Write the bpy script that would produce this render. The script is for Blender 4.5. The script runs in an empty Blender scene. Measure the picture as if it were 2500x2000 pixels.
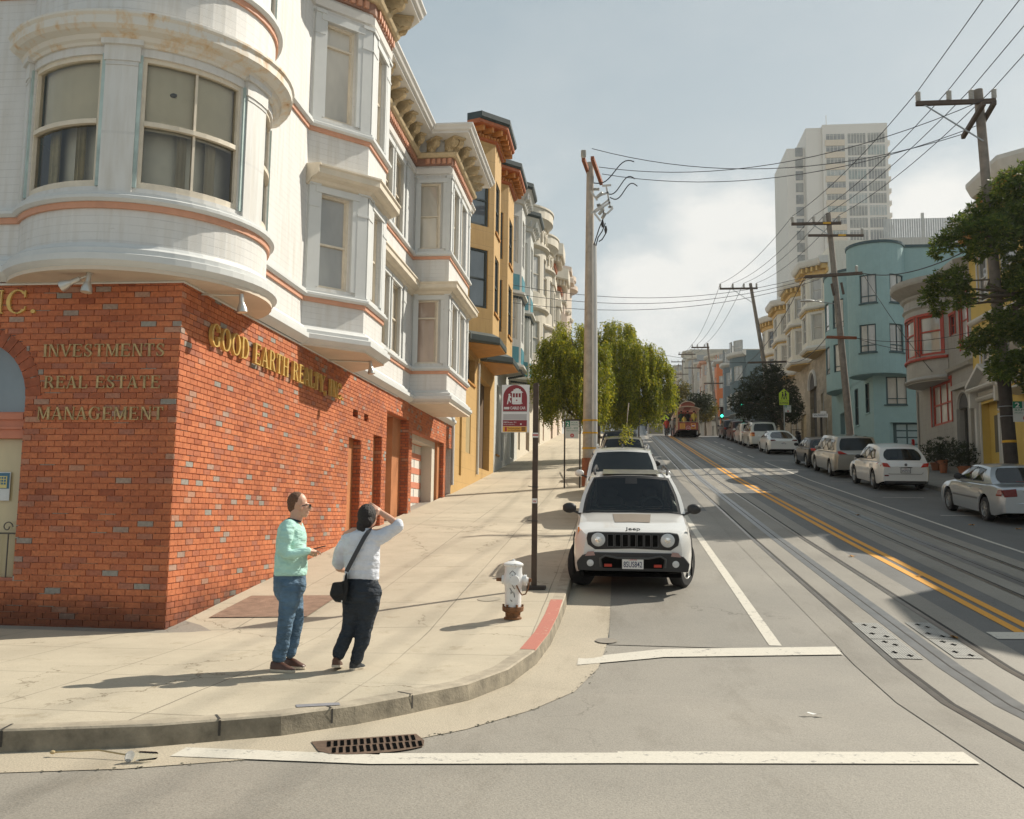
import bpy, bmesh, math, random
from mathutils import Vector, Matrix
R = math.radians
random.seed(7)
SC = bpy.context.scene
COL = SC.collection
EYE = 1.62
# ---------------------------------------------------------------- camera maths (image measured on a 2500 x 2000 grid)
FP = 2300.0
def _basis():
    ys = Vector((1508-1250, 1262-1000, FP)); roll = .013
    H = FP*FP/(ys[1]-roll*ys[0])
    up = Vector((roll*H, -H, FP)).normalized(); ys.normalize()
    return ys.cross(up), ys, up
XS, YS, UP = _basis()
def ray(u, v):
    d = Vector((u-1250, v-1000, FP)); return Vector((d.dot(XS), d.dot(YS), d.dot(UP)))
def onx(u, v, x):
    r = ray(u, v)*1.0; r = r*(x/r[0]); return Vector((r[0], r[1], r[2]+EYE))
def ony(u, v, y):
    r = ray(u, v); r = r*(y/r[1]); return Vector((r[0], r[1], r[2]+EYE))
def onz(u, v, z):
    r = ray(u, v); r = r*((z-EYE)/r[2]); return Vector((r[0], r[1], r[2]+EYE))
# ---------------------------------------------------------------- terrain profile along the street
PY = [-60, 0, 9, 10.5, 21.5, 40, 60, 92, 96, 110, 250, 400, 700]
PZ = [0, 0, 0, .10, 1.22, 3.22, 5.62, 9.49, 9.66, 9.82, 21.6, 47.6, 60]
def G(y):
    if y <= PY[0]: return PZ[0]
    for i in range(len(PY)-1):
        if y <= PY[i+1]:
            t = (y-PY[i])/(PY[i+1]-PY[i]); return PZ[i]+t*(PZ[i+1]-PZ[i])
    return PZ[-1]
BYs = [11.25, 12.04, 20, 28, 32, 37.2, 47.2, 59]
BZs = [.15, .26, 1.17, 1.98, 2.40, 2.97, 4.15, 5.60]
def SW(x, y):                       # left pavement height
    k = G(y)+.15
    if y < 11.25: b = .15
    elif y > 59: b = k
    else:
        b = k
        for i in range(len(BYs)-1):
            if BYs[i] <= y <= BYs[i+1]:
                t = (y-BYs[i])/(BYs[i+1]-BYs[i]); b = BZs[i]+t*(BZs[i+1]-BZs[i])
    t = min(1, max(0, (x+5.53)/4.8)); return b+(k-b)*t
# ---------------------------------------------------------------- mesh builder
class MB:
    def __init__(s): s.v = []; s.f = []; s.sm = []; s.mi = []; s.cur = 0
    def add(s, vs, fs, sm=False):
        o = len(s.v); s.v += [tuple(p) for p in vs]
        for f in fs: s.f.append(tuple(i+o for i in f)); s.sm.append(sm); s.mi.append(s.cur)
        return s
    def quad(s, a, b, c, d, sm=False): return s.add([a, b, c, d], [(0, 1, 2, 3)], sm)
    def poly(s, pts): return s.add(pts, [tuple(range(len(pts)))])
    def box(s, x0, x1, y0, y1, z0, z1):
        return s.add([(x0,y0,z0),(x1,y0,z0),(x1,y1,z0),(x0,y1,z0),(x0,y0,z1),(x1,y0,z1),(x1,y1,z1),(x0,y1,z1)],
            [(3,2,1,0),(4,5,6,7),(0,1,5,4),(1,2,6,5),(2,3,7,6),(3,0,4,7)])
    def obox(s, c, ax, ay, az, dx, dy, dz):
        c = Vector(c); ax = Vector(ax)*dx/2; ay = Vector(ay)*dy/2; az = Vector(az)*dz/2
        P = [c+i*ax+j*ay+k*az for k in (-1,1) for (i,j) in ((-1,-1),(1,-1),(1,1),(-1,1))]
        return s.add(P, [(3,2,1,0),(4,5,6,7),(0,1,5,4),(1,2,6,5),(2,3,7,6),(3,0,4,7)])
    def bar(s, a, b, w, h=None, up=(0,0,1)):
        a = Vector(a); b = Vector(b); d = (b-a); L = d.length; d.normalize(); h = h or w
        u = Vector(up)
        if abs(d.dot(u)) > .98: u = Vector((1,0,0))
        x = d.cross(u).normalized(); z = x.cross(d)
        return s.obox((a+b)/2, x, d, z, w, L, h)
    def tube(s, pts, r, n=8, caps=True, sm=True, flat=None):
        pts = [Vector(p) for p in pts]; m = len(pts)
        rs = r if isinstance(r, (list, tuple)) else [r]*m
        V = []; prev = None
        for i in range(m):
            d = (pts[min(i+1,m-1)]-pts[max(i-1,0)]).normalized()
            if prev is None:
                u = Vector((0,0,1)) if abs(d.z) < .9 else Vector((1,0,0))
                x = d.cross(u).normalized()
            else:
                x = (prev-d*prev.dot(d)).normalized()
            prev = x; y = d.cross(x)
            rx, ry = rs[i] if isinstance(rs[i], (list, tuple)) else (rs[i], rs[i])
            for k in range(n):
                a = 2*math.pi*k/n; V.append(pts[i]+x*math.cos(a)*rx+y*math.sin(a)*ry)
        F = []
        for i in range(m-1):
            for k in range(n):
                F.append((i*n+k, i*n+(k+1) % n, (i+1)*n+(k+1) % n, (i+1)*n+k))
        if caps: F.append(tuple(range(n))[::-1]); F.append(tuple((m-1)*n+k for k in range(n)))
        return s.add(V, F, sm)
    def lathe(s, c, prof, n=16, axis='z', sm=True, a0=0, a1=2*math.pi, cap=True):
        c = Vector(c); full = abs(a1-a0-2*math.pi) < 1e-6; V = []; m = len(prof)
        N = n if full else n+1
        for (r, h) in prof:
            for k in range(N):
                a = a0+(a1-a0)*k/n; p = (r*math.cos(a), r*math.sin(a), h)
                if axis == 'x': p = (h, p[0], p[1])
                elif axis == 'y': p = (p[1], h, p[0])
                V.append(c+Vector(p))
        F = []
        for i in range(m-1):
            for k in range(n):
                k2 = (k+1) % N
                F.append((i*N+k, i*N+k2, (i+1)*N+k2, (i+1)*N+k))
        if full and cap:
            if prof[0][0] > 1e-6: F.append(tuple(range(N))[::-1])
            if prof[-1][0] > 1e-6: F.append(tuple((m-1)*N+k for k in range(N)))
        return s.add(V, F, sm)
    def prism(s, poly, z0, z1, fn=None):       # 2-d polygon extruded; fn maps (a,b,h) -> 3-d
        fn = fn or (lambda a, b, h: (a, b, h)); n = len(poly)
        V = [fn(a, b, z0) for a, b in poly]+[fn(a, b, z1) for a, b in poly]
        F = [tuple(range(n))[::-1], tuple(range(n, 2*n))]+[(i, (i+1) % n, n+(i+1) % n, n+i) for i in range(n)]
        return s.add(V, F)
    def ell(s, c, rx, ry, rz, n=12, m=8, sm=True):
        c = Vector(c); V = [c+Vector((0,0,-rz))]
        for i in range(1, m):
            t = math.pi*i/m-math.pi/2
            for k in range(n):
                a = 2*math.pi*k/n; V.append(c+Vector((rx*math.cos(t)*math.cos(a), ry*math.cos(t)*math.sin(a), rz*math.sin(t))))
        V.append(c+Vector((0,0,rz))); F = []
        for k in range(n): F.append((0, 1+(k+1) % n, 1+k))
        for i in range(m-2):
            for k in range(n): F.append((1+i*n+k, 1+i*n+(k+1) % n, 1+(i+1)*n+(k+1) % n, 1+(i+1)*n+k))
        o = 1+(m-2)*n
        for k in range(n): F.append((o+k, o+(k+1) % n, len(V)-1))
        return s.add(V, F, sm)
ORG = {}
def tag(o, label=None, cat=None, group=None, kind=None):
    if label: o['label'] = label
    if cat: o['category'] = cat
    if group: o['group'] = group
    if kind: o['kind'] = kind
    return o
def thing(name, label, cat, loc=(0,0,0), group=None, rotz=0, local=False):
    o = bpy.data.objects.new(name, None); COL.objects.link(o); o.empty_display_size = .2
    o.location = loc; o.rotation_euler = (0, 0, rotz)
    ORG[o.name] = Vector((0,0,0)) if local else Vector(loc)
    return tag(o, label, cat, group)
def part(mb, name, mat, parent=None, label=None, bevel=0, sharp=35, recalc=True, subsurf=0, org=None, solid=0):
    if org is None: org = ORG[parent.name] if parent else Vector((0,0,0))
    me = bpy.data.meshes.new(name)
    me.from_pydata([(p[0]-org[0], p[1]-org[1], p[2]-org[2]) for p in mb.v], [], mb.f)
    me.polygons.foreach_set('use_smooth', mb.sm)
    mats = mat if isinstance(mat, (list, tuple)) else [mat]
    for m in mats: me.materials.append(m)
    if len(mats) > 1: me.polygons.foreach_set('material_index', mb.mi)
    me.update()
    if recalc:
        bm = bmesh.new(); bm.from_mesh(me); bmesh.ops.recalc_face_normals(bm, faces=bm.faces); bm.to_mesh(me); bm.free()
    if any(mb.sm): me.set_sharp_from_angle(angle=R(sharp))
    o = bpy.data.objects.new(name, me); COL.objects.link(o)
    if parent: o.parent = parent
    elif org.length > 0: o.location = org
    ORG[o.name] = Vector(org)
    if label: o['label'] = label
    if bevel:
        b = o.modifiers.new('bevel', 'BEVEL'); b.width = bevel; b.segments = 2; b.limit_method = 'ANGLE'; b.angle_limit = R(40)
    if subsurf:
        b = o.modifiers.new('sub', 'SUBSURF'); b.levels = subsurf; b.render_levels = subsurf
    return o
def solo(mb, name, mat, label, cat, loc=None, group=None, **k):      # a thing that is one mesh
    o = part(mb, name, mat, None, org=Vector(loc) if loc else None, **k); return tag(o, label, cat, group)
def struct(mb, name, mat, kind='structure', **k):
    o = part(mb, name, mat, None, **k); o['kind'] = kind; return o
def copy_tree(o, parent=None):
    c = o.copy(); COL.objects.link(c); ORG[c.name] = ORG.get(o.name, Vector((0,0,0)))
    if parent: c.parent = parent
    for ch in list(o.children): copy_tree(ch, c)
    return c
# ---------------------------------------------------------------- materials
MATS = {}
def nodes(name):
    m = bpy.data.materials.new(name); m.use_nodes = True; nt = m.node_tree; b = nt.nodes['Principled BSDF']
    return m, nt, b
def N(nt, t, **k):
    n = nt.nodes.new(t)
    for a, v in k.items():
        if a in n.inputs.keys() if hasattr(n.inputs, 'keys') else False: n.inputs[a].default_value = v
        else: setattr(n, a, v)
    return n
def L(nt, a, b): nt.links.new(a, b)
def col(c): return (c[0], c[1], c[2], 1)
def ramp(nt, stops, interp='LINEAR'):
    r = nt.nodes.new('ShaderNodeValToRGB'); r.color_ramp.interpolation = interp
    e = r.color_ramp.elements
    while len(e) < len(stops): e.new(.5)
    for i, (p, c) in enumerate(stops): e[i].position = p; e[i].color = col(c)
    return r
def noise(nt, scale, detail=4, rough=.6, vec=None, sc=None):
    n = nt.nodes.new('ShaderNodeTexNoise'); n.inputs['Scale'].default_value = scale
    n.inputs['Detail'].default_value = detail; n.inputs['Roughness'].default_value = rough
    if vec is not None:
        if sc:
            mp = nt.nodes.new('ShaderNodeMapping'); mp.inputs['Scale'].default_value = sc; L(nt, vec, mp.inputs['Vector']); vec = mp.outputs['Vector']
        L(nt, vec, n.inputs['Vector'])
    return n
def mix(nt, fac, a, b, mode='MIX'):
    m = nt.nodes.new('ShaderNodeMix'); m.data_type = 'RGBA'; m.blend_type = mode
    for s, v in ((0, fac), (6, a), (7, b)):
        if hasattr(v, 'links') or hasattr(v, 'is_linked'): L(nt, v, m.inputs[s])
        else: m.inputs[s].default_value = v if s == 0 else col(v)
    return m.outputs[2]
def mth(nt, op, a, b=None, c=None):
    m = nt.nodes.new('ShaderNodeMath'); m.operation = op
    for i, v in enumerate((a, b, c)):
        if v is None: continue
        if hasattr(v, 'is_linked'): L(nt, v, m.inputs[i])
        else: m.inputs[i].default_value = v
    return m.outputs[0]
def geo(nt): return nt.nodes.new('ShaderNodeNewGeometry')
def bump(nt, b, h, strength=.3, dist=.01):
    n = nt.nodes.new('ShaderNodeBump'); n.inputs['Strength'].default_value = strength; n.inputs['Distance'].default_value = dist
    L(nt, h, n.inputs['Height']); L(nt, n.outputs[0], b.inputs['Normal'])
def mat(name, c, rough=.6, metal=0., var=.12, scale=3., coat=0., bumps=0., bscale=40., emit=None, estr=1., local=False, spec=None):
    if name in MATS: return MATS[name]
    m, nt, b = nodes(name)
    b.inputs['Roughness'].default_value = rough; b.inputs['Metallic'].default_value = metal
    if coat: b.inputs['Coat Weight'].default_value = coat; b.inputs['Coat Roughness'].default_value = .04
    if spec is not None: b.inputs['Specular IOR Level'].default_value = spec
    if local: vec = nt.nodes.new('ShaderNodeTexCoord').outputs['Object']
    else: vec = geo(nt).outputs['Position']
    if var:
        n = noise(nt, scale, 5, .65, vec)
        r = ramp(nt, [(.25, [x*(1-var) for x in c]), (.75, [min(1, x*(1+var)) for x in c])]); L(nt, n.outputs[0], r.inputs[0])
        L(nt, r.outputs[0], b.inputs['Base Color'])
    else: b.inputs['Base Color'].default_value = col(c)
    if bumps:
        n2 = noise(nt, bscale, 3, .6, vec); bump(nt, b, n2.outputs[0], bumps, .02)
    if emit: b.inputs['Emission Color'].default_value = col(emit); b.inputs['Emission Strength'].default_value = estr
    MATS[name] = m; return m
def boards(name, c, pitch=.12, dark=.55, rough=.6, var=.08, wear=None, scale=2., bstr=.5, blocks=None):
    """painted boards: a groove line every `pitch` metres of height, weathering, optional flaked patches"""
    m, nt, b = nodes(name); g = geo(nt); b.inputs['Roughness'].default_value = rough
    sp = nt.nodes.new('ShaderNodeSeparateXYZ'); L(nt, g.outputs['Position'], sp.inputs[0])
    fr = mth(nt, 'FRACT', mth(nt, 'DIVIDE', sp.outputs[2], pitch))
    w = .09 if pitch < .2 else .04
    line = mth(nt, 'LESS_THAN', fr, w)
    n = noise(nt, scale, 6, .7, g.outputs['Position'], (1, 1, .5))
    r = ramp(nt, [(.25, [x*(1-var) for x in c]), (.75, [min(1, x*(1+var)) for x in c])]); L(nt, n.outputs[0], r.inputs[0])
    c1 = r.outputs[0]
    st = noise(nt, 3., 5, .6, g.outputs['Position'], (3, 3, .25))
    sr = ramp(nt, [(.45, (1,1,1)), (.75, (.86,.83,.78))]); L(nt, st.outputs[0], sr.inputs[0])
    c1 = mix(nt, 1., c1, sr.outputs[0], 'MULTIPLY')
    if wear:
        wn = noise(nt, 5., 6, .75, g.outputs['Position'], (1, 1, 5))
        wr = ramp(nt, [(.66, (0,0,0)), (.70, (1,1,1))]); L(nt, wn.outputs[0], wr.inputs[0])
        c1 = mix(nt, wr.outputs[0], c1, wear)
    ln = noise(nt, 2.5, 3, .6, g.outputs['Position'])
    lf = mth(nt, 'MULTIPLY', line, mth(nt, 'MULTIPLY_ADD', ln.outputs[0], 1.6, -.35))
    c1 = mix(nt, lf, c1, [x*dark for x in c])
    L(nt, c1, b.inputs['Base Color'])
    bump(nt, b, mth(nt, 'SUBTRACT', mth(nt, 'MULTIPLY', n.outputs[0], .15), line), bstr, .012)
    MATS[name] = m; return m
# ---------------------------------------------------------------- facade paths: outward side is on the right of travel
class Path:
    def __init__(s, pts):
        s.p = [Vector((a, b)) for a, b in pts]; s.s = [0]
        for i in range(len(s.p)-1): s.s.append(s.s[-1]+(s.p[i+1]-s.p[i]).length)
        s.len = s.s[-1]; d = [(s.p[i+1]-s.p[i]).normalized() for i in range(len(s.p)-1)]
        nn = [Vector((q.y, -q.x)) for q in d]; s.m = []
        for i in range(len(s.p)):
            a = nn[max(0, i-1)]; b = nn[min(i, len(nn)-1)]
            k = (a+b).normalized(); s.m.append(k/max(.35, k.dot(a)))
    def at(s, t, off, z):
        i = 0
        while i < len(s.p)-2 and t > s.s[i+1]+1e-9: i += 1
        k = (t-s.s[i])/(s.s[i+1]-s.s[i]); a = s.p[i]+s.m[i]*off; b = s.p[i+1]+s.m[i+1]*off
        q = a+(b-a)*k; return (q.x, q.y, z)
    def brk(s, a, b): return [a]+[q for q in s.s if a+1e-6 < q < b-1e-6]+[b]
def pwall(mb, P, s0, s1, z0, z1, ops=(), reveal=.2, off=0.):
    ss = sorted(set([s0, s1]+[q for q in P.s if s0 < q < s1]+[q for o in ops for q in o[:2]]))
    zz = sorted(set([z0, z1]+[q for o in ops for q in o[2:4]]))
    ss = [q for q in ss if s0-1e-6 <= q <= s1+1e-6]; zz = [q for q in zz if z0-1e-6 <= q <= z1+1e-6]
    for i in range(len(ss)-1):
        for j in range(len(zz)-1):
            ms = (ss[i]+ss[i+1])/2; mz = (zz[j]+zz[j+1])/2
            if any(o[0] < ms < o[1] and o[2] < mz < o[3] for o in ops): continue
            mb.quad(P.at(ss[i],off,zz[j]), P.at(ss[i+1],off,zz[j]), P.at(ss[i+1],off,zz[j+1]), P.at(ss[i],off,zz[j+1]))
    for o in ops:
        a, b, c, d = o[:4]; rv = o[4] if len(o) > 4 else reveal
        for q in (a, b): mb.quad(P.at(q,off,c), P.at(q,off-rv,c), P.at(q,off-rv,d), P.at(q,off,d))
        bs = P.brk(a, b)
        for i in range(len(bs)-1):
            for z in (c, d): mb.quad(P.at(bs[i],off,z), P.at(bs[i+1],off,z), P.at(bs[i+1],off-rv,z), P.at(bs[i],off-rv,z))
def pbox(mb, P, s0, s1, z0, z1, o0, o1):
    bs = P.brk(s0, s1); m = len(bs); V = []
    for q in bs: V += [P.at(q,o0,z0), P.at(q,o1,z0), P.at(q,o1,z1), P.at(q,o0,z1)]
    F = [(0,1,2,3), tuple(4*(m-1)+k for k in (3,2,1,0))]
    for i in range(m-1):
        for k in range(4): F.append((4*i+k, 4*(i+1)+k, 4*(i+1)+(k+1) % 4, 4*i+(k+1) % 4))
    mb.add(V, F)
def psweep(mb, P, s0, s1, prof):      # closed profile polygon [(off,z)] swept along the path
    bs = P.brk(s0, s1); m = len(bs); n = len(prof); V = []
    for q in bs: V += [P.at(q, o, z) for o, z in prof]
    F = [tuple(range(n)), tuple((m-1)*n+k for k in range(n))[::-1]]
    for i in range(m-1):
        for k in range(n): F.append((n*i+k, n*(i+1)+k, n*(i+1)+(k+1) % n, n*i+(k+1) % n))
    mb.add(V, F)
def psheet(mb, P, s0, s1, z0, z1, off):
    bs = P.brk(s0, s1)
    for i in range(len(bs)-1): mb.quad(P.at(bs[i],off,z0), P.at(bs[i+1],off,z0), P.at(bs[i+1],off,z1), P.at(bs[i],off,z1))
def window(root, P, s0, s1, z0, z1, fm, gm, reveal=.2, rail=.5, mull=0, t=.055, sill=None, blind=None, casing=None, hood=None, proud=.05):
    mb = MB(); o1 = -reveal+proud+.03; o0 = -reveal-.02
    pbox(mb, P, s0, s0+t, z0, z1, o0, o1); pbox(mb, P, s1-t, s1, z0, z1, o0, o1)
    pbox(mb, P, s0+t, s1-t, z0, z0+t*1.2, o0, o1-.002); pbox(mb, P, s0+t, s1-t, z1-t, z1, o0, o1-.002)
    if rail: zr = z0+(z1-z0)*rail; pbox(mb, P, s0+t, s1-t, zr-t*.4, zr+t*.4, o0, o1-.012)
    for k in range(mull):
        q = s0+(s1-s0)*(k+1)/(mull+1); pbox(mb, P, q-t*.3, q+t*.3, z0+t*1.2, z1-t, o0, o1-.016)
    w = part(mb, 'window', fm, root)
    g = MB(); psheet(g, P, s0+t*.5, s1-t*.5, z0+t*.5, z1-t*.5, -reveal+.02); part(g, 'pane', gm, w, recalc=False)
    if blind:
        g = MB(); psheet(g, P, s0, s1, z0, z1, -reveal-.10); part(g, 'blind', blind, w)
    if sill:
        g = MB(); pbox(g, P, s0-.06, s1+.06, z0-.08, z0, -reveal*.5, .06); part(g, 'sill', sill, w)
    if casing:
        g = MB(); cw = .10
        pbox(g, P, s0-cw, s0, z0, z1, -.01, .035); pbox(g, P, s1, s1+cw, z0, z1, -.01, .035); pbox(g, P, s0-cw-.03, s1+cw+.03, z1, z1+.12, -.01, .055)
        part(g, 'casing', casing, w)
    if hood:
        g = MB(); psweep(g, P, s0-.15, s1+.15, [(-.01,z1+.12),(.05,z1+.12),(.16,z1+.22),(.16,z1+.28),(-.01,z1+.28)]); part(g, 'hood', hood, w)
    return w
FONTS = {}
def text_mb(txt, size=1., font=None, extrude=.02, bold=0., spacing=1.):
    c = bpy.data.curves.new('tmp', 'FONT'); c.body = txt; c.size = size; c.extrude = extrude; c.offset = bold; c.space_character = spacing
    c.align_x = 'LEFT'; c.resolution_u = 3
    o = bpy.data.objects.new('tmp', c); COL.objects.link(o)
    dg = bpy.context.evaluated_depsgraph_get(); me = bpy.data.meshes.new_from_object(o.evaluated_get(dg))
    mb = MB(); mb.add([v.co.copy() for v in me.vertices], [tuple(p.vertices) for p in me.polygons])
    bpy.data.objects.remove(o); bpy.data.curves.remove(c); bpy.data.meshes.remove(me)
    return mb
def serif(mb_txt, h):   # crude slab feet for capital letters handled separately
    return mb_txt
def xform(mb, fn): mb.v = [tuple(fn(*p)) for p in mb.v]; return mb
def merge(mb, other, fn=None):
    mb.add([fn(*p) for p in other.v] if fn else other.v, other.f)
    return mb
def text_on(mb, txt, origin, ux, uz, width=None, height=None, **k):
    """flat lettering laid on a plane: origin = lower left, ux / uz = unit vectors; fitted to width"""
    t = text_mb(txt, 1., **k); xs = [p[0] for p in t.v]; ys = [p[1] for p in t.v]
    w = max(xs)-min(xs); h = max(ys)-min(ys); sx = (width/w) if width else height/h; sz = (height/h) if height else sx
    o = Vector(origin); ux = Vector(ux); uz = Vector(uz); n = ux.cross(uz); x0 = min(xs); y0 = min(ys)
    return merge(mb, t, lambda a, b, c: o+ux*(a-x0)*sx+uz*(b-y0)*sz+n*c)
def disc(mb, c, ux, uz, r, n=20, h=0.):
    c = Vector(c); ux = Vector(ux); uz = Vector(uz); nn = ux.cross(uz)*h
    return mb.poly([c+nn+ux*r*math.cos(2*math.pi*k/n)+uz*r*math.sin(2*math.pi*k/n) for k in range(n)])
# ================================================================ GROUND, ROAD, PAVEMENTS
def asphalt(name, base, warm, cracks=True, seed=0., bs=.5):
    m, nt, b = nodes(name); g = geo(nt); P = g.outputs['Position']; b.inputs['Roughness'].default_value = .62
    n1 = noise(nt, .35, 5, .6, P); r1 = ramp(nt, [(.3, [x*.86 for x in base]), (.7, warm)]); L(nt, n1.outputs[0], r1.inputs[0])
    n2 = noise(nt, 70., 2, .7, P); r2 = ramp(nt, [(.25, (.62,.62,.62)), (.55, (1,1,1)), (.8, (1.25,1.24,1.2))]); L(nt, n2.outputs[0], r2.inputs[0])
    c = mix(nt, .8, r1.outputs[0], r2.outputs[0], 'MULTIPLY')
    n3 = noise(nt, 1.3, 6, .75, P, (1, .3, 1)); r3 = ramp(nt, [(.52, (1,1,1)), (.68, (.82,.81,.79))]); L(nt, n3.outputs[0], r3.inputs[0])
    c = mix(nt, 1., c, r3.outputs[0], 'MULTIPLY')
    if cracks:
        v = nt.nodes.new('ShaderNodeTexVoronoi'); v.feature = 'DISTANCE_TO_EDGE'; v.inputs['Scale'].default_value = .30
        w = noise(nt, 1.2, 4, .6, P); vm = nt.nodes.new('ShaderNodeVectorMath'); vm.operation = 'ADD'
        L(nt, P, vm.inputs[0]); L(nt, w.outputs['Color'], vm.inputs[1]); L(nt, vm.outputs[0], v.inputs['Vector'])
        cr = ramp(nt, [(.0015, (.45,.43,.4)), (.004, (1,1,1))]); L(nt, v.outputs['Distance'], cr.inputs[0])
        gate = noise(nt, .22, 2, .5, P); gr = ramp(nt, [(.54, (0,0,0)), (.6, (1,1,1))]); L(nt, gate.outputs[0], gr.inputs[0])
        c = mix(nt, mth(nt, 'MULTIPLY', gr.outputs[0], .8), c, mix(nt, 1., c, cr.outputs[0], 'MULTIPLY'))
    L(nt, c, b.inputs['Base Color']); bump(nt, b, n2.outputs[0], bs, .006)
    MATS[name] = m; return m
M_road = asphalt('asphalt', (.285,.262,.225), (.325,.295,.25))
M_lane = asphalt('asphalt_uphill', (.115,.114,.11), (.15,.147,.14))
M_track = asphalt('track_concrete', (.24,.218,.185), (.285,.26,.22), cracks=False)
M_gut = asphalt('gutter_concrete', (.44,.38,.29), (.51,.44,.335), cracks=False)
def pavement_mat(name, base, warm):
    m, nt, b = nodes(name); g = geo(nt); P = g.outputs['Position']; b.inputs['Roughness'].default_value = .85
    sp = nt.nodes.new('ShaderNodeSeparateXYZ'); L(nt, P, sp.inputs[0])
    n1 = noise(nt, .6, 6, .65, P); r1 = ramp(nt, [(.3, [x*.86 for x in base]), (.7, warm)]); L(nt, n1.outputs[0], r1.inputs[0])
    n2 = noise(nt, 110., 2, .7, P); r2 = ramp(nt, [(.3, (.8,.79,.77)), (.6, (1,1,1)), (.8, (1.1,1.1,1.1))]); L(nt, n2.outputs[0], r2.inputs[0])
    c = mix(nt, .8, r1.outputs[0], r2.outputs[0], 'MULTIPLY')
    wn = noise(nt, 1.1, 3, .5, P)
    fs = []
    for ax, pitch, ph in ((0, 1.23, .32), (1, 1.52, .37)):
        q = mth(nt, 'MULTIPLY_ADD', wn.outputs[0], .03, sp.outputs[ax])
        f = mth(nt, 'FRACT', mth(nt, 'DIVIDE', mth(nt, 'ADD', q, 40+ph), pitch)); fs.append(mth(nt, 'LESS_THAN', f, .015/pitch))
    ln = mth(nt, 'MAXIMUM', fs[0], fs[1])
    gate = noise(nt, .5, 3, .6, P); gr = ramp(nt, [(.36, (.3,.3,.3)), (.6, (1,1,1))]); L(nt, gate.outputs[0], gr.inputs[0])
    c = mix(nt, mth(nt, 'MULTIPLY', ln, mth(nt, 'MULTIPLY', gr.outputs[0], .85)), c, [x*.33 for x in base])
    n3 = noise(nt, 2.2, 6, .8, P); r3 = ramp(nt, [(.56, (1,1,1)), (.72, (.76,.73,.68))]); L(nt, n3.outputs[0], r3.inputs[0])
    c = mix(nt, 1., c, r3.outputs[0], 'MULTIPLY')
    v = nt.nodes.new('ShaderNodeTexVoronoi'); v.inputs['Scale'].default_value = 2.6; L(nt, P, v.inputs['Vector'])
    vr = ramp(nt, [(.028, (.55,.52,.48)), (.045, (1,1,1))]); L(nt, v.outputs['Distance'], vr.inputs[0])
    c = mix(nt, .8, c, vr.outputs[0], 'MULTIPLY')
    v2 = nt.nodes.new('ShaderNodeTexVoronoi'); v2.feature = 'DISTANCE_TO_EDGE'; v2.inputs['Scale'].default_value = .42; w2 = noise(nt, 1.5, 5, .65, P); va = nt.nodes.new('ShaderNodeVectorMath'); va.operation = 'ADD'; L(nt, P, va.inputs[0]); L(nt, w2.outputs['Color'], va.inputs[1]); L(nt, va.outputs[0], v2.inputs['Vector'])
    cr = ramp(nt, [(.0018, (.38,.35,.3)), (.005, (1,1,1))]); L(nt, v2.outputs['Distance'], cr.inputs[0]); g2 = noise(nt, .33, 2, .5, P); gr2 = ramp(nt, [(.5, (0,0,0)), (.56, (1,1,1))]); L(nt, g2.outputs[0], gr2.inputs[0]); c = mix(nt, gr2.outputs[0], c, mix(nt, 1., c, cr.outputs[0], 'MULTIPLY'))
    st_ = noise(nt, 6., 7, .8, P); sr_ = ramp(nt, [(.60, (1,1,1)), (.68, (.72,.68,.62))]); L(nt, st_.outputs[0], sr_.inputs[0]); c = mix(nt, .7, c, sr_.outputs[0], 'MULTIPLY')
    L(nt, c, b.inputs['Base Color']); bump(nt, b, mth(nt, 'SUBTRACT', mth(nt, 'MULTIPLY', n2.outputs[0], .5), ln), .4, .008)
    MATS[name] = m; return m
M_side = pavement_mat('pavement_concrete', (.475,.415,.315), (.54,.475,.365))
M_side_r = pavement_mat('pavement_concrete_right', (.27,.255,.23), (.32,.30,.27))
M_kerb = mat('kerb_concrete', (.36,.31,.235), .85, var=.3, scale=5, bumps=.25, bscale=45)
M_paint = None
def worn_paint(name, c, wear=.62, under=(.24,.225,.205)):
    m, nt, b = nodes(name); P = geo(nt).outputs['Position']; b.inputs['Roughness'].default_value = .7
    n = noise(nt, 9., 8, .8, P); r = ramp(nt, [(wear, (0,0,0)), (wear+.05, (1,1,1))]); L(nt, n.outputs[0], r.inputs[0])
    n2 = noise(nt, 45., 3, .7, P); r2 = ramp(nt, [(.2, [x*.8 for x in c]), (.7, c)]); L(nt, n2.outputs[0], r2.inputs[0])
    L(nt, mix(nt, r.outputs[0], r2.outputs[0], under), b.inputs['Base Color']); bump(nt, b, n2.outputs[0], .3, .004); MATS[name] = m; return m
M_white = worn_paint('white_road_paint', (.60,.56,.48), .57)
M_yellow = worn_paint('yellow_road_paint', (.72,.33,.03), .68, (.12,.12,.11))
M_red = worn_paint('red_kerb_paint', (.47,.17,.125), .58, (.5,.36,.25))
YB = sorted(set([-40,-20,-8,0,3,6,7.5,9,10.5,11.25,12.04,13,14.5,16,18,20,21.5,24,28,32,36,40,44,50,56,60,68,76,84,92,94,96,100,104,110,125,140,160,180,200,225,250,280,310,340,370,400]))
def strip(mb, x0, x1, y0, y1, dz, f0=None, f1=None, zf=None):
    ys = [y0]+[q for q in YB if y0+1e-6 < q < y1-1e-6]+[y1]; zf = zf or (lambda x, y: G(y))
    V = []
    for q in ys:
        a = f0(q) if f0 else x0; c = f1(q) if f1 else x1
        V += [(a, q, zf(a, q)+dz), (c, q, zf(c, q)+dz)]
    mb.add(V, [(2*i, 2*i+1, 2*i+3, 2*i+2) for i in range(len(ys)-1)])
mb = MB(); strip(mb, -130, 150, -40, 400, -.004); struct(mb, 'ground', M_road)
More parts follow.
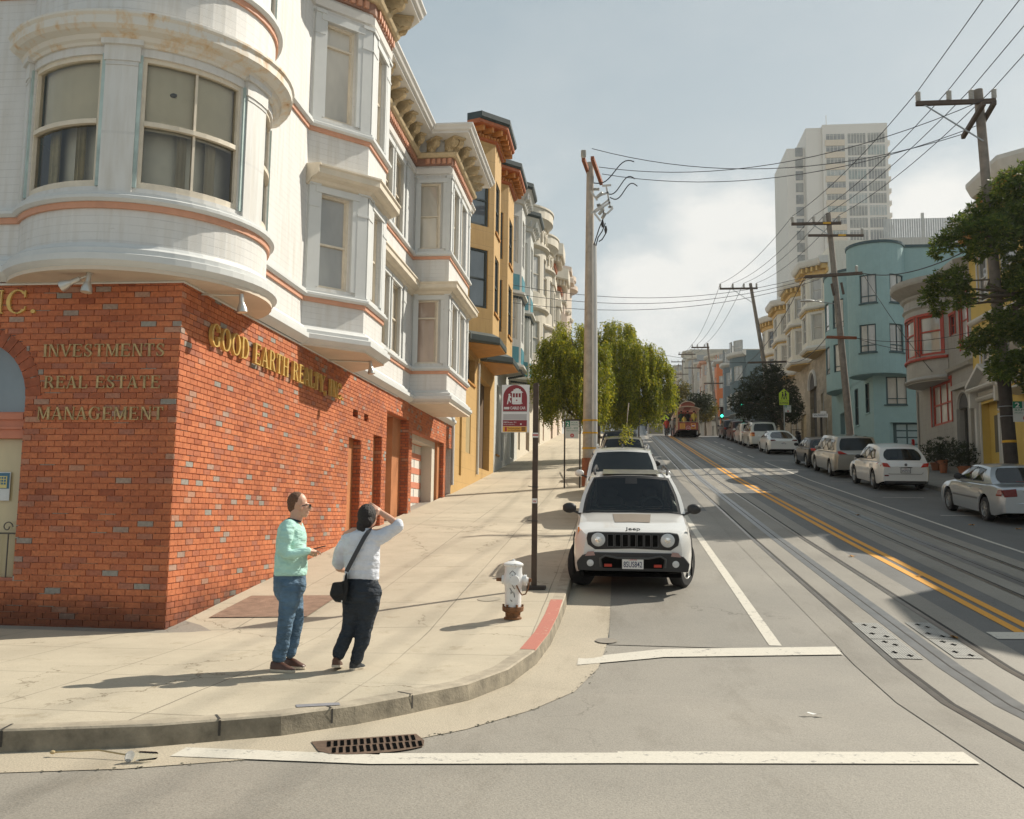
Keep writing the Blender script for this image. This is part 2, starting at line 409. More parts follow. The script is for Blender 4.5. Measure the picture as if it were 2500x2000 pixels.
# far hillside closing the view at the end of the street
mb = MB()
for k in range(24):
    x0 = -260+k*22
    z = lambda x: 52+16*math.sin(x*.012+1.0)-.0012*(x-10)**2*.05
    mb.quad((x0,400,40),(x0+22,400,40),(x0+22,560,z(x0+22)),(x0,560,z(x0)))
struct(mb, 'hills', mat('hillside', (.10,.11,.06), .9, var=.5, scale=.05))
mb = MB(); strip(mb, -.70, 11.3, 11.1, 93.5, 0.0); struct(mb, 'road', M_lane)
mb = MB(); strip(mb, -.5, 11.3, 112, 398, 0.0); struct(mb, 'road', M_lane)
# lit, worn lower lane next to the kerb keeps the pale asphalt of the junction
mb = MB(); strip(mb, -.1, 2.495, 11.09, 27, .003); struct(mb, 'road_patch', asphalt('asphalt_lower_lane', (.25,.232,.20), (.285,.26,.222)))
TR = ((2.9, 4.0, 3.45), (5.85, 6.92, 6.39))
mbs = MB(); mbr = MB(); mbd = MB(); mbc = MB()
for a, c, sl in TR:
    strip(mbs, a-.42, c+.42, -8, 93.4, .003); strip(mbs, a-.42, c+.42, 112, 398, .003)
    for x in (a, c):
        for y0, y1 in ((-8, 96), (96, 398)):
            strip(mbr, x-.03, x+.035, y0, y1, .0085); strip(mbd, x+.037, x+.085, y0, y1, .0062)
    strip(mbc, sl-.13, sl-.012, -8, 398, .0068); strip(mbc, sl+.012, sl+.13, -8, 398, .0068); strip(mbd, sl-.011, sl+.011, -8, 398, .0055)
struct(mbs, 'track_bed', M_track)
struct(mbr, 'rails', mat('rail_steel', (.30,.27,.24), .32, .9, var=.25, scale=6))
struct(mbd, 'rail_grooves', mat('groove', (.025,.022,.02), .9, var=0))
struct(mbc, 'slot_steel', mat('slot_steel', (.24,.24,.24), .38, .75, var=.25, scale=4))
# double yellow line, parking lines, stop line, crosswalk line
mb = MB(); strip(mb, 4.80, 4.93, 11.5, 93, .006); strip(mb, 5.02, 5.15, 11.5, 93, .006); struct(mb, 'centre_line', M_yellow)
mb = MB(); strip(mb, 1.72, 1.86, 11.25, 34, .0075); struct(mb, 'lane_line', M_white)
mb = MB(); strip(mb, 7.83, 7.92, 13.5, 52, .006)
for y0 in (56, 61, 66, 71, 76): strip(mb, 7.83, 7.92, y0, y0+2.6, .006)
for y0 in (20.3, 26.5, 32, 39.5, 46): strip(mb, 5.0+3.6, 5.0+4.9, y0, y0+.09, .006)
strip(mb, 8.02, 9.3, 53, 53.1, .006)
struct(mb, 'parking_lines', M_white)
mb = MB()
for y0 in (34.5, 50.5): strip(mb, 4.6, 5.9, y0, y0+.16, .0065)
strip(mb, 6.0, 6.9, 41, 41.12, .016); strip(mb, 3.0, 3.7, 45, 45.12, .016)
struct(mb, 'survey_marks', M_white)
def band(mb, a, c, w, dz):
    a = Vector(a); c = Vector(c); m = 12
    for i in range(m):
        p = a+(c-a)*i/m; q = a+(c-a)*(i+1)/m
        mb.quad((p.x,p.y,G(p.y)+dz),(q.x,q.y,G(q.y)+dz),(q.x,q.y+w,G(q.y+w)+dz),(p.x,p.y+w,G(p.y+w)+dz))
mb = MB(); band(mb, (-.42,10.08,0), (.5,10.58,0), .36, .0078); band(mb, (.5,10.58,0), (2.46,10.92,0), .36, .0078); band(mb, (4.45,11.9,0), (5.4,11.98,0), .36, .0078); struct(mb, 'stop_line', M_white)
mb = MB(); band(mb, (-2.95,6.18,0), (-1.6,6.20,0), .24, .005); band(mb, (-1.6,6.20,0), (0,6.48,0), .28, .005); band(mb, (0,6.48,0), (2.42,6.86,0), .32, .005); struct(mb, 'crosswalk_line', M_white)
# ---- left pavement with its rounded corner
KL = [(-40,5.62),(-12,5.72),(-7,5.85),(-4.11,6.1),(-3.2,6.42),(-2.45,6.88),(-2.02,7.33),(-1.72,7.76),(-1.31,8.42),(-1.04,9.2),(-.86,10.1),(-.78,11.0),(-.74,12.0)]+[(-.72,q) for q in YB if 12.04 < q <= 92]+[(-.8,93.5),(-1.4,95)]
def poly_sheet(mb, kerb, inner, zf, m=10):
    """ruled sheet between a kerb polyline and an inner polyline with the same number of points"""
    V = []
    for (a, c) in zip(kerb, inner):
        for k in range(m+1):
            t = k/m; x = a[0]+(c[0]-a[0])*t; y = a[1]+(c[1]-a[1])*t; V.append((x, y, zf(x, y)))
    F = []
    for i in range(len(kerb)-1):
        for k in range(m): F.append((i*(m+1)+k, i*(m+1)+k+1, (i+1)*(m+1)+k+1, (i+1)*(m+1)+k))
    mb.add(V, F)
kp = Path(KL)
def off_path(o): return [(kp.p[i]+kp.m[i]*o)[:] for i in range(len(kp.p))]
kin = off_path(-.16)
inner = []
for (x, y) in kin:
    if y < 11.25 and x < -5.6: inner.append((x, 11.32))
    elif y <= 9: inner.append((-5.6+ (x+4)*.02, 11.30))
    else: inner.append((-5.6, max(11.3, y)))
mb = MB(); poly_sheet(mb, kin, inner, SW, 12); struct(mb, 'pavement', M_side)
# kerb: top and face
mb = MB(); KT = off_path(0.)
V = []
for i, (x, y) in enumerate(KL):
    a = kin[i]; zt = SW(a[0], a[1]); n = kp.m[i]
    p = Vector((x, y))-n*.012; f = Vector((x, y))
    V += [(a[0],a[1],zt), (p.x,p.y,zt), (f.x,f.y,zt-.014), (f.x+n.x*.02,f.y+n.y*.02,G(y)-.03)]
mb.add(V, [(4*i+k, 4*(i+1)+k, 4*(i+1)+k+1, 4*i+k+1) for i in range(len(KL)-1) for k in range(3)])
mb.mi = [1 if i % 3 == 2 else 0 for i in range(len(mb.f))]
struct(mb, 'kerb', [M_kerb, mat('kerb_face_shade_grime', (.225,.195,.145), .9, var=.55, scale=4, bumps=.3, bscale=40)])  # upright face darker than the top: shade painted into its colour, with grime
# kerb joints
mb = MB()
for s in (4.9, 6.3, 7.15, 7.95):
    s2 = kp.s[3]-4.9+s
    a = kp.at(s2, .012, 0); c = kp.at(s2+.018, .012, 0); d = kp.at(s2+.018, -.16, 0); e = kp.at(s2, -.16, 0)
    zt = SW(e[0], e[1])
    mb.quad((a[0],a[1],G(a[1])),(c[0],c[1],G(c[1])),(c[0],c[1],zt-.006),(a[0],a[1],zt-.006)); mb.quad((a[0],a[1],zt+.003),(c[0],c[1],zt+.003),(d[0],d[1],zt+.003),(e[0],e[1],zt+.003))
struct(mb, 'kerb_joints', mat('joint_dark', (.05,.045,.04), .9, var=.2))
# gutter of pale concrete
go = [(-40,5.15),(-12,5.25),(-7,5.35),(-4.11,5.55),(-3.1,5.85),(-2.2,6.3),(-1.6,6.75),(-1.15,7.3),(-.72,8.1),(-.40,9.0),(-.2,10),(-.13,11),(-.1,12)]
gi = [(kp.p[i]+kp.m[i]*.015)[:] for i in range(13)]
for q in YB:
    if 12.04 < q <= 44: go.append((-.1, q)); gi.append((-.705, q))
mb = MB(); poly_sheet(mb, go, gi, lambda x, y: G(y)+.001, 3); struct(mb, 'gutter', M_gut)
# weedy joint between gutter and asphalt
mb = MB(); gp = Path(go)
for i in range(3, 16):
    a = gp.p[i]; c = gp.p[i+1]
    for k in range(14):
        t = random.random(); p = a+(c-a)*t+Vector((random.gauss(0,.018), random.gauss(0,.018))); r = random.uniform(.004,.012)
        mb.poly([(p.x+r*math.cos(2*math.pi*j/6)*random.uniform(.6,1.4), p.y+r*math.sin(2*math.pi*j/6)*random.uniform(.6,1.8), G(p.y)+.0035+.0003*random.random()) for j in range(6)])
struct(mb, 'gutter_joint', mat('joint_grit', (.06,.06,.04), .95, var=.4), kind='stuff')
# red kerb zone
mb = MB()
for y0, y1 in ((10.1, 12.95),):
    sA = min(range(len(kp.p)), key=lambda i: abs(kp.p[i].y-y0)); q = [p for p in KL if y0-.01 <= p[1] <= y1]+[(-.735, y1)]
    V = []
    for (x, y) in q:
        xi = x-.165; zt = SW(xi, y)+.004; V += [(xi,y,zt),(x-.004,y,zt-.001),(x+.004,y,zt-.06)]
    mb.add(V, [(3*i+k, 3*(i+1)+k, 3*(i+1)+k+1, 3*i+k+1) for i in range(len(q)-1) for k in range(2)])
struct(mb, 'red_kerb_paint', M_red)
# ---- right pavement, kerb, alley
def SR(x, y): return G(y)+.15
mb = MB()
strip(mb, 11.46, 17.0, 17, 93, .15)
strip(mb, 11.46, 18, -40, 8.2, .15) if False else None
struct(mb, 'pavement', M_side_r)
mb = MB()
for y0, y1 in ((17, 93),):
    strip(mb, 11.3, 11.46, y0, y1, .15); ys = [y0]+[q for q in YB if y0 < q < y1]+[y1]
    mb.add([p for q in ys for p in ((11.3,q,G(q)+.15),(11.28,q,G(q)-.02))], [(2*i, 2*i+1, 2*i+3, 2*i+2) for i in range(len(ys)-1)])
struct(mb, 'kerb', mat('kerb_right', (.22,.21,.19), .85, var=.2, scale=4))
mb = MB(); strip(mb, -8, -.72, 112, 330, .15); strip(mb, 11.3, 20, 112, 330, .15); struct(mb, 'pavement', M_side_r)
mb = MB(); strip(mb, 15.2, 60, 48.95, 56.75, .156); struct(mb, 'alley', asphalt('alley_asphalt', (.13,.13,.125), (.17,.165,.16)))
# ================================================================ CORNER BUILDING (brick ground floor, white upper floors)
def brick_mat(name, cols, mortar, mrough=.9, u_len=.2127, row=.0768, ph=(0., 0.), soot=True):
    m, nt, b = nodes(name); g = geo(nt); P = g.outputs['Position']; b.inputs['Roughness'].default_value = .55; b.inputs['Specular IOR Level'].default_value = .6
    sp = nt.nodes.new('ShaderNodeSeparateXYZ'); L(nt, P, sp.inputs[0])
    sn = nt.nodes.new('ShaderNodeSeparateXYZ'); L(nt, g.outputs['True Normal'], sn.inputs[0])
    isx = mth(nt, 'GREATER_THAN', mth(nt, 'ABSOLUTE', sn.outputs[0]), .6)
    u = mth(nt, 'ADD', mth(nt, 'MULTIPLY', isx, sp.outputs[1]), mth(nt, 'MULTIPLY', mth(nt, 'SUBTRACT', 1., isx), sp.outputs[0]))
    wob = noise(nt, 1.7, 3, .6, P)
    cm = nt.nodes.new('ShaderNodeCombineXYZ'); L(nt, mth(nt, 'ADD', u, 50+ph[0]), cm.inputs[0])
    L(nt, mth(nt, 'ADD', mth(nt, 'ADD', sp.outputs[2], 10+ph[1]), mth(nt, 'MULTIPLY', wob.outputs[0], .012)), cm.inputs[1])
    br = nt.nodes.new('ShaderNodeTexBrick'); br.inputs['Scale'].default_value = 1.
    br.inputs['Brick Width'].default_value = u_len; br.inputs['Row Height'].default_value = row
    br.inputs['Mortar Size'].default_value = .0062; br.inputs['Mortar Smooth'].default_value = .25; br.inputs['Bias'].default_value = 0
    br.inputs['Color1'].default_value = (0,0,0,1); br.inputs['Color2'].default_value = (1,1,1,1); br.inputs['Mortar'].default_value = (.5,.5,.5,1)
    L(nt, cm.outputs[0], br.inputs['Vector'])
    rp = ramp(nt, cols, 'CONSTANT'); L(nt, br.outputs['Color'], rp.inputs[0])
    n = noise(nt, 22., 4, .7, P); nr = ramp(nt, [(.25, (.74,.72,.70)), (.75, (1.2,1.18,1.15))]); L(nt, n.outputs[0], nr.inputs[0])
    c = mix(nt, 1., rp.outputs[0], nr.outputs[0], 'MULTIPLY')
    big = noise(nt, .7, 4, .6, P); bgr = ramp(nt, [(.3, (.80,.78,.77)), (.7, (1.1,1.1,1.1))]); L(nt, big.outputs[0], bgr.inputs[0])
    c = mix(nt, 1., c, bgr.outputs[0], 'MULTIPLY')
    mn = noise(nt, 8., 4, .7, P); mr = ramp(nt, [(.3, [x*.7 for x in mortar]), (.8, [min(1, x*1.5) for x in mortar])]); L(nt, mn.outputs[0], mr.inputs[0])
    c = mix(nt, br.outputs['Fac'], c, mr.outputs[0])
    if soot:      # splashed dirt low on the wall, ragged edge
        sn2 = noise(nt, 2.2, 5, .7, P); h = mth(nt, 'ADD', sp.outputs[2], mth(nt, 'MULTIPLY', sn2.outputs[0], -.7))
        sr = ramp(nt, [(0., (.42,.40,.40)), (.45, (1,1,1))]); L(nt, mth(nt, 'ADD', h, .12), sr.inputs[0]); c = mix(nt, 1., c, sr.outputs[0], 'MULTIPLY')
    L(nt, c, b.inputs['Base Color'])
    hgt = mth(nt, 'ADD', mth(nt, 'MULTIPLY', br.outputs['Fac'], -1.), mth(nt, 'MULTIPLY', n.outputs[0], .35)); bump(nt, b, hgt, .9, .012)
    MATS[name] = m; return m
M_brick = brick_mat('red_brick', [(0,(.33,.085,.035)),(.07,(.42,.108,.040)),(.22,(.47,.125,.044)),(.46,(.51,.148,.052)),(.68,(.45,.115,.042)),(.82,(.40,.13,.062)),(.915,(.50,.24,.14)),(.965,(.36,.34,.30))], (.10,.062,.045), ph=(.06, .037))
def brick_unit():
    m, nt, b = nodes('brick_unit'); g = geo(nt); P = g.outputs['Position']; b.inputs['Roughness'].default_value = .65; b.inputs['Specular IOR Level'].default_value = .3
    r = ramp(nt, [(0,(.32,.095,.048)),(.10,(.46,.148,.068)),(.45,(.54,.185,.083)),(.75,(.47,.150,.070)),(.90,(.37,.14,.09)),(.955,(.47,.24,.16)),(.985,(.30,.285,.26))], 'LINEAR'); L(nt, g.outputs['Random Per Island'], r.inputs[0])
    n = noise(nt, 26., 4, .7, P); nr = ramp(nt, [(.25, (.70,.68,.66)), (.75, (1.22,1.2,1.16))]); L(nt, n.outputs[0], nr.inputs[0]); c = mix(nt, 1., r.outputs[0], nr.outputs[0], 'MULTIPLY')
    big = noise(nt, .8, 5, .65, P); br_ = ramp(nt, [(.3, (.76,.74,.73)), (.68, (1.12,1.12,1.12))]); L(nt, big.outputs[0], br_.inputs[0]); c = mix(nt, 1., c, br_.outputs[0], 'MULTIPLY')
    sp = nt.nodes.new('ShaderNodeSeparateXYZ'); L(nt, P, sp.inputs[0]); n3 = noise(nt, 2.4, 5, .7, P); sr = ramp(nt, [(0., (.40,.38,.38)), (.42, (1,1,1))]); L(nt, mth(nt, 'ADD', sp.outputs[2], mth(nt, 'MULTIPLY_ADD', n3.outputs[0], -.8, .1)), sr.inputs[0]); c = mix(nt, 1., c, sr.outputs[0], 'MULTIPLY')
    L(nt, c, b.inputs['Base Color']); bump(nt, b, n.outputs[0], .5, .006); return m
M_brk = brick_unit()
WH = (.655,.645,.625)
M_wood = boards('white_painted_boards', WH, .105, .72, .65, .05, wear=(.42,.39,.35), bstr=.35)
M_smooth = boards('white_painted_panel', (.645,.64,.62), .9, .8, .6, .05, bstr=.15)
M_trim = mat('white_trim', (.66,.635,.595), .55, var=.07, scale=2.5, bumps=.1)
M_trimg = mat('pale_grey_trim', (.60,.61,.60), .55, var=.06, scale=2.5)
M_och = mat('ochre_ornament', (.56,.435,.26), .6, var=.2, scale=8)
M_cream = mat('cream_trim', (.65,.575,.46), .6, var=.12, scale=3, bumps=.2, bscale=25)
M_orange = mat('salmon_band', (.60,.30,.19), .6, var=.12, scale=4)
M_soff = mat('soffit_paint', (.62,.53,.43), .7, var=.10, scale=2)
M_sash = mat('sash_cream', (.68,.60,.48), .5, var=.12, scale=6)
M_terra = mat('terracotta_paint', (.42,.165,.065), .6, var=.18, scale=2)
M_salmon = mat('salmon_paint', (.55,.20,.12), .6, var=.12, scale=3)
M_grey = mat('grey_soffit', (.5,.48,.44), .7)
def rusty_trim():
    m, nt, b = nodes('rust_streaked_trim'); P = geo(nt).outputs['Position']; b.inputs['Roughness'].default_value = .6
    n = noise(nt, 2.5, 6, .7, P, (1.6, 1.6, .8)); r = ramp(nt, [(.5, (.67,.64,.58)), (.62, (.64,.50,.34)), (.72, (.42,.21,.08))]); L(nt, n.outputs[0], r.inputs[0])
    L(nt, r.outputs[0], b.inputs['Base Color']); MATS['rust'] = m; return m
M_rust = rusty_trim()
def glass_mat(name, base, rough=.04, coat=1., var=.3):
    m, nt, b = nodes(name); P = geo(nt).outputs['Position']
    n = noise(nt, .9, 4, .6, P, (1, 1, .4)); r = ramp(nt, [(.3, [x*(1-var) for x in base]), (.7, [min(1, x*(1+var)) for x in base])]); L(nt, n.outputs[0], r.inputs[0])
    L(nt, r.outputs[0], b.inputs['Base Color']); b.inputs['Roughness'].default_value = .5
    b.inputs['Coat Weight'].default_value = coat; b.inputs['Coat Roughness'].default_value = rough; b.inputs['Coat IOR'].default_value = 1.8
    n2 = noise(nt, 1.6, 2, .5, P); bp = nt.nodes.new('ShaderNodeBump'); bp.inputs['Strength'].default_value = .06; bp.inputs['Distance'].default_value = .05
    L(nt, n2.outputs[0], bp.inputs['Height']); L(nt, bp.outputs[0], b.inputs['Coat Normal']); MATS[name] = m; return m
G_dark = glass_mat('window_glass_dark', (.055,.06,.062))
G_warm = glass_mat('window_glass_blind', (.50,.46,.39), coat=.8)
G_pale = glass_mat('window_glass_pale', (.46,.45,.42), coat=.8)
G_mid = glass_mat('window_glass_grey', (.36,.35,.32))
G_blue = glass_mat('window_glass_blue', (.11,.15,.18))
def clear_glass():
    m = bpy.data.materials.new('clear_glass'); m.use_nodes = True; nt = m.node_tree; nt.nodes.clear()
    o = nt.nodes.new('ShaderNodeOutputMaterial'); t = nt.nodes.new('ShaderNodeBsdfTransparent'); t.inputs[0].default_value = (.93,.94,.91,1)
    gl = nt.nodes.new('ShaderNodeBsdfGlossy'); gl.inputs['Roughness'].default_value = .02; gl.inputs[0].default_value = (.9,.9,.9,1)
    fr = nt.nodes.new('ShaderNodeFresnel'); fr.inputs[0].default_value = 1.6
    mx = nt.nodes.new('ShaderNodeMixShader'); L(nt, fr.outputs[0], mx.inputs[0]); L(nt, t.outputs[0], mx.inputs[1]); L(nt, gl.outputs[0], mx.inputs[2])
    L(nt, mx.outputs[0], o.inputs[0]); MATS['clear_glass'] = m; return m
G_clear = clear_glass()
M_room = mat('room_wall', (.55,.50,.40), .8, var=.05)
FX = -5.53; YC = 11.25; YE = 31.0
LB = thing('corner_building', 'white painted corner building with a brick ground floor and round corner bay', 'building', (FX, YC, .15))
def yy(u, v=1120): return onx(u, v, FX).y
# ---- brick ground floor
PL = Path([(-16, YC), (FX, YC)]); PR = Path([(FX, YC), (FX, YE)])
axr = ony(60, 1000, YC).x; ZS = ony(60, 968, YC).z; AR = .72; axc = axr-AR; zb = ony(45, 1425, YC).z
so = lambda x: x+16
mb = MB(); pwall(mb, PL, 0, PL.len, -.4, 4.57, [(so(axc-AR), so(axr), zb, ZS+AR, .30)])
def arch_fill(mb, fn, r, z0, n=14, h=0.):
    for sgn in (-1, 1):
        for i in range(n):
            a0 = math.pi/2*i/n; a1 = math.pi/2*(i+1)/n
            p = (sgn*r*math.cos(a0), z0+r*math.sin(a0)); q = (sgn*r*math.cos(a1), z0+r*math.sin(a1))
            mb.quad(fn(p[0],p[1],0), fn(q[0],q[1],0), fn(q[0],z0+r,0), fn(p[0],z0+r,0))
            mb.quad(fn(p[0],p[1],0), fn(q[0],q[1],0), fn(q[0],q[1],.3), fn(p[0],p[1],.3))
arch_fill(mb, lambda a, z, d: (axc+a, YC+d, z), AR, ZS)
D1 = (yy(849), yy(879)); D2 = (yy(909), yy(930)); DE = (yy(941), yy(996)); DG = (yy(1004), yy(1082)); D5 = (yy(1089), yy(1098))
zt1 = onx(850, 1063, FX).z; zt2 = onx(911, 1060, FX).z; zte = onx(942, 1001, FX).z; ztg = onx(1004, 1050, FX).z
so2 = lambda y: y-YC
rops = [(so2(D1[0]), so2(D1[1]), SW(FX,D1[0])-.1, zt1, .42), (so2(D2[0]), so2(D2[1]), SW(FX,D2[0])-.1, zt2, .42), (so2(DE[0]), so2(DE[1]), SW(FX,DE[0])-.1, zte, .55),
        (so2(DG[0]), so2(DG[1]), SW(FX,DG[0])-.1, ztg, .6), (so2(D5[0])-.1, so2(D5[1])+.25, SW(FX,D5[0])-.1, ztg-.05, .4),
        (yy(863,932)-YC, yy(875,936)-YC, 3.62, 3.83, .3), (yy(890,942)-YC, yy(900,948)-YC, 3.62, 3.83, .3)]
pwall(mb, PR, 0, PR.len, -.4, 4.57, rops)
# real bricks with raked joints laid on both walls
BL, BH, JT = .2127, .0768, .0098
rb_ = random.Random(5)
mb.cur = 1
def brick_field(L0, L1, fn, holes, zmin, ph0):
    row = 0; z = 4.566-BH
    while z > zmin:
        zc = z+BH/2; spans = [(L0, L1)]
        for h_ in holes:
            iv = h_(zc)
            if not iv: continue
            nx = []
            for a, b in spans:
                if iv[1] <= a or iv[0] >= b: nx.append((a, b)); continue
                if iv[0]-a > .03: nx.append((a, iv[0]-.004))
                if b-iv[1] > .03: nx.append((iv[1]+.004, b))
            spans = nx
        off = (ph0+(row % 2)*BL/2) % BL
        for a, b in spans:
            k = math.floor((a-off)/BL)
            while off+k*BL < b:
                u0 = max(a, off+k*BL+JT/2); u1 = min(b, off+(k+1)*BL-JT/2); k += 1
                if u1-u0 < .02: continue
                d = rb_.uniform(-.0008, .0022); e = .0012; dz = rb_.uniform(-.0012, .0012); z0 = z+JT/2+dz; z1 = z+BH-JT/2+dz
                mb.add([fn(u0,z0,.001),fn(u1,z0,.001),fn(u1,z1,.001),fn(u0,z1,.001),fn(u0+e,z0+e,-.0115-d),fn(u1-e,z0+e,-.0115-d),fn(u1-e,z1-e,-.0115-d),fn(u0+e,z1-e,-.0115-d)], [(4,5,6,7),(0,1,5,4),(1,2,6,5),(2,3,7,6),(3,0,4,7)])
        z -= BH; row += 1
def hole_rect(a, b, z0, z1): return lambda z: (a, b) if z0 < z < z1 else None
def hole_arch(z):
    if zb < z < ZS: return (so(axc-AR-.002), so(axr+.002))
    q = AR+.212
    if ZS <= z < ZS+q: w_ = math.sqrt(q*q-(z-ZS)**2); return (so(axc-w_), so(axc+w_))
brick_field(8.0, so(FX)+.0125, lambda u, z, d: (u-16, YC+d, z), [hole_arch], -.15, .05)
brick_field(-.0001, PR.len, lambda u, z, d: (FX-d, YC+u, z), [hole_rect(o[0], o[1], o[2], o[3]) for o in rops], -.15, .11)
part(mb, 'brick_wall', [M_brick, M_brk], LB, recalc=False)
# soldier ring of the arch
mb = MB()
for i in range(21):
    a = math.pi*(i+.06)/21; a1 = math.pi*(i+.94)/21
    P4 = [(axc+r*math.cos(t), ZS+r*math.sin(t)) for r, t in ((AR,a),(AR+.21,a),(AR+.21,a1),(AR,a1))]
    mb.prism(P4, -.004, .05, lambda p, q, h: (p, YC-.006+h, q))
part(mb, 'brick_arch', mat('arch_brick', (.30,.085,.04), .8, var=.4, scale=6), LB)
# arched window: frame, transom, upper glass, lower glass, scroll grille, poster
mb = MB()
for sgn in (-1, 1): mb.box(axc+sgn*AR-.05, axc+sgn*AR+.05, YC+.16, YC+.24, zb, ZS) if False else mb.box(axc+sgn*(AR-.03)-.03, axc+sgn*(AR-.03)+.03, YC+.16, YC+.24, zb, ZS)
ztr = ony(30, 1072, YC+.2).z; ztr2 = ony(30, 1008, YC+.2).z
mb.box(axc-AR+.06, axc+AR-.06, YC+.10, YC+.24, ztr, ztr2); mb.box(axc-AR+.06, axc+AR-.06, YC+.07, YC+.25, ztr2-.10, ztr2-.02); mb.box(axc-AR+.06, axc+AR-.06, YC+.07, YC+.25, ztr+.12, ztr+.15)
mb.box(axc-AR, axc+AR, YC+.10, YC+.28, zb, zb+.06)
aw = part(mb, 'arched_window', M_salmon, LB)
mb = MB(); n = 16; mb.poly([(axc-AR, YC+.2, ztr2)]+[(axc-AR*math.cos(math.pi*k/n), YC+.2, ZS+AR*math.sin(math.pi*k/n)) for k in range(n+1)]+[(axc+AR, YC+.2, ztr2)])
part(mb, 'pane', G_blue, aw, recalc=False)
mb = MB(); mb.quad((axc-AR,YC+.22,zb),(axc+AR,YC+.22,zb),(axc+AR,YC+.22,ztr),(axc-AR,YC+.22,ztr))
part(mb, 'pane', glass_mat('shop_glass_cream', (.46,.38,.22), coat=.6), aw, recalc=False)
mb = MB()
for k in range(9):
    x = axc-AR+.12+k*.16; mb.tube([(x,YC+.15,zb+.06),(x,YC+.15,zb+.62)], .009, 6)
mb.tube([(axc-AR+.05,YC+.15,zb+.62),(axc+AR-.05,YC+.15,zb+.62)], .012, 6)
for k in range(4):
    c = Vector((axc+AR-.22-k*.34, YC+.15, zb+.70)); mb.tube([c+Vector((math.cos(t)*.075*(1-t/9), 0, math.sin(t)*.075*(1-t/9))) for t in [q*.5 for q in range(14)]], .008, 5)
part(mb, 'grille', mat('grille_iron', (.12,.11,.09), .6), aw)
# poster in the window
p0 = ony(-25, 1222, YC+.19); p1 = ony(27, 1153, YC+.19)
t = thing('poster', 'blue and white printed poster of a building taped inside the arched window', 'poster', (p0.x, YC+.19, p0.z))
mb = MB(); mb.box(p0.x, p1.x, YC+.185, YC+.192, p0.z, p1.z); part(mb, 'paper', mat('poster_paper', (.66,.68,.68), .5), t)
mb = MB(); h = p1.z-p0.z; w = p1.x-p0.x
mb.box(p0.x+.01, p1.x-.01, YC+.178, YC+.184, p0.z+h*.42, p1.z-.012); part(mb, 'picture', mat('poster_blue', (.05,.16,.26), .5), t)
mb = MB(); mb.box(p1.x-w*.62, p1.x-w*.14, YC+.172, YC+.177, p0.z+h*.44, p0.z+h*.86); part(mb, 'printed_facade', mat('poster_yellow', (.70,.60,.25), .5), t)
mb = MB()
for i in range(3):
    for j in range(3): mb.box(p1.x-w*(.56-.14*i), p1.x-w*(.47-.14*i), YC+.168, YC+.171, p0.z+h*(.56+.10*j), p0.z+h*(.63+.10*j))
part(mb, 'printed_windows', mat('poster_blue', (.05,.16,.26), .5), t)
# doors and garage on the street side
def slab(y0, y1, z0, z1, d, m, name='door', label=None):
    mb = MB(); mb.box(FX-d-.05, FX-d, y0, y1, z0, z1); return part(mb, name, m, LB, label)
for (y0, y1), zt in ((D1, zt1), (D2, zt2)):
    mb = MB(); zf = SW(FX, y0)-.1
    mb.box(FX-.42, FX-.10, y0+.003, y0+.1, zf, zt-.003); mb.box(FX-.30, FX-.16, y1-.42, y1-.003, zf, zt-.003); mb.box(FX-.42, FX-.36, y0+.1, y1-.42, zf, zt-.003); d = part(mb, 'door', M_terra, LB)
    mb = MB(); mb.box(FX-.357, FX-.345, y0+.2, y1-.55, zf+.3, zt-.35); part(mb, 'panel', mat('terracotta_dark', (.30,.11,.045), .6, var=.15), d)
y0, y1 = DE; zf = SW(FX, y0)-.1
mb = MB(); mb.box(FX-.55, FX-.48, y0+.003, y1-.003, zf, zte-.003); d = part(mb, 'entry_screen', mat('entry_plaster', (.55,.50,.42), .8, var=.06), LB)
mb = MB(); mb.box(FX-.478, FX-.22, y1-.9, y1-.004, zf, zte-.004); mb.box(FX-.478, FX-.40, y0+.004, y1-.9, zte-.16, zte-.004); mb.box(FX-.478,FX-.40,y0+.004,y1-.9,zf,zf+.22); part(mb, 'frame', M_terra, d)
y0, y1 = DG; zf = SW(FX, y0)-.1
mb = MB(); mb.box(FX-.60, FX-.54, y0+.003, y1-.9, zf, ztg-.003); gd = part(mb, 'garage_door', mat('garage_white', (.66,.62,.56), .6, var=.06), LB)
mb = MB(); nr = 5
for i in range(nr+1):
    z = zf+.05+(ztg-zf-.15)*i/nr; mb.box(FX-.538, FX-.525, y0+.003, y1-.9, z-.09, z+.09)
part(mb, 'rail', M_salmon, gd)
mb = MB(); z0 = zf+.05; hh = (ztg-zf-.15)/nr
for k in range(1, 4): mb.box(FX-.537, FX-.53, y0+(y1-.9-y0)*k/4-.03, y0+(y1-.9-y0)*k/4+.03, zf, ztg-.1)
part(mb, 'stile', mat('garage_grey', (.45,.45,.44), .6), gd)
mb = MB(); mb.box(FX-.59, FX-.2, y1-.88, y1-.40, zf, ztg-.004); mb.box(FX-.53, FX-.2, y0+.004, y1-.88, ztg-.16, ztg-.004); part(mb, 'jamb', mat('entry_plaster', (.55,.50,.42), .8, var=.06), gd)
mb = MB(); mb.box(FX-.4, FX-.12, y1-.398, y1-.004, zf, ztg-.003); part(mb, 'pier', M_terra, LB)
mb = MB(); mb.box(FX-.41, FX-.38, D5[0]-.2, D5[1]+.3, zf, ztg); part(mb, 'door', M_terra, LB)
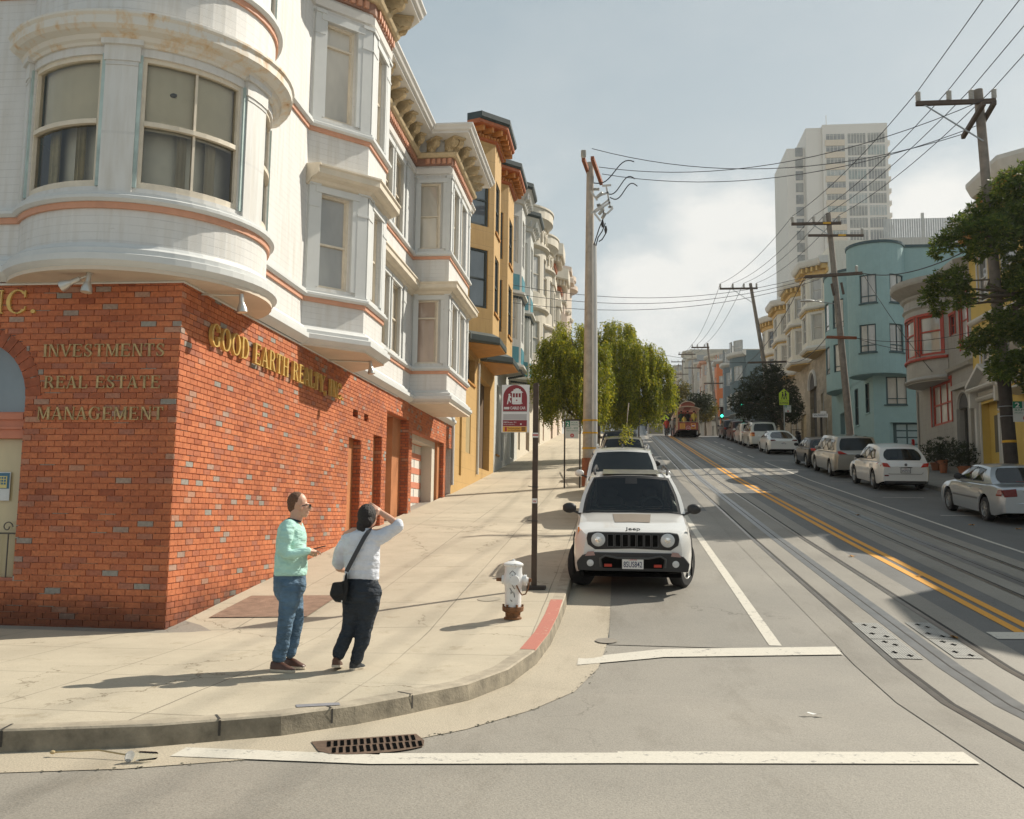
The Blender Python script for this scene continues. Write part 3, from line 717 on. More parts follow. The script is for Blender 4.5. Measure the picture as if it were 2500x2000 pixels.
# ---- upper storeys
ZB, ZU = 4.57, 11.75
cx, cy, rb = -6.6, 12.32, 1.63
k1 = math.sqrt(rb*rb-(cy-YC)**2); k2 = math.sqrt(rb*rb-(FX-cx)**2)
aS = math.atan2(-(cy-YC), -k1); aE = math.atan2(k2, FX-cx)
NA = 30
arc = [(cx+rb*math.cos(aS+(aE-aS)*i/NA), cy+rb*math.sin(aS+(aE-aS)*i/NA)) for i in range(NA+1)]
A0, A1, A2, A3, AP = 15.78, 16.66, 18.02, 18.9, .87
B0, B1, BP = 24.5, 27.75, 1.0
UP_ = Path([(-16, YC)]+arc+[(FX, A0), (FX+AP, A1), (FX+AP, A2), (FX, A3), (FX, B0), (FX+BP, B0), (FX+BP, B1), (FX, B1), (FX, YE)])
S_arc0 = UP_.s[1]; S_arc1 = UP_.s[1+NA]; iA = 2+NA
sA0, sA1, sA2, sA3, sB0, sB1, sB2, sB3, sE = UP_.s[iA:iA+9]
def s_ang(deg):          # angle measured at the bay's centre, 0 = straight towards -y
    a = R(deg)-math.pi/2; return S_arc0+(a-aS)*rb*(S_arc1-S_arc0)/((aE-aS)*rb)
ops = []; wins = []
ROW = {0: (5.63, 7.36), 1: (8.78, 10.62)}
BW = [(-39, 4.5), (22, 70), (90, 122)]
for a, c in BW:
    for r in (0, 1): ops.append((s_ang(a), s_ang(c), ROW[r][0], ROW[r][1], .12))
def addw(s0, s1, r, **k): ops.append((s0, s1, ROW[r][0], ROW[r][1], .14)); wins.append((s0, s1, r, k))
fA = sA1-sA0
for r in (0, 1):
    addw(sA0+fA*.22, sA0+fA*.74, r, gm=G_mid if r == 0 else G_warm, rail=.47 if r == 0 else .78)
    addw(sA1+.42, sA1+1.02, r, gm=G_warm); addw(sA2+fA*.26, sA2+fA*.76, r, gm=G_warm)
    addw(sA3+2.15, sA3+3.0, r, gm=G_warm); addw(sA3+3.35, sA3+4.2, r, gm=G_warm)
    addw(sB0+.16, sB0+.78, r, gm=G_warm if r else glass_mat('blind_pinkish', (.44,.32,.25), coat=.6), rail=.5 if r else .72); addw(sB1+.5, sB1+1.25, r, gm=G_warm); addw(sB1+1.75, sB1+2.5, r, gm=G_warm)
    addw(sB3+.9, sB3+1.8, r, gm=G_warm)
mb = MB(); pwall(mb, UP_, 0, sE, ZB, ZU+.3, ops, .14)
# end wall above the neighbour and roof
mb.quad((FX,YE,-.4),(-16,YE,-.4),(-16,YE,ZU+.3),(FX,YE,ZU+.3)); mb.quad((-16,YC,-.4),(-16,YE,-.4),(-16,YE,ZU+.3),(-16,YC,ZU+.3))
part(mb, 'upper_wall', M_wood, LB, recalc=False)
mb = MB(); mb.poly([(p.x, p.y, ZU) for p in UP_.p]+[(-16, YE, ZU)]); part(mb, 'roof', mat('roof_felt', (.12,.12,.12), .9), LB)
for s0, s1, r, k in wins:
    gm = k.pop('gm'); window(LB, UP_, s0, s1, ROW[r][0], ROW[r][1], M_sash, gm, .14, sill=None, casing=M_trimg, t=.045, **k)
# round bay windows with a real room behind
for a, c in BW:
    for r in (0, 1):
        z0, z1 = ROW[r]; s0, s1 = s_ang(a), s_ang(c)
        mb = MB(); t = .045; o0, o1 = -.11, -.03
        pbox(mb, UP_, s0, s0+t, z0, z1, o0, o1); pbox(mb, UP_, s1-t, s1, z0, z1, o0, o1); pbox(mb, UP_, s0+t, s1-t, z0, z0+.09, o0, o1-.002); pbox(mb, UP_, s0+t, s1-t, z1-.06, z1, o0, o1-.002)
        zm = z0+(z1-z0)*.50; pbox(mb, UP_, s0+t, s1-t, zm-.035, zm+.025, o0, o1+.012)
        if a == 22: sm_ = (s0+s1)/2; pbox(mb, UP_, sm_-.016, sm_+.016, z0+.09, z1-.06, o0, o1-.02)
        w = part(mb, 'window', M_sash, LB)
        g = MB(); psheet(g, UP_, s0+.03, s1-.03, z0+.03, z1-.03, -.075); part(g, 'pane', G_clear, w, recalc=False)
        for q0, q1 in ((s0-.05, s0-.006), (s1+.006, s1+.05)): g = MB(); pbox(g, UP_, q0, q1, z0, z1, -.02, .025); part(g, 'casing', mat('teal_weathered_trim', (.40,.50,.48), .6, var=.35, scale=2.2), w)
# blinds, curtains and the room lining seen through the round bay's glass
M_blind = mat('roller_blind', (.80,.72,.57), .8, var=.08, scale=1.5); M_rback = mat('room_shade', (.74,.70,.60), .9, var=.15, scale=1.2); M_curt = mat('curtain_olive', (.58,.49,.28), .9, var=.25, scale=5)
def bsheet(d0, d1, r, z0, z1, m, name, wav=0.):
    mb = MB(); n = 24; V = []
    for k in range(n+1):
        q = R(d0+(d1-d0)*k/n)-math.pi/2; rr = r+wav*math.sin(k*1.9); V += [(cx+rr*math.cos(q), cy+rr*math.sin(q), z0), (cx+rr*math.cos(q), cy+rr*math.sin(q), z1)]
    mb.add(V, [(2*k, 2*k+2, 2*k+3, 2*k+1) for k in range(n)], True); return part(mb, name, m, LB)
for r in (0, 1):
    z0, z1 = ROW[r]; zm = z0+(z1-z0)*.47
    bsheet(-50, 125, rb-.36, z0-.5, z1+.3, M_rback, 'room_lining')
    bsheet(8, 80, rb-.15, zm, z1+.1, M_blind, 'blind'); bsheet(-40, 8, rb-.16, zm+.05, z1+.1, M_blind, 'blind'); bsheet(84, 124, rb-.15, zm-.3, z1+.1, M_blind, 'blind')
    for a, w_ in ((-38, 11), (56, 6), (40, 5), (-14, 6)): bsheet(a, a+w_, rb-.26, z0-.3, z1, M_curt if a < 0 else M_blind, 'curtain', .02)
mb = MB(); q = R(36)-math.pi/2; mb.ell((cx+(rb-.14)*math.cos(q), cy+(rb-.14)*math.sin(q), 6.97), .05, .03, .03); part(mb, 'blind_pull', mat('lamp_grey', (.12,.12,.12), .5), LB)
# pilasters of the round bay
mb = MB()
for r in (0, 1):
    z0, z1 = ROW[r]
    for a, c in ((6.5, 20.2), (72, 88), (-47, -41)):
        mb = MB(); pbox(mb, UP_, s_ang(a), s_ang(c), z0-.08, z1-.10, -.01, .045); pbox(mb, UP_, s_ang(a)-.02, s_ang(c)+.02, z1-.10, z1+.10, -.01, .06)
        pbox(mb, UP_, s_ang(a)-.05, s_ang(c)+.05, z1+.10, z1+.17, -.01, .10); pbox(mb, UP_, s_ang(a), s_ang(c), z1-.16, z1-.13, .046, .055); part(mb, 'pilaster', M_smooth, LB)
# pilaster strips on the bays
mb = MB()
for r in (0, 1):
    z0, z1 = ROW[r]
    for a, c in ((sA0+.03, sA0+fA*.17), (sA0+fA*.82, sA1-.02), (sA1+.02, sA1+.3), (sA2-.26, sA2-.02), (sA2+.02, sA2+fA*.2), (sB0+.02, sB0+.1), (sB1-.14, sB1-.02), (sB1+.02, sB1+.25), (sB2-.2, sB2-.02), (sA3+1.55, sA3+1.85), (sA3+4.55, sA3+4.85)):
        mb = MB(); pbox(mb, UP_, a, c, z0-.1, z1+.12, -.01, .04); pbox(mb, UP_, a-.015, c+.015, z1-.28, z1-.24, .02, .052); pbox(mb, UP_, a-.02, c+.02, z1+.12, z1+.18, -.01, .07); part(mb, 'pilaster', M_trimg, LB)
def band_part(prof, name, m, s0=0, s1=None): mb = MB(); psweep(mb, UP_, s0, sE if s1 is None else s1, prof); return part(mb, name, m, LB, recalc=True)
# moulding over the brick, sill bands with their salmon strips, mid cornice, frieze
band_part([(-.02,4.56),(.05,4.56),(.13,4.62),(.17,4.66),(.17,4.74),(.12,4.76),(.12,4.82),(.06,4.86),(.04,4.90),(-.02,4.90)], 'base_moulding', M_trimg)
band_part([(-.02,5.345),(.035,5.345),(.035,5.425),(-.02,5.425)], 'salmon_band', M_orange)
band_part([(-.02,5.425),(.06,5.425),(.10,5.46),(.10,5.50),(.07,5.52),(.07,5.55),(.03,5.56),(-.02,5.57)], 'sill_moulding', M_trimg)
band_part([(-.02,8.48),(.035,8.48),(.035,8.56),(-.02,8.56)], 'salmon_band', M_orange)
band_part([(-.02,8.56),(.06,8.56),(.10,8.59),(.10,8.64),(.07,8.66),(.07,8.70),(.03,8.71),(-.02,8.72)], 'sill_moulding', M_trimg)
prof = [(-.02,7.47),(.03,7.47),(.05,7.50),(.09,7.52),(.12,7.57),(.22,7.60),(.27,7.64),(.27,7.74),(.30,7.77),(.30,7.80),(-.02,7.84)]
S_flat = sA3+1.4
band_part(prof, 'mid_cornice', M_rust, S_arc0-.02, S_arc1+.02); band_part(prof, 'mid_cornice', M_cream, sA0-.05, sA3+.05); band_part(prof, 'mid_cornice', M_cream, S_flat, sB3+.05)
# bay undersides
def soffit(pts, z, name='bay_soffit', m=M_soff):
    mb = MB(); mb.prism(pts, z-.03, z+.02); return part(mb, name, m, LB)
ro = rb+.10
soffit([(cx+ro*math.cos(aS-.02+(aE-aS+.04)*i/24), cy+ro*math.sin(aS-.02+(aE-aS+.04)*i/24)) for i in range(25)]+[(FX-.3, YC+.3)], 4.575)
for zz, nm, m in ((4.52, 'bay_soffit', M_soff),):
    soffit([(FX-.0, A0-.1), (FX+AP+.06, A1-.05), (FX+AP+.06, A2+.05), (FX, A3+.1)], 4.57)
    soffit([(FX, B0-.1), (FX+BP+.1, B0-.1), (FX+BP+.1, B1+.1), (FX, B1+.1)], 4.57)
# main cornice
sC = S_arc0-6
band_part([(-.02,10.85),(.05,10.87),(.06,11.02),(-.02,11.02)], 'architrave', M_trim)
mb = MB(); s = S_arc0
while s < sE-.2:
    if not any(abs(s-q) < .12 for q in (sA0,sA1,sA2,sA3,sB0,sB1,sB2,sB3)): pbox(mb, UP_, s, s+.085, 11.14, 11.28, -.01, .10)
    s += .15
part(mb, 'dentil_row', M_orange, LB)
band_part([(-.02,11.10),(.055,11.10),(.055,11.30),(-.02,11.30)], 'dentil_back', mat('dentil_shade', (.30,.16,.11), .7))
band_part([(-.02,11.30),(.13,11.30),(.17,11.34),(.20,11.40),(.16,11.44),(-.02,11.45)], 'bead_moulding', M_och)
band_part([(-.02,11.80),(.56,11.80),(.56,11.85),(.62,11.88),(.64,11.93),(.69,11.99),(.69,12.03),(-.02,12.08)], 'crown_cornice', M_trim)
def bracket_mb():
    mb = MB(); prof = []
    for k in range(15):      # scroll silhouette, local x = outward, z = up
        t = k/14; prof.append((.12+.40*t**.75, 11.50+.10*math.sin(t*math.pi)*.0+.20*t**1.6))
    side = [(.0,11.86),(.0,11.50),(.14,11.48),(.20,11.53),(.22,11.60),(.27,11.64),(.34,11.62),(.41,11.66),(.45,11.73),(.43,11.80),(.48,11.82),(.48,11.86)]
    mb.prism([(a, b-11.86) for a, b in side], -.075, .075, lambda a, b, h: (a, h, b))
    for sg in (-1, 1):
        mb.tube([( .13+.075*(1-t/10)*math.cos(t*.9), sg*.08, -.25+.075*(1-t/10)*math.sin(t*.9)) for t in range(9)], .017, 5)
        mb.tube([( .35+.05*(1-t/8)*math.cos(-t*.9+2), sg*.08, -.13+.05*(1-t/8)*math.sin(-t*.9+2)) for t in range(7)], .013, 5)
    for q in (-.045, 0, .045): mb.tube([(.12,q,-.375),(.22,q,-.28),(.30,q,-.235),(.42,q,-.20),(.46,q,-.12)], .016, 5)
    mb.box(-.0, .50, -.095, .095, -.045, -.001)
    return mb
bmesh_ = None
bspots = []
for a, c, n in ((S_arc0+.2, S_arc1-.2, 8), (S_arc1+.2, sA0-.25, 3), (sA0+.25, sA1-.15, 2), (sA1+.1, sA2-.1, 3), (sA2+.2, sA3-.3, 2), (sA3+.35, sB0-.3, 8), (sB0+.38, sB1-.12, 2), (sB1+.12, sB2-.12, 6), (sB3+.45, sE-.2, 5)):
    for i in range(n): bspots.append(a+(c-a)*(i/(n-1) if n > 1 else .5))
for s in bspots:
    p = UP_.at(s, -.005, 11.797); q = UP_.at(s, 1., 11.797); d = Vector((q[0]-p[0], q[1]-p[1], 0))
    if bmesh_ is None:
        o = part(bracket_mb(), 'cornice_bracket', M_och, LB, org=Vector((0,0,0))); bmesh_ = o
    else: o = bmesh_.copy(); COL.objects.link(o); ORG[o.name] = Vector((0,0,0))
    o.parent = LB; o.location = Vector(p)-ORG[LB.name]; o.rotation_euler = (0, 0, math.atan2(d.y, d.x))
# conduit along the brick head
mb = MB(); mb.tube([(-12, YC-.03, 4.53), (FX+.03, YC-.03, 4.53), (FX+.03, YE-8, 4.54)], .016, 6); part(mb, 'conduit', M_trim, LB)
# ---- spot lamps under the bays
M_lamp = mat('lamp_metal', (.55,.54,.50), .3, .6, var=.1); M_lens = mat('lamp_lens', (.62,.52,.40), .25, var=.1)
def spot(p, d, arm, label):
    t = thing('flood_lamp', label, 'lamp', p, group='flood lamps under the bays'); p = Vector(p); d = Vector(d).normalized()
    mb = MB(); mb.tube([Vector(arm), p-d*.10], .014, 6); part(mb, 'arm', M_lamp, t)
    mb = MB(); mb.tube([p-d*.12, p-d*.02, p], [.032,.032,.036], 10); mb.tube([p, p+d*.07, p+d*.13], [.036,.065,.072], 12); part(mb, 'lamp_body', M_lamp, t)
    mb = MB(); mb.tube([p+d*.131, p+d*.134], .066, 12); part(mb, 'lens', M_lens, t)
q = ony(165, 672, 10.75); spot((q.x+.05, 10.75, 4.42), (-.7,-.1,-.35), (q.x+.3, 10.80, 4.54), 'flood lamp aimed left, under the round bay above the bricks')
q = ony(215, 680, 10.75); spot((q.x, 10.75, 4.42), (-.05,-.1,-1), (q.x-.02, 10.78, 4.55), 'flood lamp pointing straight down on the shaded side of the round bay')
q = onx(591, 725, -5.0); spot((-5.0, q.y, 4.40), (.1,.0,-1), (FX, q.y-.1, 4.5), 'flood lamp on a dark arm by the sunlit brick under the round bay')
q = onx(908, 896, -4.7); spot((-4.72, q.y, 4.42), (.1,.0,-1), (FX, q.y-.2, 4.52), 'flood lamp on a dark arm under the angled bay')
# ---- gilded lettering (slab serif capitals)
def _bar(mb, x0, x1, y0, y1): mb.append([(x0,y0),(x1,y0),(x1,y1),(x0,y1)])
def _ring(mb, cx_, cy_, rx, ry, tx, ty, a0, a1, n=22):
    for i in range(n):
        a = a0+(a1-a0)*i/n; b = a0+(a1-a0)*(i+1)/n; c = math.cos; s = math.sin
        mb.append([(cx_+rx*c(a),cy_+ry*s(a)),(cx_+rx*c(b),cy_+ry*s(b)),(cx_+(rx-tx)*c(b),cy_+(ry-ty)*s(b)),(cx_+(rx-tx)*c(a),cy_+(ry-ty)*s(a))])
T_, t_, sf = .145, .05, .045
def glyph(ch):
    q = []; W = .72; st = lambda x, w=T_: (_bar(q, x, x+w, sf, 1-sf), _bar(q, x-.06, x+w+.06, 0, sf), _bar(q, x-.06, x+w+.06, 1-sf, 1))
    if ch == 'I': st(.06); W = .27
    elif ch in 'EF':
        st(.06); _bar(q, .2, .62, 1-.055, .9999); _bar(q, .59, .635, .78, .945); _bar(q, .2, .5, .475, .53); _bar(q, .46, .5, .40, .60)
        if ch == 'E': _bar(q, .2, .64, .0001, .055); _bar(q, .61, .66, .055, .24)
        W = .70
    elif ch == 'L': st(.06); _bar(q, .2, .62, .0001, .055); _bar(q, .585, .635, .055, .30); W = .66
    elif ch == 'T': st(.28); _bar(q, .02, .685, .945, .9999); _bar(q, .02, .065, .74, .945); _bar(q, .64, .685, .74, .945); W = .71
    elif ch == 'H': st(.06); st(.55); _bar(q, .205, .55, .475, .53); W = .76
    elif ch == 'N':
        st(.06, .055); st(.62, .055); q.append([(.06,1),(.21,1),(.675,0),(.56,0)]); W = .74
    elif ch == 'M':
        st(.06, .055); st(.72); q.append([(.06,1),(.20,1),(.50,.05),(.42,.05)]); q.append([(.42,.05),(.48,.05),(.80,1),(.73,1)]); W = .93
    elif ch == 'V': q.append([(.0,1),(.16,1),(.44,0),(.34,0)]); q.append([(.36,.02),(.42,.0),(.72,1),(.65,1)]); _bar(q,-.04,.2,.955,.9995); _bar(q,.58,.78,.955,.9995); W = .74
    elif ch == 'A': q.append([(.02,0),(.085,0),(.37,1),(.33,1)]); q.append([(.30,1),(.40,1),(.72,0),(.55,0)]); _bar(q,.16,.56,.29,.345); _bar(q,-.04,.15,0,sf*.98); _bar(q,.48,.78,0,sf*.98); W = .76
    elif ch == 'Y': q.append([(.0,1),(.16,1),(.42,.46),(.28,.46)]); q.append([(.36,.46),(.41,.46),(.70,1),(.62,1)]); _bar(q,.28,.42,.0,.46); _bar(q,.20,.50,0,sf*.98); _bar(q,-.05,.2,.955,.9995); _bar(q,.56,.76,.955,.9995); W = .72
    elif ch == 'R':
        st(.06); _ring(q, .32, .735, .30, .265, .13, .055, -math.pi/2, math.pi/2); _bar(q, .2, .33, .945, .9998); _bar(q, .2, .33, .4702, .525); q.append([(.36,.47),(.50,.47),(.74,0),(.58,0)]); _bar(q,.54,.78,0,sf*.97); W = .77
    elif ch == 'P': st(.06); _ring(q, .32, .735, .30, .265, .13, .055, -math.pi/2, math.pi/2); _bar(q, .2, .33, .945, .9998); _bar(q, .2, .33, .4702, .525); W = .66
    elif ch == 'D': st(.06); _ring(q, .30, .5, .44, .5, .15, .055, -math.pi/2, math.pi/2); _bar(q, .2, .31, .945, .9998); _bar(q, .2, .31, .0002, .055); W = .79
    elif ch == 'O': _ring(q, .42, .5, .42, .515, .145, .05, 0, 2*math.pi, 32); W = .86
    elif ch in 'CG':
        _ring(q, .42, .5, .42, .515, .145, .05, R(42), R(318), 26); _bar(q, .685, .735, .68, .98)
        if ch == 'G': _bar(q, .58, .73, .06, .42); _bar(q, .52, .80, .42, .465)
        else: q.append([(.70,.18),(.73,.15),(.765,.30),(.735,.31)])
        W = .83
    elif ch == 'S':
        _ring(q, .30, .745, .25, .265, .10, .055, R(20), R(270), 18); _ring(q, .30, .255, .27, .265, .11, .055, R(-160), R(90), 18); q.append([(.12,.64),(.22,.70),(.50,.36),(.40,.30)]); _bar(q, .48, .525, .70, .97); _bar(q, .05, .095, .03, .30); W = .62
    elif ch == '.': _ring(q, .10, .085, .085, .085, .084, .084, 0, 2*math.pi, 12); W = .24
    elif ch == ',': _ring(q, .10, .085, .085, .085, .084, .084, 0, 2*math.pi, 12); q.append([(.10,.06),(.185,.08),(.13,-.16),(.08,-.16)]); W = .24
    elif ch == ' ': W = .38
    return q, W
def letter_sign(txt, org, ux, uz, width, height, depth, standoff, name, label, m, pitch=None):
    items = []; x = 0
    for ch in txt: q, w = glyph(ch); items.append((x, q, ch)); x += w+.12
    tot = x-.12; sx = width/tot; o = Vector(org); ux = Vector(ux); uz = Vector(uz); nn = ux.cross(uz)
    t = thing(name, label, 'sign', org)
    for x0, q, ch in items:
        if ch == ' ': continue
        mb = MB()
        for i, pl in enumerate(q):
            e = .0004*(i % 7)
            mb.prism(pl, standoff, standoff+depth+e, lambda a, b, h: o+ux*(x0+a)*sx+uz*b*height+nn*h)
        part(mb, 'letter', m, t)
    return t
M_gold = mat('gilded_letter', (.62,.42,.13), .45, .25, var=.30, scale=9)
M_goldw = mat('weathered_gilt', (.42,.31,.15), .55, .2, var=.55, scale=10)
for txt, uL, uR, vT, vB, lab in (('INVESTMENTS', 108, 404, 842, 872, 'weathered gilt serif letters spelling INVESTMENTS on the shaded brick'),
                                ('REAL ESTATE', 110, 393, 919, 949, 'weathered gilt serif letters spelling REAL ESTATE, middle of three lines'),
                                ('MANAGEMENT', 93, 400, 994, 1025, 'weathered gilt serif letters spelling MANAGEMENT, lowest of three lines')):
    p = ony(uL, vB, YC); q = ony(uR, vB, YC); h = ony(uL, vT, YC).z-p.z
    letter_sign(txt, (p.x, YC, p.z), (1,0,0), (0,0,1), q.x-p.x, h, .02, .012, 'letter_sign', lab, M_goldw)
p = ony(-60, 770, YC); q = ony(93, 770, YC); h = ony(30, 712, YC).z-p.z
letter_sign('INC.', (p.x, YC, p.z+.01), (1,0,0), (0,0,1), q.x-p.x, h, .03, .014, 'letter_sign', 'large bright gilt letters INC. at the top of the shaded brick', M_gold)
pb = onx(503, 842, FX); pe = onx(829, 975, FX); pt = onx(503, 785, FX)
letter_sign('GOOD EARTH REALTY, INC.', (FX, pb.y, pb.z), (0,1,0), (0,0,1), pe.y-pb.y, pt.z-pb.z, .05, .03, 'letter_sign', 'row of raised gilt letters GOOD EARTH REALTY, INC. on the sunlit brick', M_gold)
# ================================================================ ROW HOUSES
RX = 14.9
def bay_verts(b):
    a, c, kind, p = b
    if kind == 'angled': q = [(a,0),(a+p,p),(c-p,p),(c,0)]
    elif kind == 'square': q = [(a,0),(a,p),(c,p),(c,0)]
    else:
        h = (c-a)/2; r = (h*h+p*p)/(2*p); mid = (a+c)/2; th = math.asin(min(1, h/r)) if p <= h else math.pi-math.asin(min(1, h/r))
        q = [(mid+r*math.sin(-th+2*th*k/12), p-r+r*math.cos(-th+2*th*k/12)) for k in range(13)]; q[0] = (a,0); q[-1] = (c,0)
    return q
class House:
    """row house on the left (facing +x) or right (facing -x) side of the street"""
    def __init__(s, side, y0, y1, ztop, label, wallm, bays, zb, name='row_house', x=None, deep=14., ground=None, gops=(), gmat=None, group=None, zlow=None):
        s.side = side; s.x = x if x is not None else (FX if side == 'L' else RX); sg = 1 if side == 'L' else -1; s.sg = sg
        s.y0, s.y1, s.zt, s.zb, s.deep = y0, y1, ztop, zb, deep; s.bays = bays; s.ops = []; s.wins = []
        zg = (SW(s.x, y0) if side == 'L' else SR(s.x, y0)); s.zg = zg
        s.root = thing(name, label, 'house', (s.x, (y0+y1)/2, zg), group)
        V = [(y0, 0)]; s.bi = []
        for b in bays: s.bi.append((len(V), len(bay_verts(b)))); V += bay_verts(b)
        V.append((y1, 0)); s.V = V
        pts = [(s.x+sg*o, y) for y, o in V]
        if side == 'R': pts = pts[::-1]
        s.P = Path(pts)
        s.G = Path([(s.x, y0), (s.x, y1)] if side == 'L' else [(s.x, y1), (s.x, y0)])
        s.wm = wallm; s.gm = gmat or wallm; s.gops = gops
    def vs(s, k): return s.P.s[k] if s.side == 'L' else s.P.s[len(s.V)-1-k]
    def seg(s, k0, k1, f0, f1):       # s-range between vertices k0,k1 (ordered in +y), fractions measured from the near end
        a, b = s.vs(k0), s.vs(k1); u = a+(b-a)*f0; v = a+(b-a)*f1; return (min(u, v), max(u, v))
    def flat(s, ya, yb):              # s-range on the plain wall given street positions
        for k in range(len(s.V)-1):
            if s.V[k][1] == 0 and s.V[k+1][1] == 0 and s.V[k][0]-1e-6 <= ya and yb <= s.V[k+1][0]+1e-6:
                L_ = s.V[k+1][0]-s.V[k][0]; return s.seg(k, k+1, (ya-s.V[k][0])/L_, (yb-s.V[k][0])/L_)
        raise ValueError((ya, yb))
    def bayseg(s, i, where, f0, f1):
        k, n = s.bi[i]
        if where == 'near': return s.seg(k, k+1, f0, f1)
        if where == 'front': return s.seg(k+1, k+2, f0, f1)
        if where == 'far': return s.seg(k+2, k+3, f0, f1)
        return s.seg_round(k, n, f0, f1)
    def seg_round(s, k, n, f0, f1):
        a, b = s.vs(k), s.vs(k+n-1); u = a+(b-a)*f0; v = a+(b-a)*f1; return (min(u, v), max(u, v))
    def win(s, rng, z0, z1, fm, gm, **k): s.wins.append((rng, z0, z1, fm, gm, k)); s.ops.append((rng[0], rng[1], z0, z1, k.get('reveal', .12)))
    def sweep(s, prof, name, m, a=0, b=None): mb = MB(); psweep(mb, s.P, a, s.P.len if b is None else b, prof); return part(mb, name, m, s.root)
    def build(s, parapet=.0, sidem=None, roofm=None):
        mb = MB(); pwall(mb, s.P, 0, s.P.len, s.zb, s.zt, s.ops, .12)
        xb = s.x-s.sg*s.deep
        for y in (s.y0+.004, s.y1-.004): mb.quad((s.x,y,s.zg-1.5),(xb,y,s.zg-1.5),(xb,y,s.zt),(s.x,y,s.zt))
        mb.quad((xb,s.y0,s.zg-1.5),(xb,s.y1,s.zg-1.5),(xb,s.y1,s.zt),(xb,s.y0,s.zt))
        part(mb, 'wall', s.wm, s.root, recalc=False)
        mb = MB()
        gl = [(s.gs(o[0], o[1])+tuple(o[2:5])) for o in s.gops]
        pwall(mb, s.G, 0, s.G.len, s.zg-2.0, s.zb, gl, .3); part(mb, 'ground_floor_wall', s.gm, s.root, recalc=False)
        mb = MB(); pl = [(p.x, p.y, s.zt-parapet) for p in s.P.p]+[(xb, s.P.p[-1].y, s.zt-parapet), (xb, s.P.p[0].y, s.zt-parapet)]; mb.poly(pl)
        part(mb, 'roof', roofm or mat('roof_felt', (.12,.12,.12), .9), s.root)
        for rng, z0, z1, fm, gm, k in s.wins:
            k.setdefault('reveal', .12); window(s.root, s.P, rng[0], rng[1], z0, z1, fm, gm, **k)
        for b in s.bays:
            q = bay_verts(b); mb = MB(); mb.prism([(s.x+s.sg*(o+(.05 if o else -.02)), y) for y, o in q], s.zb-.06, s.zb+.004); part(mb, 'bay_soffit', s.soffm, s.root)
        return s
    soffm = None
    def gs(s, ya, yb):
        a, b = ya-s.y0, yb-s.y0
        return (a, b) if s.side == 'L' else (s.y1-yb, s.y1-ya)
    def gdoor(s, ya, yb, z0, z1, m, d=.3, name='door', fm=None, lites=None):
        a, b = s.gs(ya, yb); mb = MB(); pbox(mb, s.G, a+.003, b-.003, z0, z1-.003, -d-.05, -d+.02); dd = part(mb, name, m, s.root)
        if fm: mb = MB(); pbox(mb, s.G, a-.10, a, z0, z1, -.01, .05); pbox(mb, s.G, b, b+.10, z0, z1, -.01, .05); pbox(mb, s.G, a-.14, b+.14, z1, z1+.16, -.01, .07); part(mb, 'frame', fm, dd)
        if lites:
            nx, nz, lm = lites; mb = MB()
            for i in range(nx):
                for j in range(nz):
                    w = (b-a)/nx; h = (z1-z0)/nz; pbox(mb, s.G, a+w*i+.07, a+w*(i+1)-.07, z0+h*j+.08, z0+h*(j+1)-.06, -d+.02, -d+.028)
            part(mb, 'panel', lm, dd)
        return dd
    def gwin(s, ya, yb, z0, z1, fm, gm, **k):
        a, b = s.gs(ya, yb); return window(s.root, s.G, a, b, z0, z1, fm, gm, **k)
def dentils(P, a, b, z0, z1, o0, o1, w, pitch):
    mb = MB(); s = a+pitch*.3
    while s+w < b:
        pbox(mb, P, s, s+w, z0, z1, o0, o1); s += pitch
    return mb
def brackets(h, m, a, b, z0, z1, o0, o1, w, pitch):
    s = a+pitch*.3
    while s+w < b: mb = MB(); pbox(mb, h.P, s, s+w, z0, z1, o0, o1); part(mb, 'bracket', m, h.root); s += pitch
House.soffm = M_grey
# materials of the rows
M_yel = boards('yellow_ochre_boards', (.50,.315,.115), .55, .62, .65, .07, bstr=.25)
M_dkgreen = mat('dark_green_trim', (.045,.06,.06), .5, var=.2)
M_orbr = mat('orange_brown_trim', (.42,.12,.04), .55, var=.25, scale=5)
M_gold2 = mat('golden_eaves', (.45,.21,.04), .6, var=.2, scale=4)
M_greyh = boards('pale_grey_boards', (.52,.52,.49), .2, .75, .65, .05, bstr=.2)
M_teal2 = mat('teal_panel', (.04,.20,.25), .55, var=.15)
M_creamw = boards('cream_plaster', (.58,.53,.44), .6, .85, .65, .06, bstr=.15)
M_creamt = mat('cream_ornament', (.60,.54,.44), .6, var=.1)
M_pinkw = mat('pinkish_plaster', (.58,.47,.38), .7, var=.08)
M_teal = mat('turquoise_stucco', (.27,.40,.405), .8, var=.07, scale=2, bumps=.55, bscale=28)
M_tealt = mat('dark_teal_trim', (.035,.075,.085), .5, var=.2)
M_vic = boards('white_cream_boards', (.70,.665,.57), .16, .8, .65, .05, bstr=.2)
M_vict = mat('yellow_dentil_trim', (.62,.42,.16), .6, var=.15)
M_stone = brick_mat('beige_stone_blocks', [(0,(.34,.28,.19)),(.4,(.40,.33,.225)),(.75,(.45,.375,.26))], (.25,.21,.15), u_len=.62, row=.31, soot=False)
M_gryw = boards('grey_boards', (.335,.315,.28), .24, .55, .65, .06, bstr=.3)
M_gryt = mat('grey_ornament', (.36,.34,.30), .6, var=.12)
M_redf = mat('red_window_trim', (.40,.055,.032), .5, var=.15)
M_yelw = mat('bright_yellow_stucco', (.60,.42,.10), .7, var=.08, scale=2, bumps=.2)
M_whit = mat('white_ornament', (.60,.58,.53), .55, var=.08)
M_blk = mat('black_sash', (.03,.032,.033), .45)
M_redgold = mat('bracket_orange', (.50,.20,.045), .55, var=.3, scale=7)
M_slate = mat('bluegrey_boards', (.12,.165,.18), .65, var=.1)
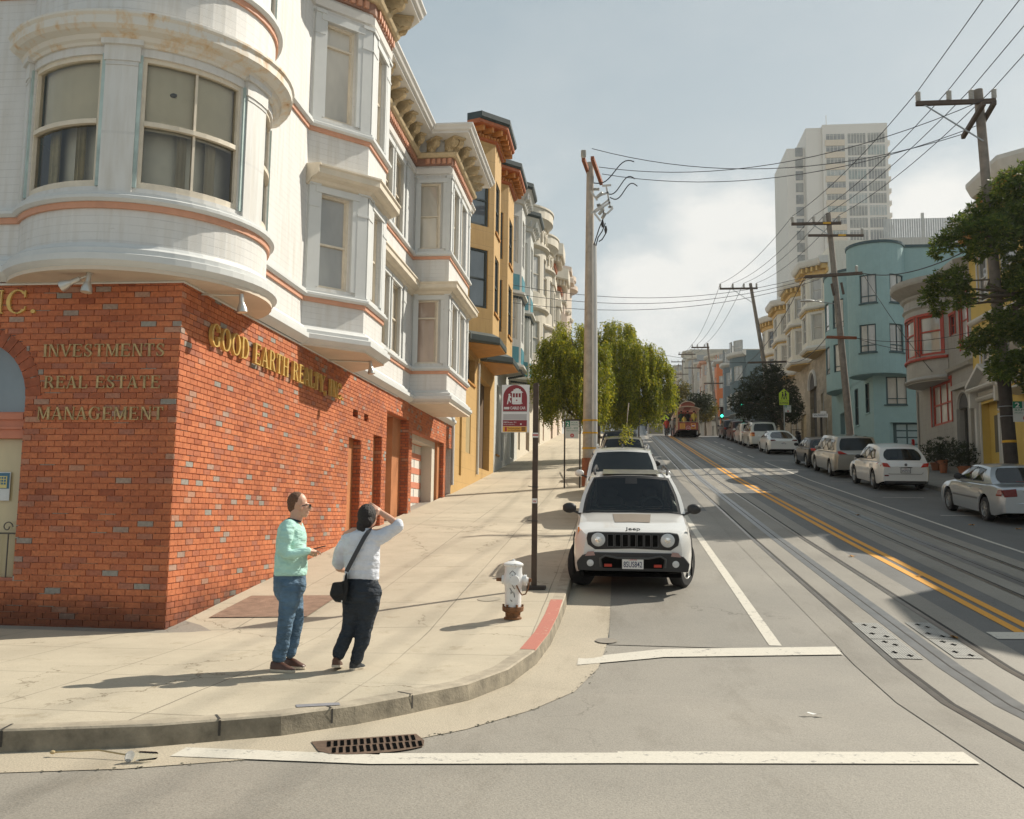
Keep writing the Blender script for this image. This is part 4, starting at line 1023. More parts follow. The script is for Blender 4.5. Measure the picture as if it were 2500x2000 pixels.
M_pumpk = mat('orange_stucco', (.66,.19,.06), .65, var=.08)
# ---- ochre house with dark cornices
zs = SW(FX, 31)
h = House('L', YE+.02, 41.8, 14.75, 'ochre yellow house with two angled bays, dark eaves and orange brackets', M_yel, [(33.15,36.85,'angled',.92),(37.55,41.5,'angled',.92)], 8.05,
    gops=[(32.6,33.1,3.0,6.0),(34.0,35.1,3.9,5.6),(33.1,35.9,6.6,7.6),(37.0,40.4,3.5,7.2)])
h.soffm = M_gold2
for i in (0, 1):
    for z0, z1 in ((9.2,11.4),(12.3,14.3)):
        h.win(h.bayseg(i,'near',.16,.80), z0, z1, M_dkgreen, G_blue, t=.07); h.win(h.bayseg(i,'front',.2,.8), z0, z1, M_dkgreen, G_dark, t=.07, sill=M_gold2); h.win(h.bayseg(i,'far',.2,.8), z0, z1, M_dkgreen, G_blue)
h.build(parapet=.4)
for i in (0, 1):
    mb = MB(); a, b = h.vs(h.bi[i][0]), h.vs(h.bi[i][0]+3); pwall(mb, h.P, a, b, 14.75, 16.05); q = bay_verts(h.bays[i]); mb.poly([(FX+o, y, 16.05) for y, o in q]); mb.quad((FX-.01,q[0][0],14.7),(FX-.01,q[-1][0],14.7),(FX-.01,q[-1][0],16.05),(FX-.01,q[0][0],16.05)); part(mb, 'bay_top', M_yel, h.root, recalc=False)
eave = [(-.02,16.0),(.50,16.0),(.55,16.05),(.55,16.38),(-.02,16.42)]
for i in (0, 1):
    a, b = h.vs(h.bi[i][0])-.05, h.vs(h.bi[i][0]+3)+.05
    h.sweep([(-.02,15.55),(.08,15.6),(.10,15.66),(.10,15.75),(-.02,15.8)], 'bay_cornice', M_orbr, a, b)
    h.sweep([(-.02,15.8),(.03,15.8),(.03,16.0),(-.02,16.0)], 'frieze', M_redgold, a, b)
    h.sweep([(-.02,16.0),(.46,16.0),(.50,16.05),(.50,16.16),(-.02,16.16)], 'eave', M_orbr, a, b); h.sweep([(-.02,16.162),(.52,16.162),(.58,16.24),(.58,16.42),(-.02,16.44)], 'gutter_edge', M_dkgreen, a, b)
    mb = dentils(h.P, a+.1, b-.1, 15.66, 15.76, .10, .15, .07, .14); part(mb, 'dentil_row', M_redgold, h.root)
    brackets(h, M_redgold, a+.15, b-.15, 15.80, 15.998, .03, .42, .09, .42)
    h.sweep([(-.02,7.86),(.25,7.86),(.30,7.92),(.30,8.12),(-.02,8.3)], 'bay_canopy', M_dkgreen, a-.2, b+.1)
    q = bay_verts(h.bays[i]); mb = MB(); mb.prism([(FX+(o+(.28 if o else -.02)), y) for y, o in q], 7.84, 7.858); part(mb, 'canopy_soffit', M_gold2, h.root)
mb = MB(); xb = FX-13.9
mb.box(xb, FX-.6, YE+.02, YE+.30, 14.70, 14.95); mb.box(FX-.598, FX+.02, YE+.022, YE+1.6, 14.7, 14.98); part(mb, 'parapet', M_yel, h.root)
h.gdoor(37.0, 38.1, 3.4, 7.2, M_orbr, .25, 'door_surround'); h.gdoor(38.1, 40.4, 3.5, 7.2, mat('dark_doorway', (.10,.06,.03), .7), .29, 'entry')
h.gwin(33.1, 35.9, 6.6, 7.6, M_blk, G_dark, mull=2, rail=0, reveal=.3, sill=M_gold2); h.gdoor(34.0, 35.1, 3.9, 5.6, mat('vent_grille', (.34,.26,.13), .7), .05, 'vent'); h.gdoor(32.6, 33.1, 3.0, 6.0, mat('olive_door', (.28,.25,.13), .6), .15)
mb = MB(); mb.tube([(FX+.06,36.6,7.6),(FX+.06,36.6,3.2)], .05, 8); mb.tube([(FX+.05,YE+.06,14.6),(FX+.05,YE+.06,2.6)], .05, 8); part(mb, 'drainpipe', M_trimg, h.root)
# ---- pale grey house with teal panels
h = House('L', 41.82, 51.6, 17.3, 'pale grey house with two angled bays and teal panels between the storeys', M_greyh, [(42.9,46.4,'angled',.95),(47.4,51.0,'angled',.95)], 8.6,
    gops=[(42.6,43.6,4.4,7.6),(44.4,45.2,4.2,6.0),(48.2,50.2,4.6,7.6)])
for i in (0, 1):
    for z0, z1 in ((9.9,11.9),(13.6,15.9)):
        h.win(h.bayseg(i,'near',.16,.84), z0, z1, M_whit, G_mid); h.win(h.bayseg(i,'front',.2,.8), z0, z1, M_whit, G_dark)
        h.win(h.bayseg(i,'far',.2,.8), z0, z1, M_whit, G_dark)
h.build(parapet=.3)
for i in (0, 1):
    a, b = h.vs(h.bi[i][0]), h.vs(h.bi[i][0]+3)
    for zp in (12.3, 8.8):
        mb = MB()
        for k in range(3):
            r0, r1 = h.seg(h.bi[i][0]+k, h.bi[i][0]+k+1, .1, .9); pbox(mb, h.P, r0, r1, zp, zp+.75, -.01, .025)
        part(mb, 'teal_panel', M_teal2, h.root)
        h.sweep([(-.02,zp-.3),(.06,zp-.3),(.16,zp-.2),(.16,zp-.1),(-.02,zp-.06)], 'belt_moulding', M_whit, a, b)
        part(dentils(h.P, a+.05, b-.05, zp-.42, zp-.32, -.01, .06, .08, .16), 'dentil_row', M_dkgreen, h.root)
h.sweep([(-.02,16.5),(.10,16.55),(.14,16.7),(.45,17.2),(-.02,17.2)], 'cove_cornice', M_whit)
h.sweep([(-.02,17.201),(.50,17.201),(.56,17.3),(.56,17.48),(-.02,17.52)], 'gutter_edge', M_dkgreen)
brackets(h, M_greyh, .3, h.P.len-.3, 16.72, 17.19, .14, .36, .10, .38)
h.gwin(42.6, 43.6, 4.4, 7.6, M_dkgreen, G_dark, sill=M_gold2, reveal=.2); h.gdoor(44.4, 45.2, 4.2, 6.0, M_blk, .2); h.gdoor(48.2, 50.2, 4.6, 7.6, mat('slate_garage', (.16,.19,.2), .6), .2, 'garage_door')
# ---- cream house with two round bays
h = House('L', 51.62, 63.4, 19.2, 'cream house with two round bays under drum shaped cornices', M_creamw, [(53.0,57.2,'round',1.25),(58.3,62.5,'round',1.25)], 9.6, gops=[(52.2,53.2,5.3,8.4),(56.6,58.9,5.6,8.4),(61.5,62.9,6.2,8.6)])
h.soffm = M_creamt
for i in (0, 1):
    for z0, z1 in ((10.9,12.9),(14.6,16.8)):
        for f0, f1 in ((.06,.28),(.38,.62),(.72,.94)): h.win(h.bayseg(i,'r',f0,f1), z0, z1, M_creamt, G_mid if f0 < .2 else G_dark)
h.build(parapet=.3)
for i in (0, 1):
    k, n = h.bi[i]; a, b = h.vs(k), h.vs(k+n-1)
    for zp in (10.1, 13.5): h.sweep([(-.02,zp),(.10,zp+.04),(.20,zp+.14),(.20,zp+.24),(.05,zp+.34),(-.02,zp+.36)], 'belt_moulding', M_creamt, a-.02, b+.02)
    h.sweep([(-.02,17.2),(.08,17.25),(.22,17.36),(.22,17.46),(.08,17.52),(-.02,17.56)], 'belt_moulding', M_creamt, a-.02, b+.02)
    h.sweep([(-.02,18.6),(.10,18.64),(.34,18.95),(.40,19.0),(.40,19.5),(.46,19.56),(.46,19.66),(-.02,19.7)], 'drum_cornice', M_creamt, a-.02, b+.02)
    mb = MB()
    for j in range(11):
        s0 = a+(b-a)*(j+.5)/11; mb.tube([h.P.at(s0+.14*math.cos(t), .06, 18.12+.30*math.sin(t)) for t in [math.pi*q/8 for q in range(9)]], .035, 5); pbox(mb, h.P, s0-.05, s0+.05, 17.75, 18.3, -.01, .08)
    part(mb, 'frieze_ornament', M_creamt, h.root)
h.sweep([(-.02,18.9),(.30,18.95),(.36,19.05),(.36,19.25),(-.02,19.3)], 'cornice', M_creamt)
for ya, yb, z0, z1 in ((52.2,53.2,5.3,8.4),(61.5,62.9,6.2,8.6)): h.gdoor(ya, yb, z0, z1, mat('dark_doorway', (.10,.06,.03), .7), .25)
h.gdoor(56.6, 58.9, 5.6, 8.4, mat('brown_garage', (.17,.09,.05), .6), .2, 'garage_door')
# ---- cream house with orange brackets
h = House('L', 63.42, 77.0, 21.0, 'cream house with angled bays and orange trimmed eaves', M_creamw, [(64.6,68.6,'angled',1.0),(71.6,75.6,'angled',1.0)], 11.0, gops=[(64.6,66.8,6.7,9.2),(69.5,70.6,7.2,9.8)])
for i in (0, 1):
    for z0, z1 in ((12.0,14.0),(15.4,17.6)):
        for wh in ('near','front','far'): h.win(h.bayseg(i,wh,.2,.8), z0, z1, M_whit, G_mid)
h.build(parapet=.3)
for i in (0, 1):
    a, b = h.vs(h.bi[i][0])-.05, h.vs(h.bi[i][0]+3)+.05
    h.sweep([(-.02,19.2),(.1,19.25),(.14,19.5),(-.02,19.6)], 'frieze', M_orbr, a, b); brackets(h, M_cream, a+.1, b-.1, 19.6, 20.0, .0, .5, .12, .34)
    h.sweep([(-.02,20.0),(.62,20.0),(.68,20.1),(.68,20.9),(-.02,21.05)], 'eave', M_creamt, a, b)
    h.sweep([(-.02,14.5),(.12,14.55),(.12,14.75),(-.02,14.8)], 'belt_moulding', M_creamt, a, b); h.sweep([(-.02,17.9),(.10,17.95),(.10,18.5),(-.02,18.6)], 'belt_moulding', M_creamt, a, b)
h.gdoor(64.6, 66.8, 6.7, 9.2, mat('brown_garage', (.17,.09,.05), .6), .2, 'garage_door'); h.gdoor(69.5, 70.6, 7.2, 9.8, M_orbr, .2)
# ---- pinkish houses higher up
for (y0, y1, zt, bb, m, lab, nm) in ((77.02, 85.2, 22.9, [(78.0,81.2,'angled',1.0),(82.0,84.8,'angled',1.0)], M_pinkw, 'pinkish plaster house with stepped bays, beyond the cream houses', 2),
                                     (85.22, 93.4, 24.2, [(86.2,89.2,'round',1.0),(90.0,93.0,'round',1.0)], mat('sand_plaster', (.58,.49,.40), .7, var=.08), 'sand coloured house at the top of the left row', 2)):
    h = House('L', y0, y1, zt, lab, m, bb, 12.6+(y0-77)*.12, gops=[(y0+1, y0+3.2, G(y0)+.1, G(y0)+2.6)])
    for i in (0, 1):
        for k in range(2):
            z0 = h.zb+.9+3.4*k
            if h.bays[i][2] == 'round':
                for f0, f1 in ((.06,.28),(.38,.62)): h.win(h.bayseg(i,'r',f0,f1), z0, z0+2, M_whit, G_mid)
            else:
                for wh in ('near','front'): h.win(h.bayseg(i,wh,.2,.8), z0, z0+2, M_whit, G_mid)
    h.build(parapet=.3)
    for k in range(3): z = h.zb+.2+3.4*k; h.sweep([(-.02,z),(.14,z+.05),(.2,z+.2),(.2,z+.3),(-.02,z+.4)], 'belt_moulding', M_creamt)
    h.sweep([(-.02,zt-.9),(.3,zt-.6),(.6,zt-.5),(.6,zt-.1),(-.02,zt)], 'cornice', M_pinkw)
    h.gdoor(y0+1, y0+3.2, G(y0)+.1, G(y0)+2.6, mat('brown_garage', (.17,.09,.05), .6), .2, 'garage_door')
# ================================================================ right side
# ---- corner block out of frame whose roof shades the street
h = House('R', 17.6, 31.6, 11.2, 'plain stucco corner house at the right edge of the street', mat('buff_stucco', (.42,.37,.29), .8, var=.1, bumps=.3), [(19,22.6,'angled',.9),(26,29.6,'angled',.9)], 4.6)
for i in (0, 1):
    for z0 in (5.6, 8.4):
        for wh in ('near','front','far'): h.win(h.bayseg(i,wh,.2,.8), z0, z0+1.8, M_whit, G_dark)
h.build(parapet=.3); h.sweep([(-.02,10.6),(.3,10.8),(.45,10.9),(.45,11.2),(-.02,11.25)], 'cornice', M_whit)
# ---- yellow house with pediment door
h = House('R', 31.62, 41.2, 14.0, 'yellow house with white trim, bracketed cornice and pedimented double door', M_yelw, [(32.6,36.9,'angled',1.0)], 6.4, gops=[(38.4,40.5,3.9,6.75),(33.4,35.6,2.8,5.2)])
h.soffm = M_whit
for z0, z1 in ((7.2,9.2),(10.6,12.6)):
    for wh in ('near','front','far'): h.win(h.bayseg(0,wh,.18,.82), z0, z1, M_whit, G_dark, casing=M_whit)
    h.win(h.flat(37.7,38.6), z0, z1, M_whit, G_dark, casing=M_whit); h.win(h.flat(39.3,40.3), z0, z1, M_whit, G_dark, casing=M_whit)
h.build(parapet=.3)
h.sweep([(-.02,13.0),(.06,13.02),(.06,13.3),(-.02,13.3)], 'frieze', M_gold2); brackets(h, M_gold2, .1, h.P.len-.1, 13.32, 13.72, .02, .5, .12, .5)
h.sweep([(-.02,13.74),(.62,13.74),(.68,13.85),(.80,14.15),(.80,14.3),(-.02,14.4)], 'cornice', M_whit)
for z in (6.5, 9.8): h.sweep([(-.02,z),(.10,z+.03),(.16,z+.12),(.16,z+.2),(-.02,z+.26)], 'belt_moulding', M_whit)
d = h.gdoor(38.4, 40.5, 3.9, 6.75, M_yelw, .32, 'entry', fm=M_whit)
mb = MB(); a, b = h.gs(38.55, 39.5); pbox(mb, h.G, a, b, 3.95, 5.95, -.30, -.24); part(mb, 'door_leaf', mat('grey_white_door', (.50,.50,.47), .5), d)
mb = MB(); pbox(mb, h.G, a+.22, b-.22, 4.7, 5.75, -.24, -.232); a2, b2 = h.gs(39.6, 40.0); pbox(mb, h.G, a2, b2, 4.4, 5.9, -.30, -.292); pbox(mb, h.G, a-.1, b+.5, 6.05, 6.6, -.29, -.28); part(mb, 'glazing', G_dark, d)
mb = MB()
ap, bp = h.gs(38.05, 40.9); mid = (ap+bp)/2
psweep(mb, h.G, ap, bp, [(-.01,6.92),(.42,6.92),(.48,7.0),(.48,7.06),(-.01,7.08)])
for sgn in (-1, 1):
    V = []
    e = ap if sgn < 0 else bp
    for (s_, z) in ((e, 7.08), (mid, 7.82), (mid, 7.96), (e, 7.22)): V += [h.G.at(s_, 0, z), h.G.at(s_, .48, z)]
    mb.add(V, [(0,2,3,1),(2,4,5,3),(4,6,7,5),(6,0,1,7),(0,6,4,2),(1,3,5,7)])
mb.poly([h.G.at(ap,.05,7.08), h.G.at(bp,.05,7.08), h.G.at(mid,.05,7.82)])
part(mb, 'pediment', M_whit, h.root)
for e in (ap+.12, bp-.12):
    mb = MB(); pbox(mb, h.G, e-.10, e+.10, 3.7, 6.3, -.01, .14); pbox(mb, h.G, e-.09, e+.09, 6.3, 6.92, .0, .36); part(mb, 'door_bracket', M_whit, h.root)
h.gwin(33.4, 35.6, 2.8, 5.2, M_whit, G_dark, reveal=.3, mull=1, casing=M_whit)
# ---- grey house with red windows and round bay
h = House('R', 41.22, 48.9, 12.3, 'grey boarded house with red window frames and a round corner bay', M_gryw, [(44.1,48.0,'round',1.15)], 8.05, gops=[(43.9,46.6,6.05,8.0),(44.9,46.2,3.2,4.3),(41.7,43.0,3.6,6.5)])
h.soffm = M_gryt
for f0, f1 in ((.05,.30),(.36,.64),(.70,.95)): h.win(h.bayseg(0,'r',f0,f1), 9.2, 11.05, M_redf, G_mid if f0 else G_dark, t=.09, rail=.6, casing=M_redf)
h.win(h.flat(43.1,43.7), 9.9, 10.8, M_redf, G_dark, casing=M_redf); h.win(h.flat(41.6,42.5), 9.0, 11.6, M_redf, G_pale, casing=M_redf)
h.build(parapet=.2)
k, n = h.bi[0]; a, b = h.vs(k+n-1), h.vs(k)
h.sweep([(-.02,8.05),(.12,8.06),(.16,8.12),(.10,8.2),(.03,8.25),(.03,8.9),(-.02,8.9)], 'bay_base', M_gryt, a-.02, b+.02)
h.sweep([(-.02,9.0),(.10,9.0),(.12,9.06),(.10,9.12),(-.02,9.14)], 'sill_moulding', M_redf, a-.02, b+.02)
h.sweep([(-.02,11.12),(.05,11.14),(.05,11.4),(.14,11.5),(.08,11.6),(.06,11.9),(.16,12.0),(.2,12.1),(-.02,12.1)], 'frieze', M_gryt, a-.02, b+.02)
h.sweep([(-.02,12.1),(.34,12.3),(.62,12.5),(.66,12.62),(.66,12.78),(-.02,12.95)], 'cornice', M_gryt)
h.sweep([(-.02,8.2),(.16,8.25),(.22,8.4),(-.02,8.5)], 'belt_moulding', M_gryt, 0, a-.02); h.sweep([(-.02,8.2),(.16,8.25),(.22,8.4),(-.02,8.5)], 'belt_moulding', M_gryt, b+.02)
w = h.gwin(43.9, 46.6, 6.05, 8.0, M_redf, G_pale, reveal=.16, mull=2, t=.10, casing=M_redf); h.gwin(44.9, 46.2, 3.2, 4.3, M_redf, G_dark, reveal=.2, rail=0, casing=M_redf)
mb = MB(); a, b = h.gs(41.7, 43.0); pbox(mb, h.G, a, b, 3.4, 6.5, -.30, -.26); dd = part(mb, 'doorway', mat('dark_gate', (.045,.045,.045), .6), h.root)
mb = MB()
for q in range(9): s_ = a+.08+(b-a-.16)*q/8; mb.tube([h.G.at(s_, -.2, 3.4), h.G.at(s_, -.2, 6.45)], .015, 5)
part(mb, 'gate_bars', M_blk, dd)
mb = MB(); mid = (a+b)/2; r = (b-a)/2
mb.poly([h.G.at(mid+(r)*math.cos(t), .012, 6.5+r*math.sin(t)) for t in [math.pi*q/12 for q in range(13)]]); part(mb, 'fanlight', mat('dark_gate', (.045,.045,.045), .6), dd)
mb = MB(); mb.tube([h.G.at(mid+(r+.08)*math.cos(t), .02, 6.5+(r+.08)*math.sin(t)) for t in [math.pi*q/14 for q in range(15)]], .10, 6)
pbox(mb, h.G, a-.34, a-.02, 3.2, 6.5, -.01, .12); pbox(mb, h.G, b+.02, b+.34, 3.2, 6.5, -.01, .12); pbox(mb, h.G, a-.38, b+.38, 7.35, 7.55, -.01, .22); part(mb, 'door_surround', M_gryt, h.root)
mb = MB(); mb.tube([(RX-.05,48.6,8.0),(RX-.05,48.6,4.2),(RX-.05,48.3,3.4)], .05, 8); part(mb, 'drainpipe', M_gryt, h.root)
# ---- turquoise building on the alley corner: one path round street front, round corner bay and alley wall
TY, TZ, TE = 56.8, 17.75, 67.6
TB = thing('turquoise_building', 'turquoise stucco building with round corner bay and a garage on the alley', 'building', (RX, TY, SR(RX, TY)))
tcx, tcy, tr = RX+.42, TY+.42, 1.62
q1 = math.sqrt(tr*tr-.42**2)
b0 = math.atan2(q1, RX-tcx); b1 = math.atan2(TY-tcy, q1)
if b1 < 0: b1 += 2*math.pi
arcT = [(tcx+tr*math.cos(b0+(b1-b0)*i/18), tcy+tr*math.sin(b0+(b1-b0)*i/18)) for i in range(19)]
bv = bay_verts((62.0,66.4,'round',1.0))
stP = [(RX-o, y) for y, o in bv][::-1]
TP = Path([(RX, TE)]+stP+arcT+[(RX+14, TY)])
TL = Path([(RX, TE), (RX, TY), (RX+14, TY)])
nb = len(stP); sb0, sb1 = TP.s[1], TP.s[nb]; sc0, sc1 = TP.s[nb+1], TP.s[nb+19]
tops = []; tw = []
def tadd(a, b, z0, z1, gm, **k): tops.append((a, b, z0, z1, .12)); tw.append((a, b, z0, z1, gm, k))
def saT(u, v): # arc position seen at a pixel column
    r_ = ray(u, v); best = None
    for i in range(199, -1, -1):
        t = b0+(b1-b0)*i/199; x = tcx+tr*math.cos(t); y = tcy+tr*math.sin(t)
        if x/y <= r_[0]/r_[1]: return sc0+(sc1-sc0)*i/199
    return sc0
for (vt, vb, zz0, zz1) in ((667, 738, 14.2, 15.9), (790, 860, 11.3, 12.95)):
    for u0, u1 in ((2098, 2139), (2172, 2205)):
        a, b = sorted((saT(u0, vt), saT(u1, vt)))
        if b-a > .3: tadd(a, b, zz0, zz1, G_mid, mull=1, rail=.25, sill=M_tealt)
    tadd(sc0-1.6, sc0-.9, zz0-.1, zz1+.1, G_dark, rail=.5, sill=M_teal)
    for f0, f1 in ((.08,.26),(.38,.62),(.72,.92)): tadd(sb0+(sb1-sb0)*f0, sb0+(sb1-sb0)*f1, zz0-.1, zz1+.1, G_mid if f0 > .3 else G_dark, rail=.2)
mb = MB(); pwall(mb, TP, 0, TP.len, 10.12, TZ, tops, .12)
xr = RX+14
mb.quad((RX,TE-.01,3),(xr,TE-.01,3),(xr,TE-.01,TZ),(RX,TE-.01,TZ)); mb.quad((xr,TY,3),(xr,TE,3),(xr,TE,TZ),(xr,TY,TZ))
part(mb, 'upper_wall', M_teal, TB, recalc=False)
mb = MB(); mb.poly([(p.x, p.y, TZ-.3) for p in TP.p]+[(xr, TE, TZ-.3)]); part(mb, 'roof', mat('roof_felt', (.12,.12,.12), .9), TB)
sl = lambda y: TE-y
sx = lambda x: (TE-TY)+(x-RX)
gu = lambda u: ony(u, 1000, TY).x
GX0, GX1 = gu(2171), gu(2268); WX0, WX1 = gu(2163), gu(2215)
gops = [(sx(WX0), sx(WX1), 8.35, 10.0, .14), (sx(GX0), sx(GX1), 5.2, 7.3, .35), (sl(58.6), sl(57.7), 8.0, 9.8, .14), (sl(61.2), sl(60.3), 7.5, 9.8, .14), (sl(65.2), sl(63.9), 5.4, 8.7, .5), (sl(59.3), sl(58.5), 5.4, 6.3, .14)]
mb = MB(); pwall(mb, TL, 0, TL.len, 2.5, 10.16, gops, .14); part(mb, 'ground_floor_wall', M_teal, TB, recalc=False)
for a, b, z0, z1, gm, k in tw: window(TB, TP, a, b, z0, z1, M_tealt, gm, reveal=.12, t=.06, **k)
window(TB, TL, gops[0][0], gops[0][1], 8.35, 10.0, M_tealt, G_mid, reveal=.14, mull=1, rail=.22, sill=M_tealt)
for g_ in (gops[2], gops[3], gops[5]): window(TB, TL, g_[0], g_[1], g_[2], g_[3], M_tealt, G_dark, reveal=.14, rail=.5, sill=M_teal)
mb = MB(); pbox(mb, TL, gops[1][0]+.003, gops[1][1]-.003, 5.2, 7.297, -.35, -.28); gd = part(mb, 'garage_door', M_tealt, TB)
mb = MB(); a, b = gops[1][:2]
for i in range(3):
    for j in range(5): w_ = (b-a-.3)/3; pbox(mb, TL, a+.15+w_*i+.05, a+.15+w_*(i+1)-.05, 5.28+.4*j, 5.28+.4*j+.32, -.28, -.27)
part(mb, 'panel', mat('pale_teal_panel', (.28,.37,.39), .5), gd)
mb = MB(); pbox(mb, TL, gops[4][0]+.003, gops[4][1]-.003, 5.2, 8.697, -.5, -.45); part(mb, 'doorway', mat('dark_gate', (.045,.045,.045), .6), TB)
for nm, pr, m in (('parapet_cap', [(-.02,TZ),(.06,TZ),(.06,TZ+.16),(-.25,TZ+.18),(-.25,TZ)], M_tealt),):
    mb = MB(); psweep(mb, TP, 0, TP.len, pr); part(mb, nm, m, TB)
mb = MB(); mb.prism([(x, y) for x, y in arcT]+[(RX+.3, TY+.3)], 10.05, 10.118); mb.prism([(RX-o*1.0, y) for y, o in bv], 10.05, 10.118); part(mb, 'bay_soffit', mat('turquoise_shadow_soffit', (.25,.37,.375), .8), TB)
# ---- white building behind with a roof deck
WBx = thing('white_building', 'plain white boarded building rising behind the turquoise one', 'building', (20, 63.3, 5.9))
mb = MB(); mb.box(18.6, 32, 67.8, 80, 4, 21.6); part(mb, 'wall', boards('offwhite_siding', (.60,.575,.52), .3, .85, .7, .04, bstr=.2), WBx, recalc=True)
dk = thing('roof_deck_railing', 'white timber railing and fence of a roof deck on the white building', 'railing', (23, 68, 21.60))
mb = MB()
for x in (21.6, 25.2, 29.0, 31.8): mb.box(x-.09, x+.09, 68, 68.18, 21.60, 23.45)
mb.box(24.8, 31.8, 68.03, 68.12, 23.35, 23.45); mb.box(24.8, 31.8, 68.03, 68.12, 22.65, 22.73); mb.box(24.8, 31.8, 68.03, 68.12, 21.73, 21.87)
for k in range(14): mb.box(25.3+k*.47, 25.34+k*.47, 68.04, 68.1, 21.87, 22.65)
mb.bar((29.0,68.1,21.75), (31.7,68.1,23.35), .09); part(mb, 'railing', M_whit, dk)
mb = MB()
for k in range(38): mb.box(18.9+k*.16, 19.03+k*.16, 68.02, 68.06, 21.60, 23.05)
part(mb, 'fence_boards', mat('bleached_boards', (.55,.55,.53), .8, var=.12), dk)
# ---- white and yellow Victorian block with four bays
h = House('R', 67.62, 94.0, 19.9, 'white Victorian block with four stacked angled bays and yellow dentil cornices', M_vic, [(68.4,72.9,'angled',1.15),(74.6,79.2,'angled',1.15),(81.0,85.6,'angled',1.15),(87.6,92.6,'round',1.2)], 13.75,
    gmat=M_stone, gops=[(70.2,71.0,9.0,10.8),(72.6,75.0,6.9,11.6),(76.6,78.8,7.5,10.0),(80.2,81.2,9.0,10.6),(82.6,83.6,8.5,10.2),(87.0,89.4,8.9,11.3),(69.0,69.7,7.0,9.2)], name='victorian_block')
h.soffm = M_vict
for i in range(4):
    for z0, z1 in ((14.5,16.4),(17.4,19.0)):
        if i < 3:
            for wh in ('near','front','far'): h.win(h.bayseg(i,wh,.24,.76), z0, z1, M_whit, G_mid if wh == 'near' else G_dark, casing=M_whit)
        else:
            for f0, f1 in ((.08,.26),(.40,.60),(.74,.92)): h.win(h.bayseg(i,'r',f0,f1), z0, z1, M_whit, G_dark, casing=M_whit)
h.build(parapet=.3)
h.sweep([(-.02,19.2),(.08,19.22),(.08,19.5),(-.02,19.5)], 'frieze', M_vict); brackets(h, M_vict, .1, h.P.len-.1, 19.5, 19.85, .0, .42, .14, .42)
h.sweep([(-.02,19.86),(.50,19.86),(.58,19.95),(.66,20.2),(.66,20.35),(-.02,20.4)], 'cornice', M_whit)
for z in (16.75,):
    h.sweep([(-.02,z),(.16,z+.03),(.24,z+.12),(.24,z+.22),(-.02,z+.3)], 'belt_cornice', M_whit); part(dentils(h.P, .1, h.P.len-.1, z-.14, z-.02, .0, .12, .10, .2), 'dentil_row', M_vict, h.root)
h.sweep([(-.02,13.75),(.12,13.78),(.2,13.95),(.1,14.1),(-.02,14.15)], 'bay_base', M_whit)
mb = MB(); a, b = h.gs(72.6, 75.0); pbox(mb, h.G, a, b, 6.8, 11.6, -.32, -.28); dd = part(mb, 'archway', mat('archway_shade', (.07,.065,.06), .8), h.root)
mb = MB(); mid = (a+b)/2; r = (b-a)/2; mb.poly([h.G.at(mid+r*math.cos(t), .012, 11.6+r*math.sin(t)) for t in [math.pi*q/14 for q in range(15)]]); part(mb, 'arch_head', mat('archway_shade', (.07,.065,.06), .8), dd)
mb = MB(); mb.tube([h.G.at(mid+(r+.12)*math.cos(t), .02, 11.6+(r+.12)*math.sin(t)) for t in [math.pi*q/14 for q in range(15)]], .15, 6); part(mb, 'arch_moulding', M_whit, h.root)
for ya, yb, z0, z1 in ((70.2,71.0,9.0,10.8),(80.2,81.2,9.0,10.6),(82.6,83.6,8.5,10.2),(69.0,69.7,7.0,9.2)): h.gwin(ya, yb, z0, z1, M_whit, G_mid, reveal=.2)
for ya, yb, z0, z1 in ((76.6,78.8,7.5,10.0),(87.0,89.4,8.9,11.3)): h.gdoor(ya, yb, z0, z1, mat('tan_garage', (.40,.30,.16), .6), .2, 'garage_door', lites=(3,4,mat('tan_panel', (.44,.34,.19), .6)))
# upper storey block stepping back over the nearest bay
mb = MB(); mb.box(RX+.5, RX+3.4, 68.2, 73.4, 19.6, 21.6); part(mb, 'attic', M_vic, h.root)
# ---- beyond the cross street
def simple_row(side, y0, y1, zt, lab, m, bay, tm, gm, fl, x=None, kind='angled', zb=None):
    zb = zb or G((y0+y1)/2)+3.6
    h = House(side, y0, y1, zt, lab, m, [(y0+.9, y0+.9+(y1-y0)*.5, kind, bay)], zb, gops=[(y1-2.8, y1-.6, G(y1)+.1, G(y1)+2.7)], x=x)
    for k in range(fl):
        z0 = zb+.8+3.1*k
        if kind == 'round':
            for f0, f1 in ((.06,.28),(.38,.62),(.72,.94)): h.win(h.bayseg(0,'r',f0,f1), z0, z0+1.7, tm, gm)
        else:
            for wh in ('near','front','far'): h.win(h.bayseg(0,wh,.2,.8), z0, z0+1.7, tm, gm)
        h.win(h.flat(y0+.9+(y1-y0)*.5+.5, y0+.9+(y1-y0)*.5+1.4), z0, z0+1.7, tm, gm)
    h.build(parapet=.2); h.sweep([(-.02,zt-.6),(.2,zt-.5),(.4,zt-.3),(.4,zt),(-.02,zt+.05)], 'cornice', tm); h.gdoor(y1-2.8, y1-.6, G(y1)+.1, G(y1)+2.7, mat('brown_garage', (.17,.09,.05), .6), .2, 'garage_door')
    return h
h = simple_row('R', 111, 121, 21.2, 'slate blue house with a round corner bay beyond the cross street', M_slate, 1.5, M_whit, G_mid, 3, kind='round')
h = simple_row('R', 121.1, 129, 21.6, 'slate blue angled bay house next to the orange one', mat('slate_light', (.15,.19,.21), .65, var=.1), 1.2, M_whit, G_mid, 3)
h = simple_row('R', 129.1, 140, 23.4, 'bright orange stucco house far up the street', M_pumpk, 1.3, M_whit, G_mid, 3)
h = simple_row('R', 140.1, 152, 26.0, 'cream house with a rounded bay far up the street', M_creamw, 1.5, M_creamt, G_mid, 3, kind='round')
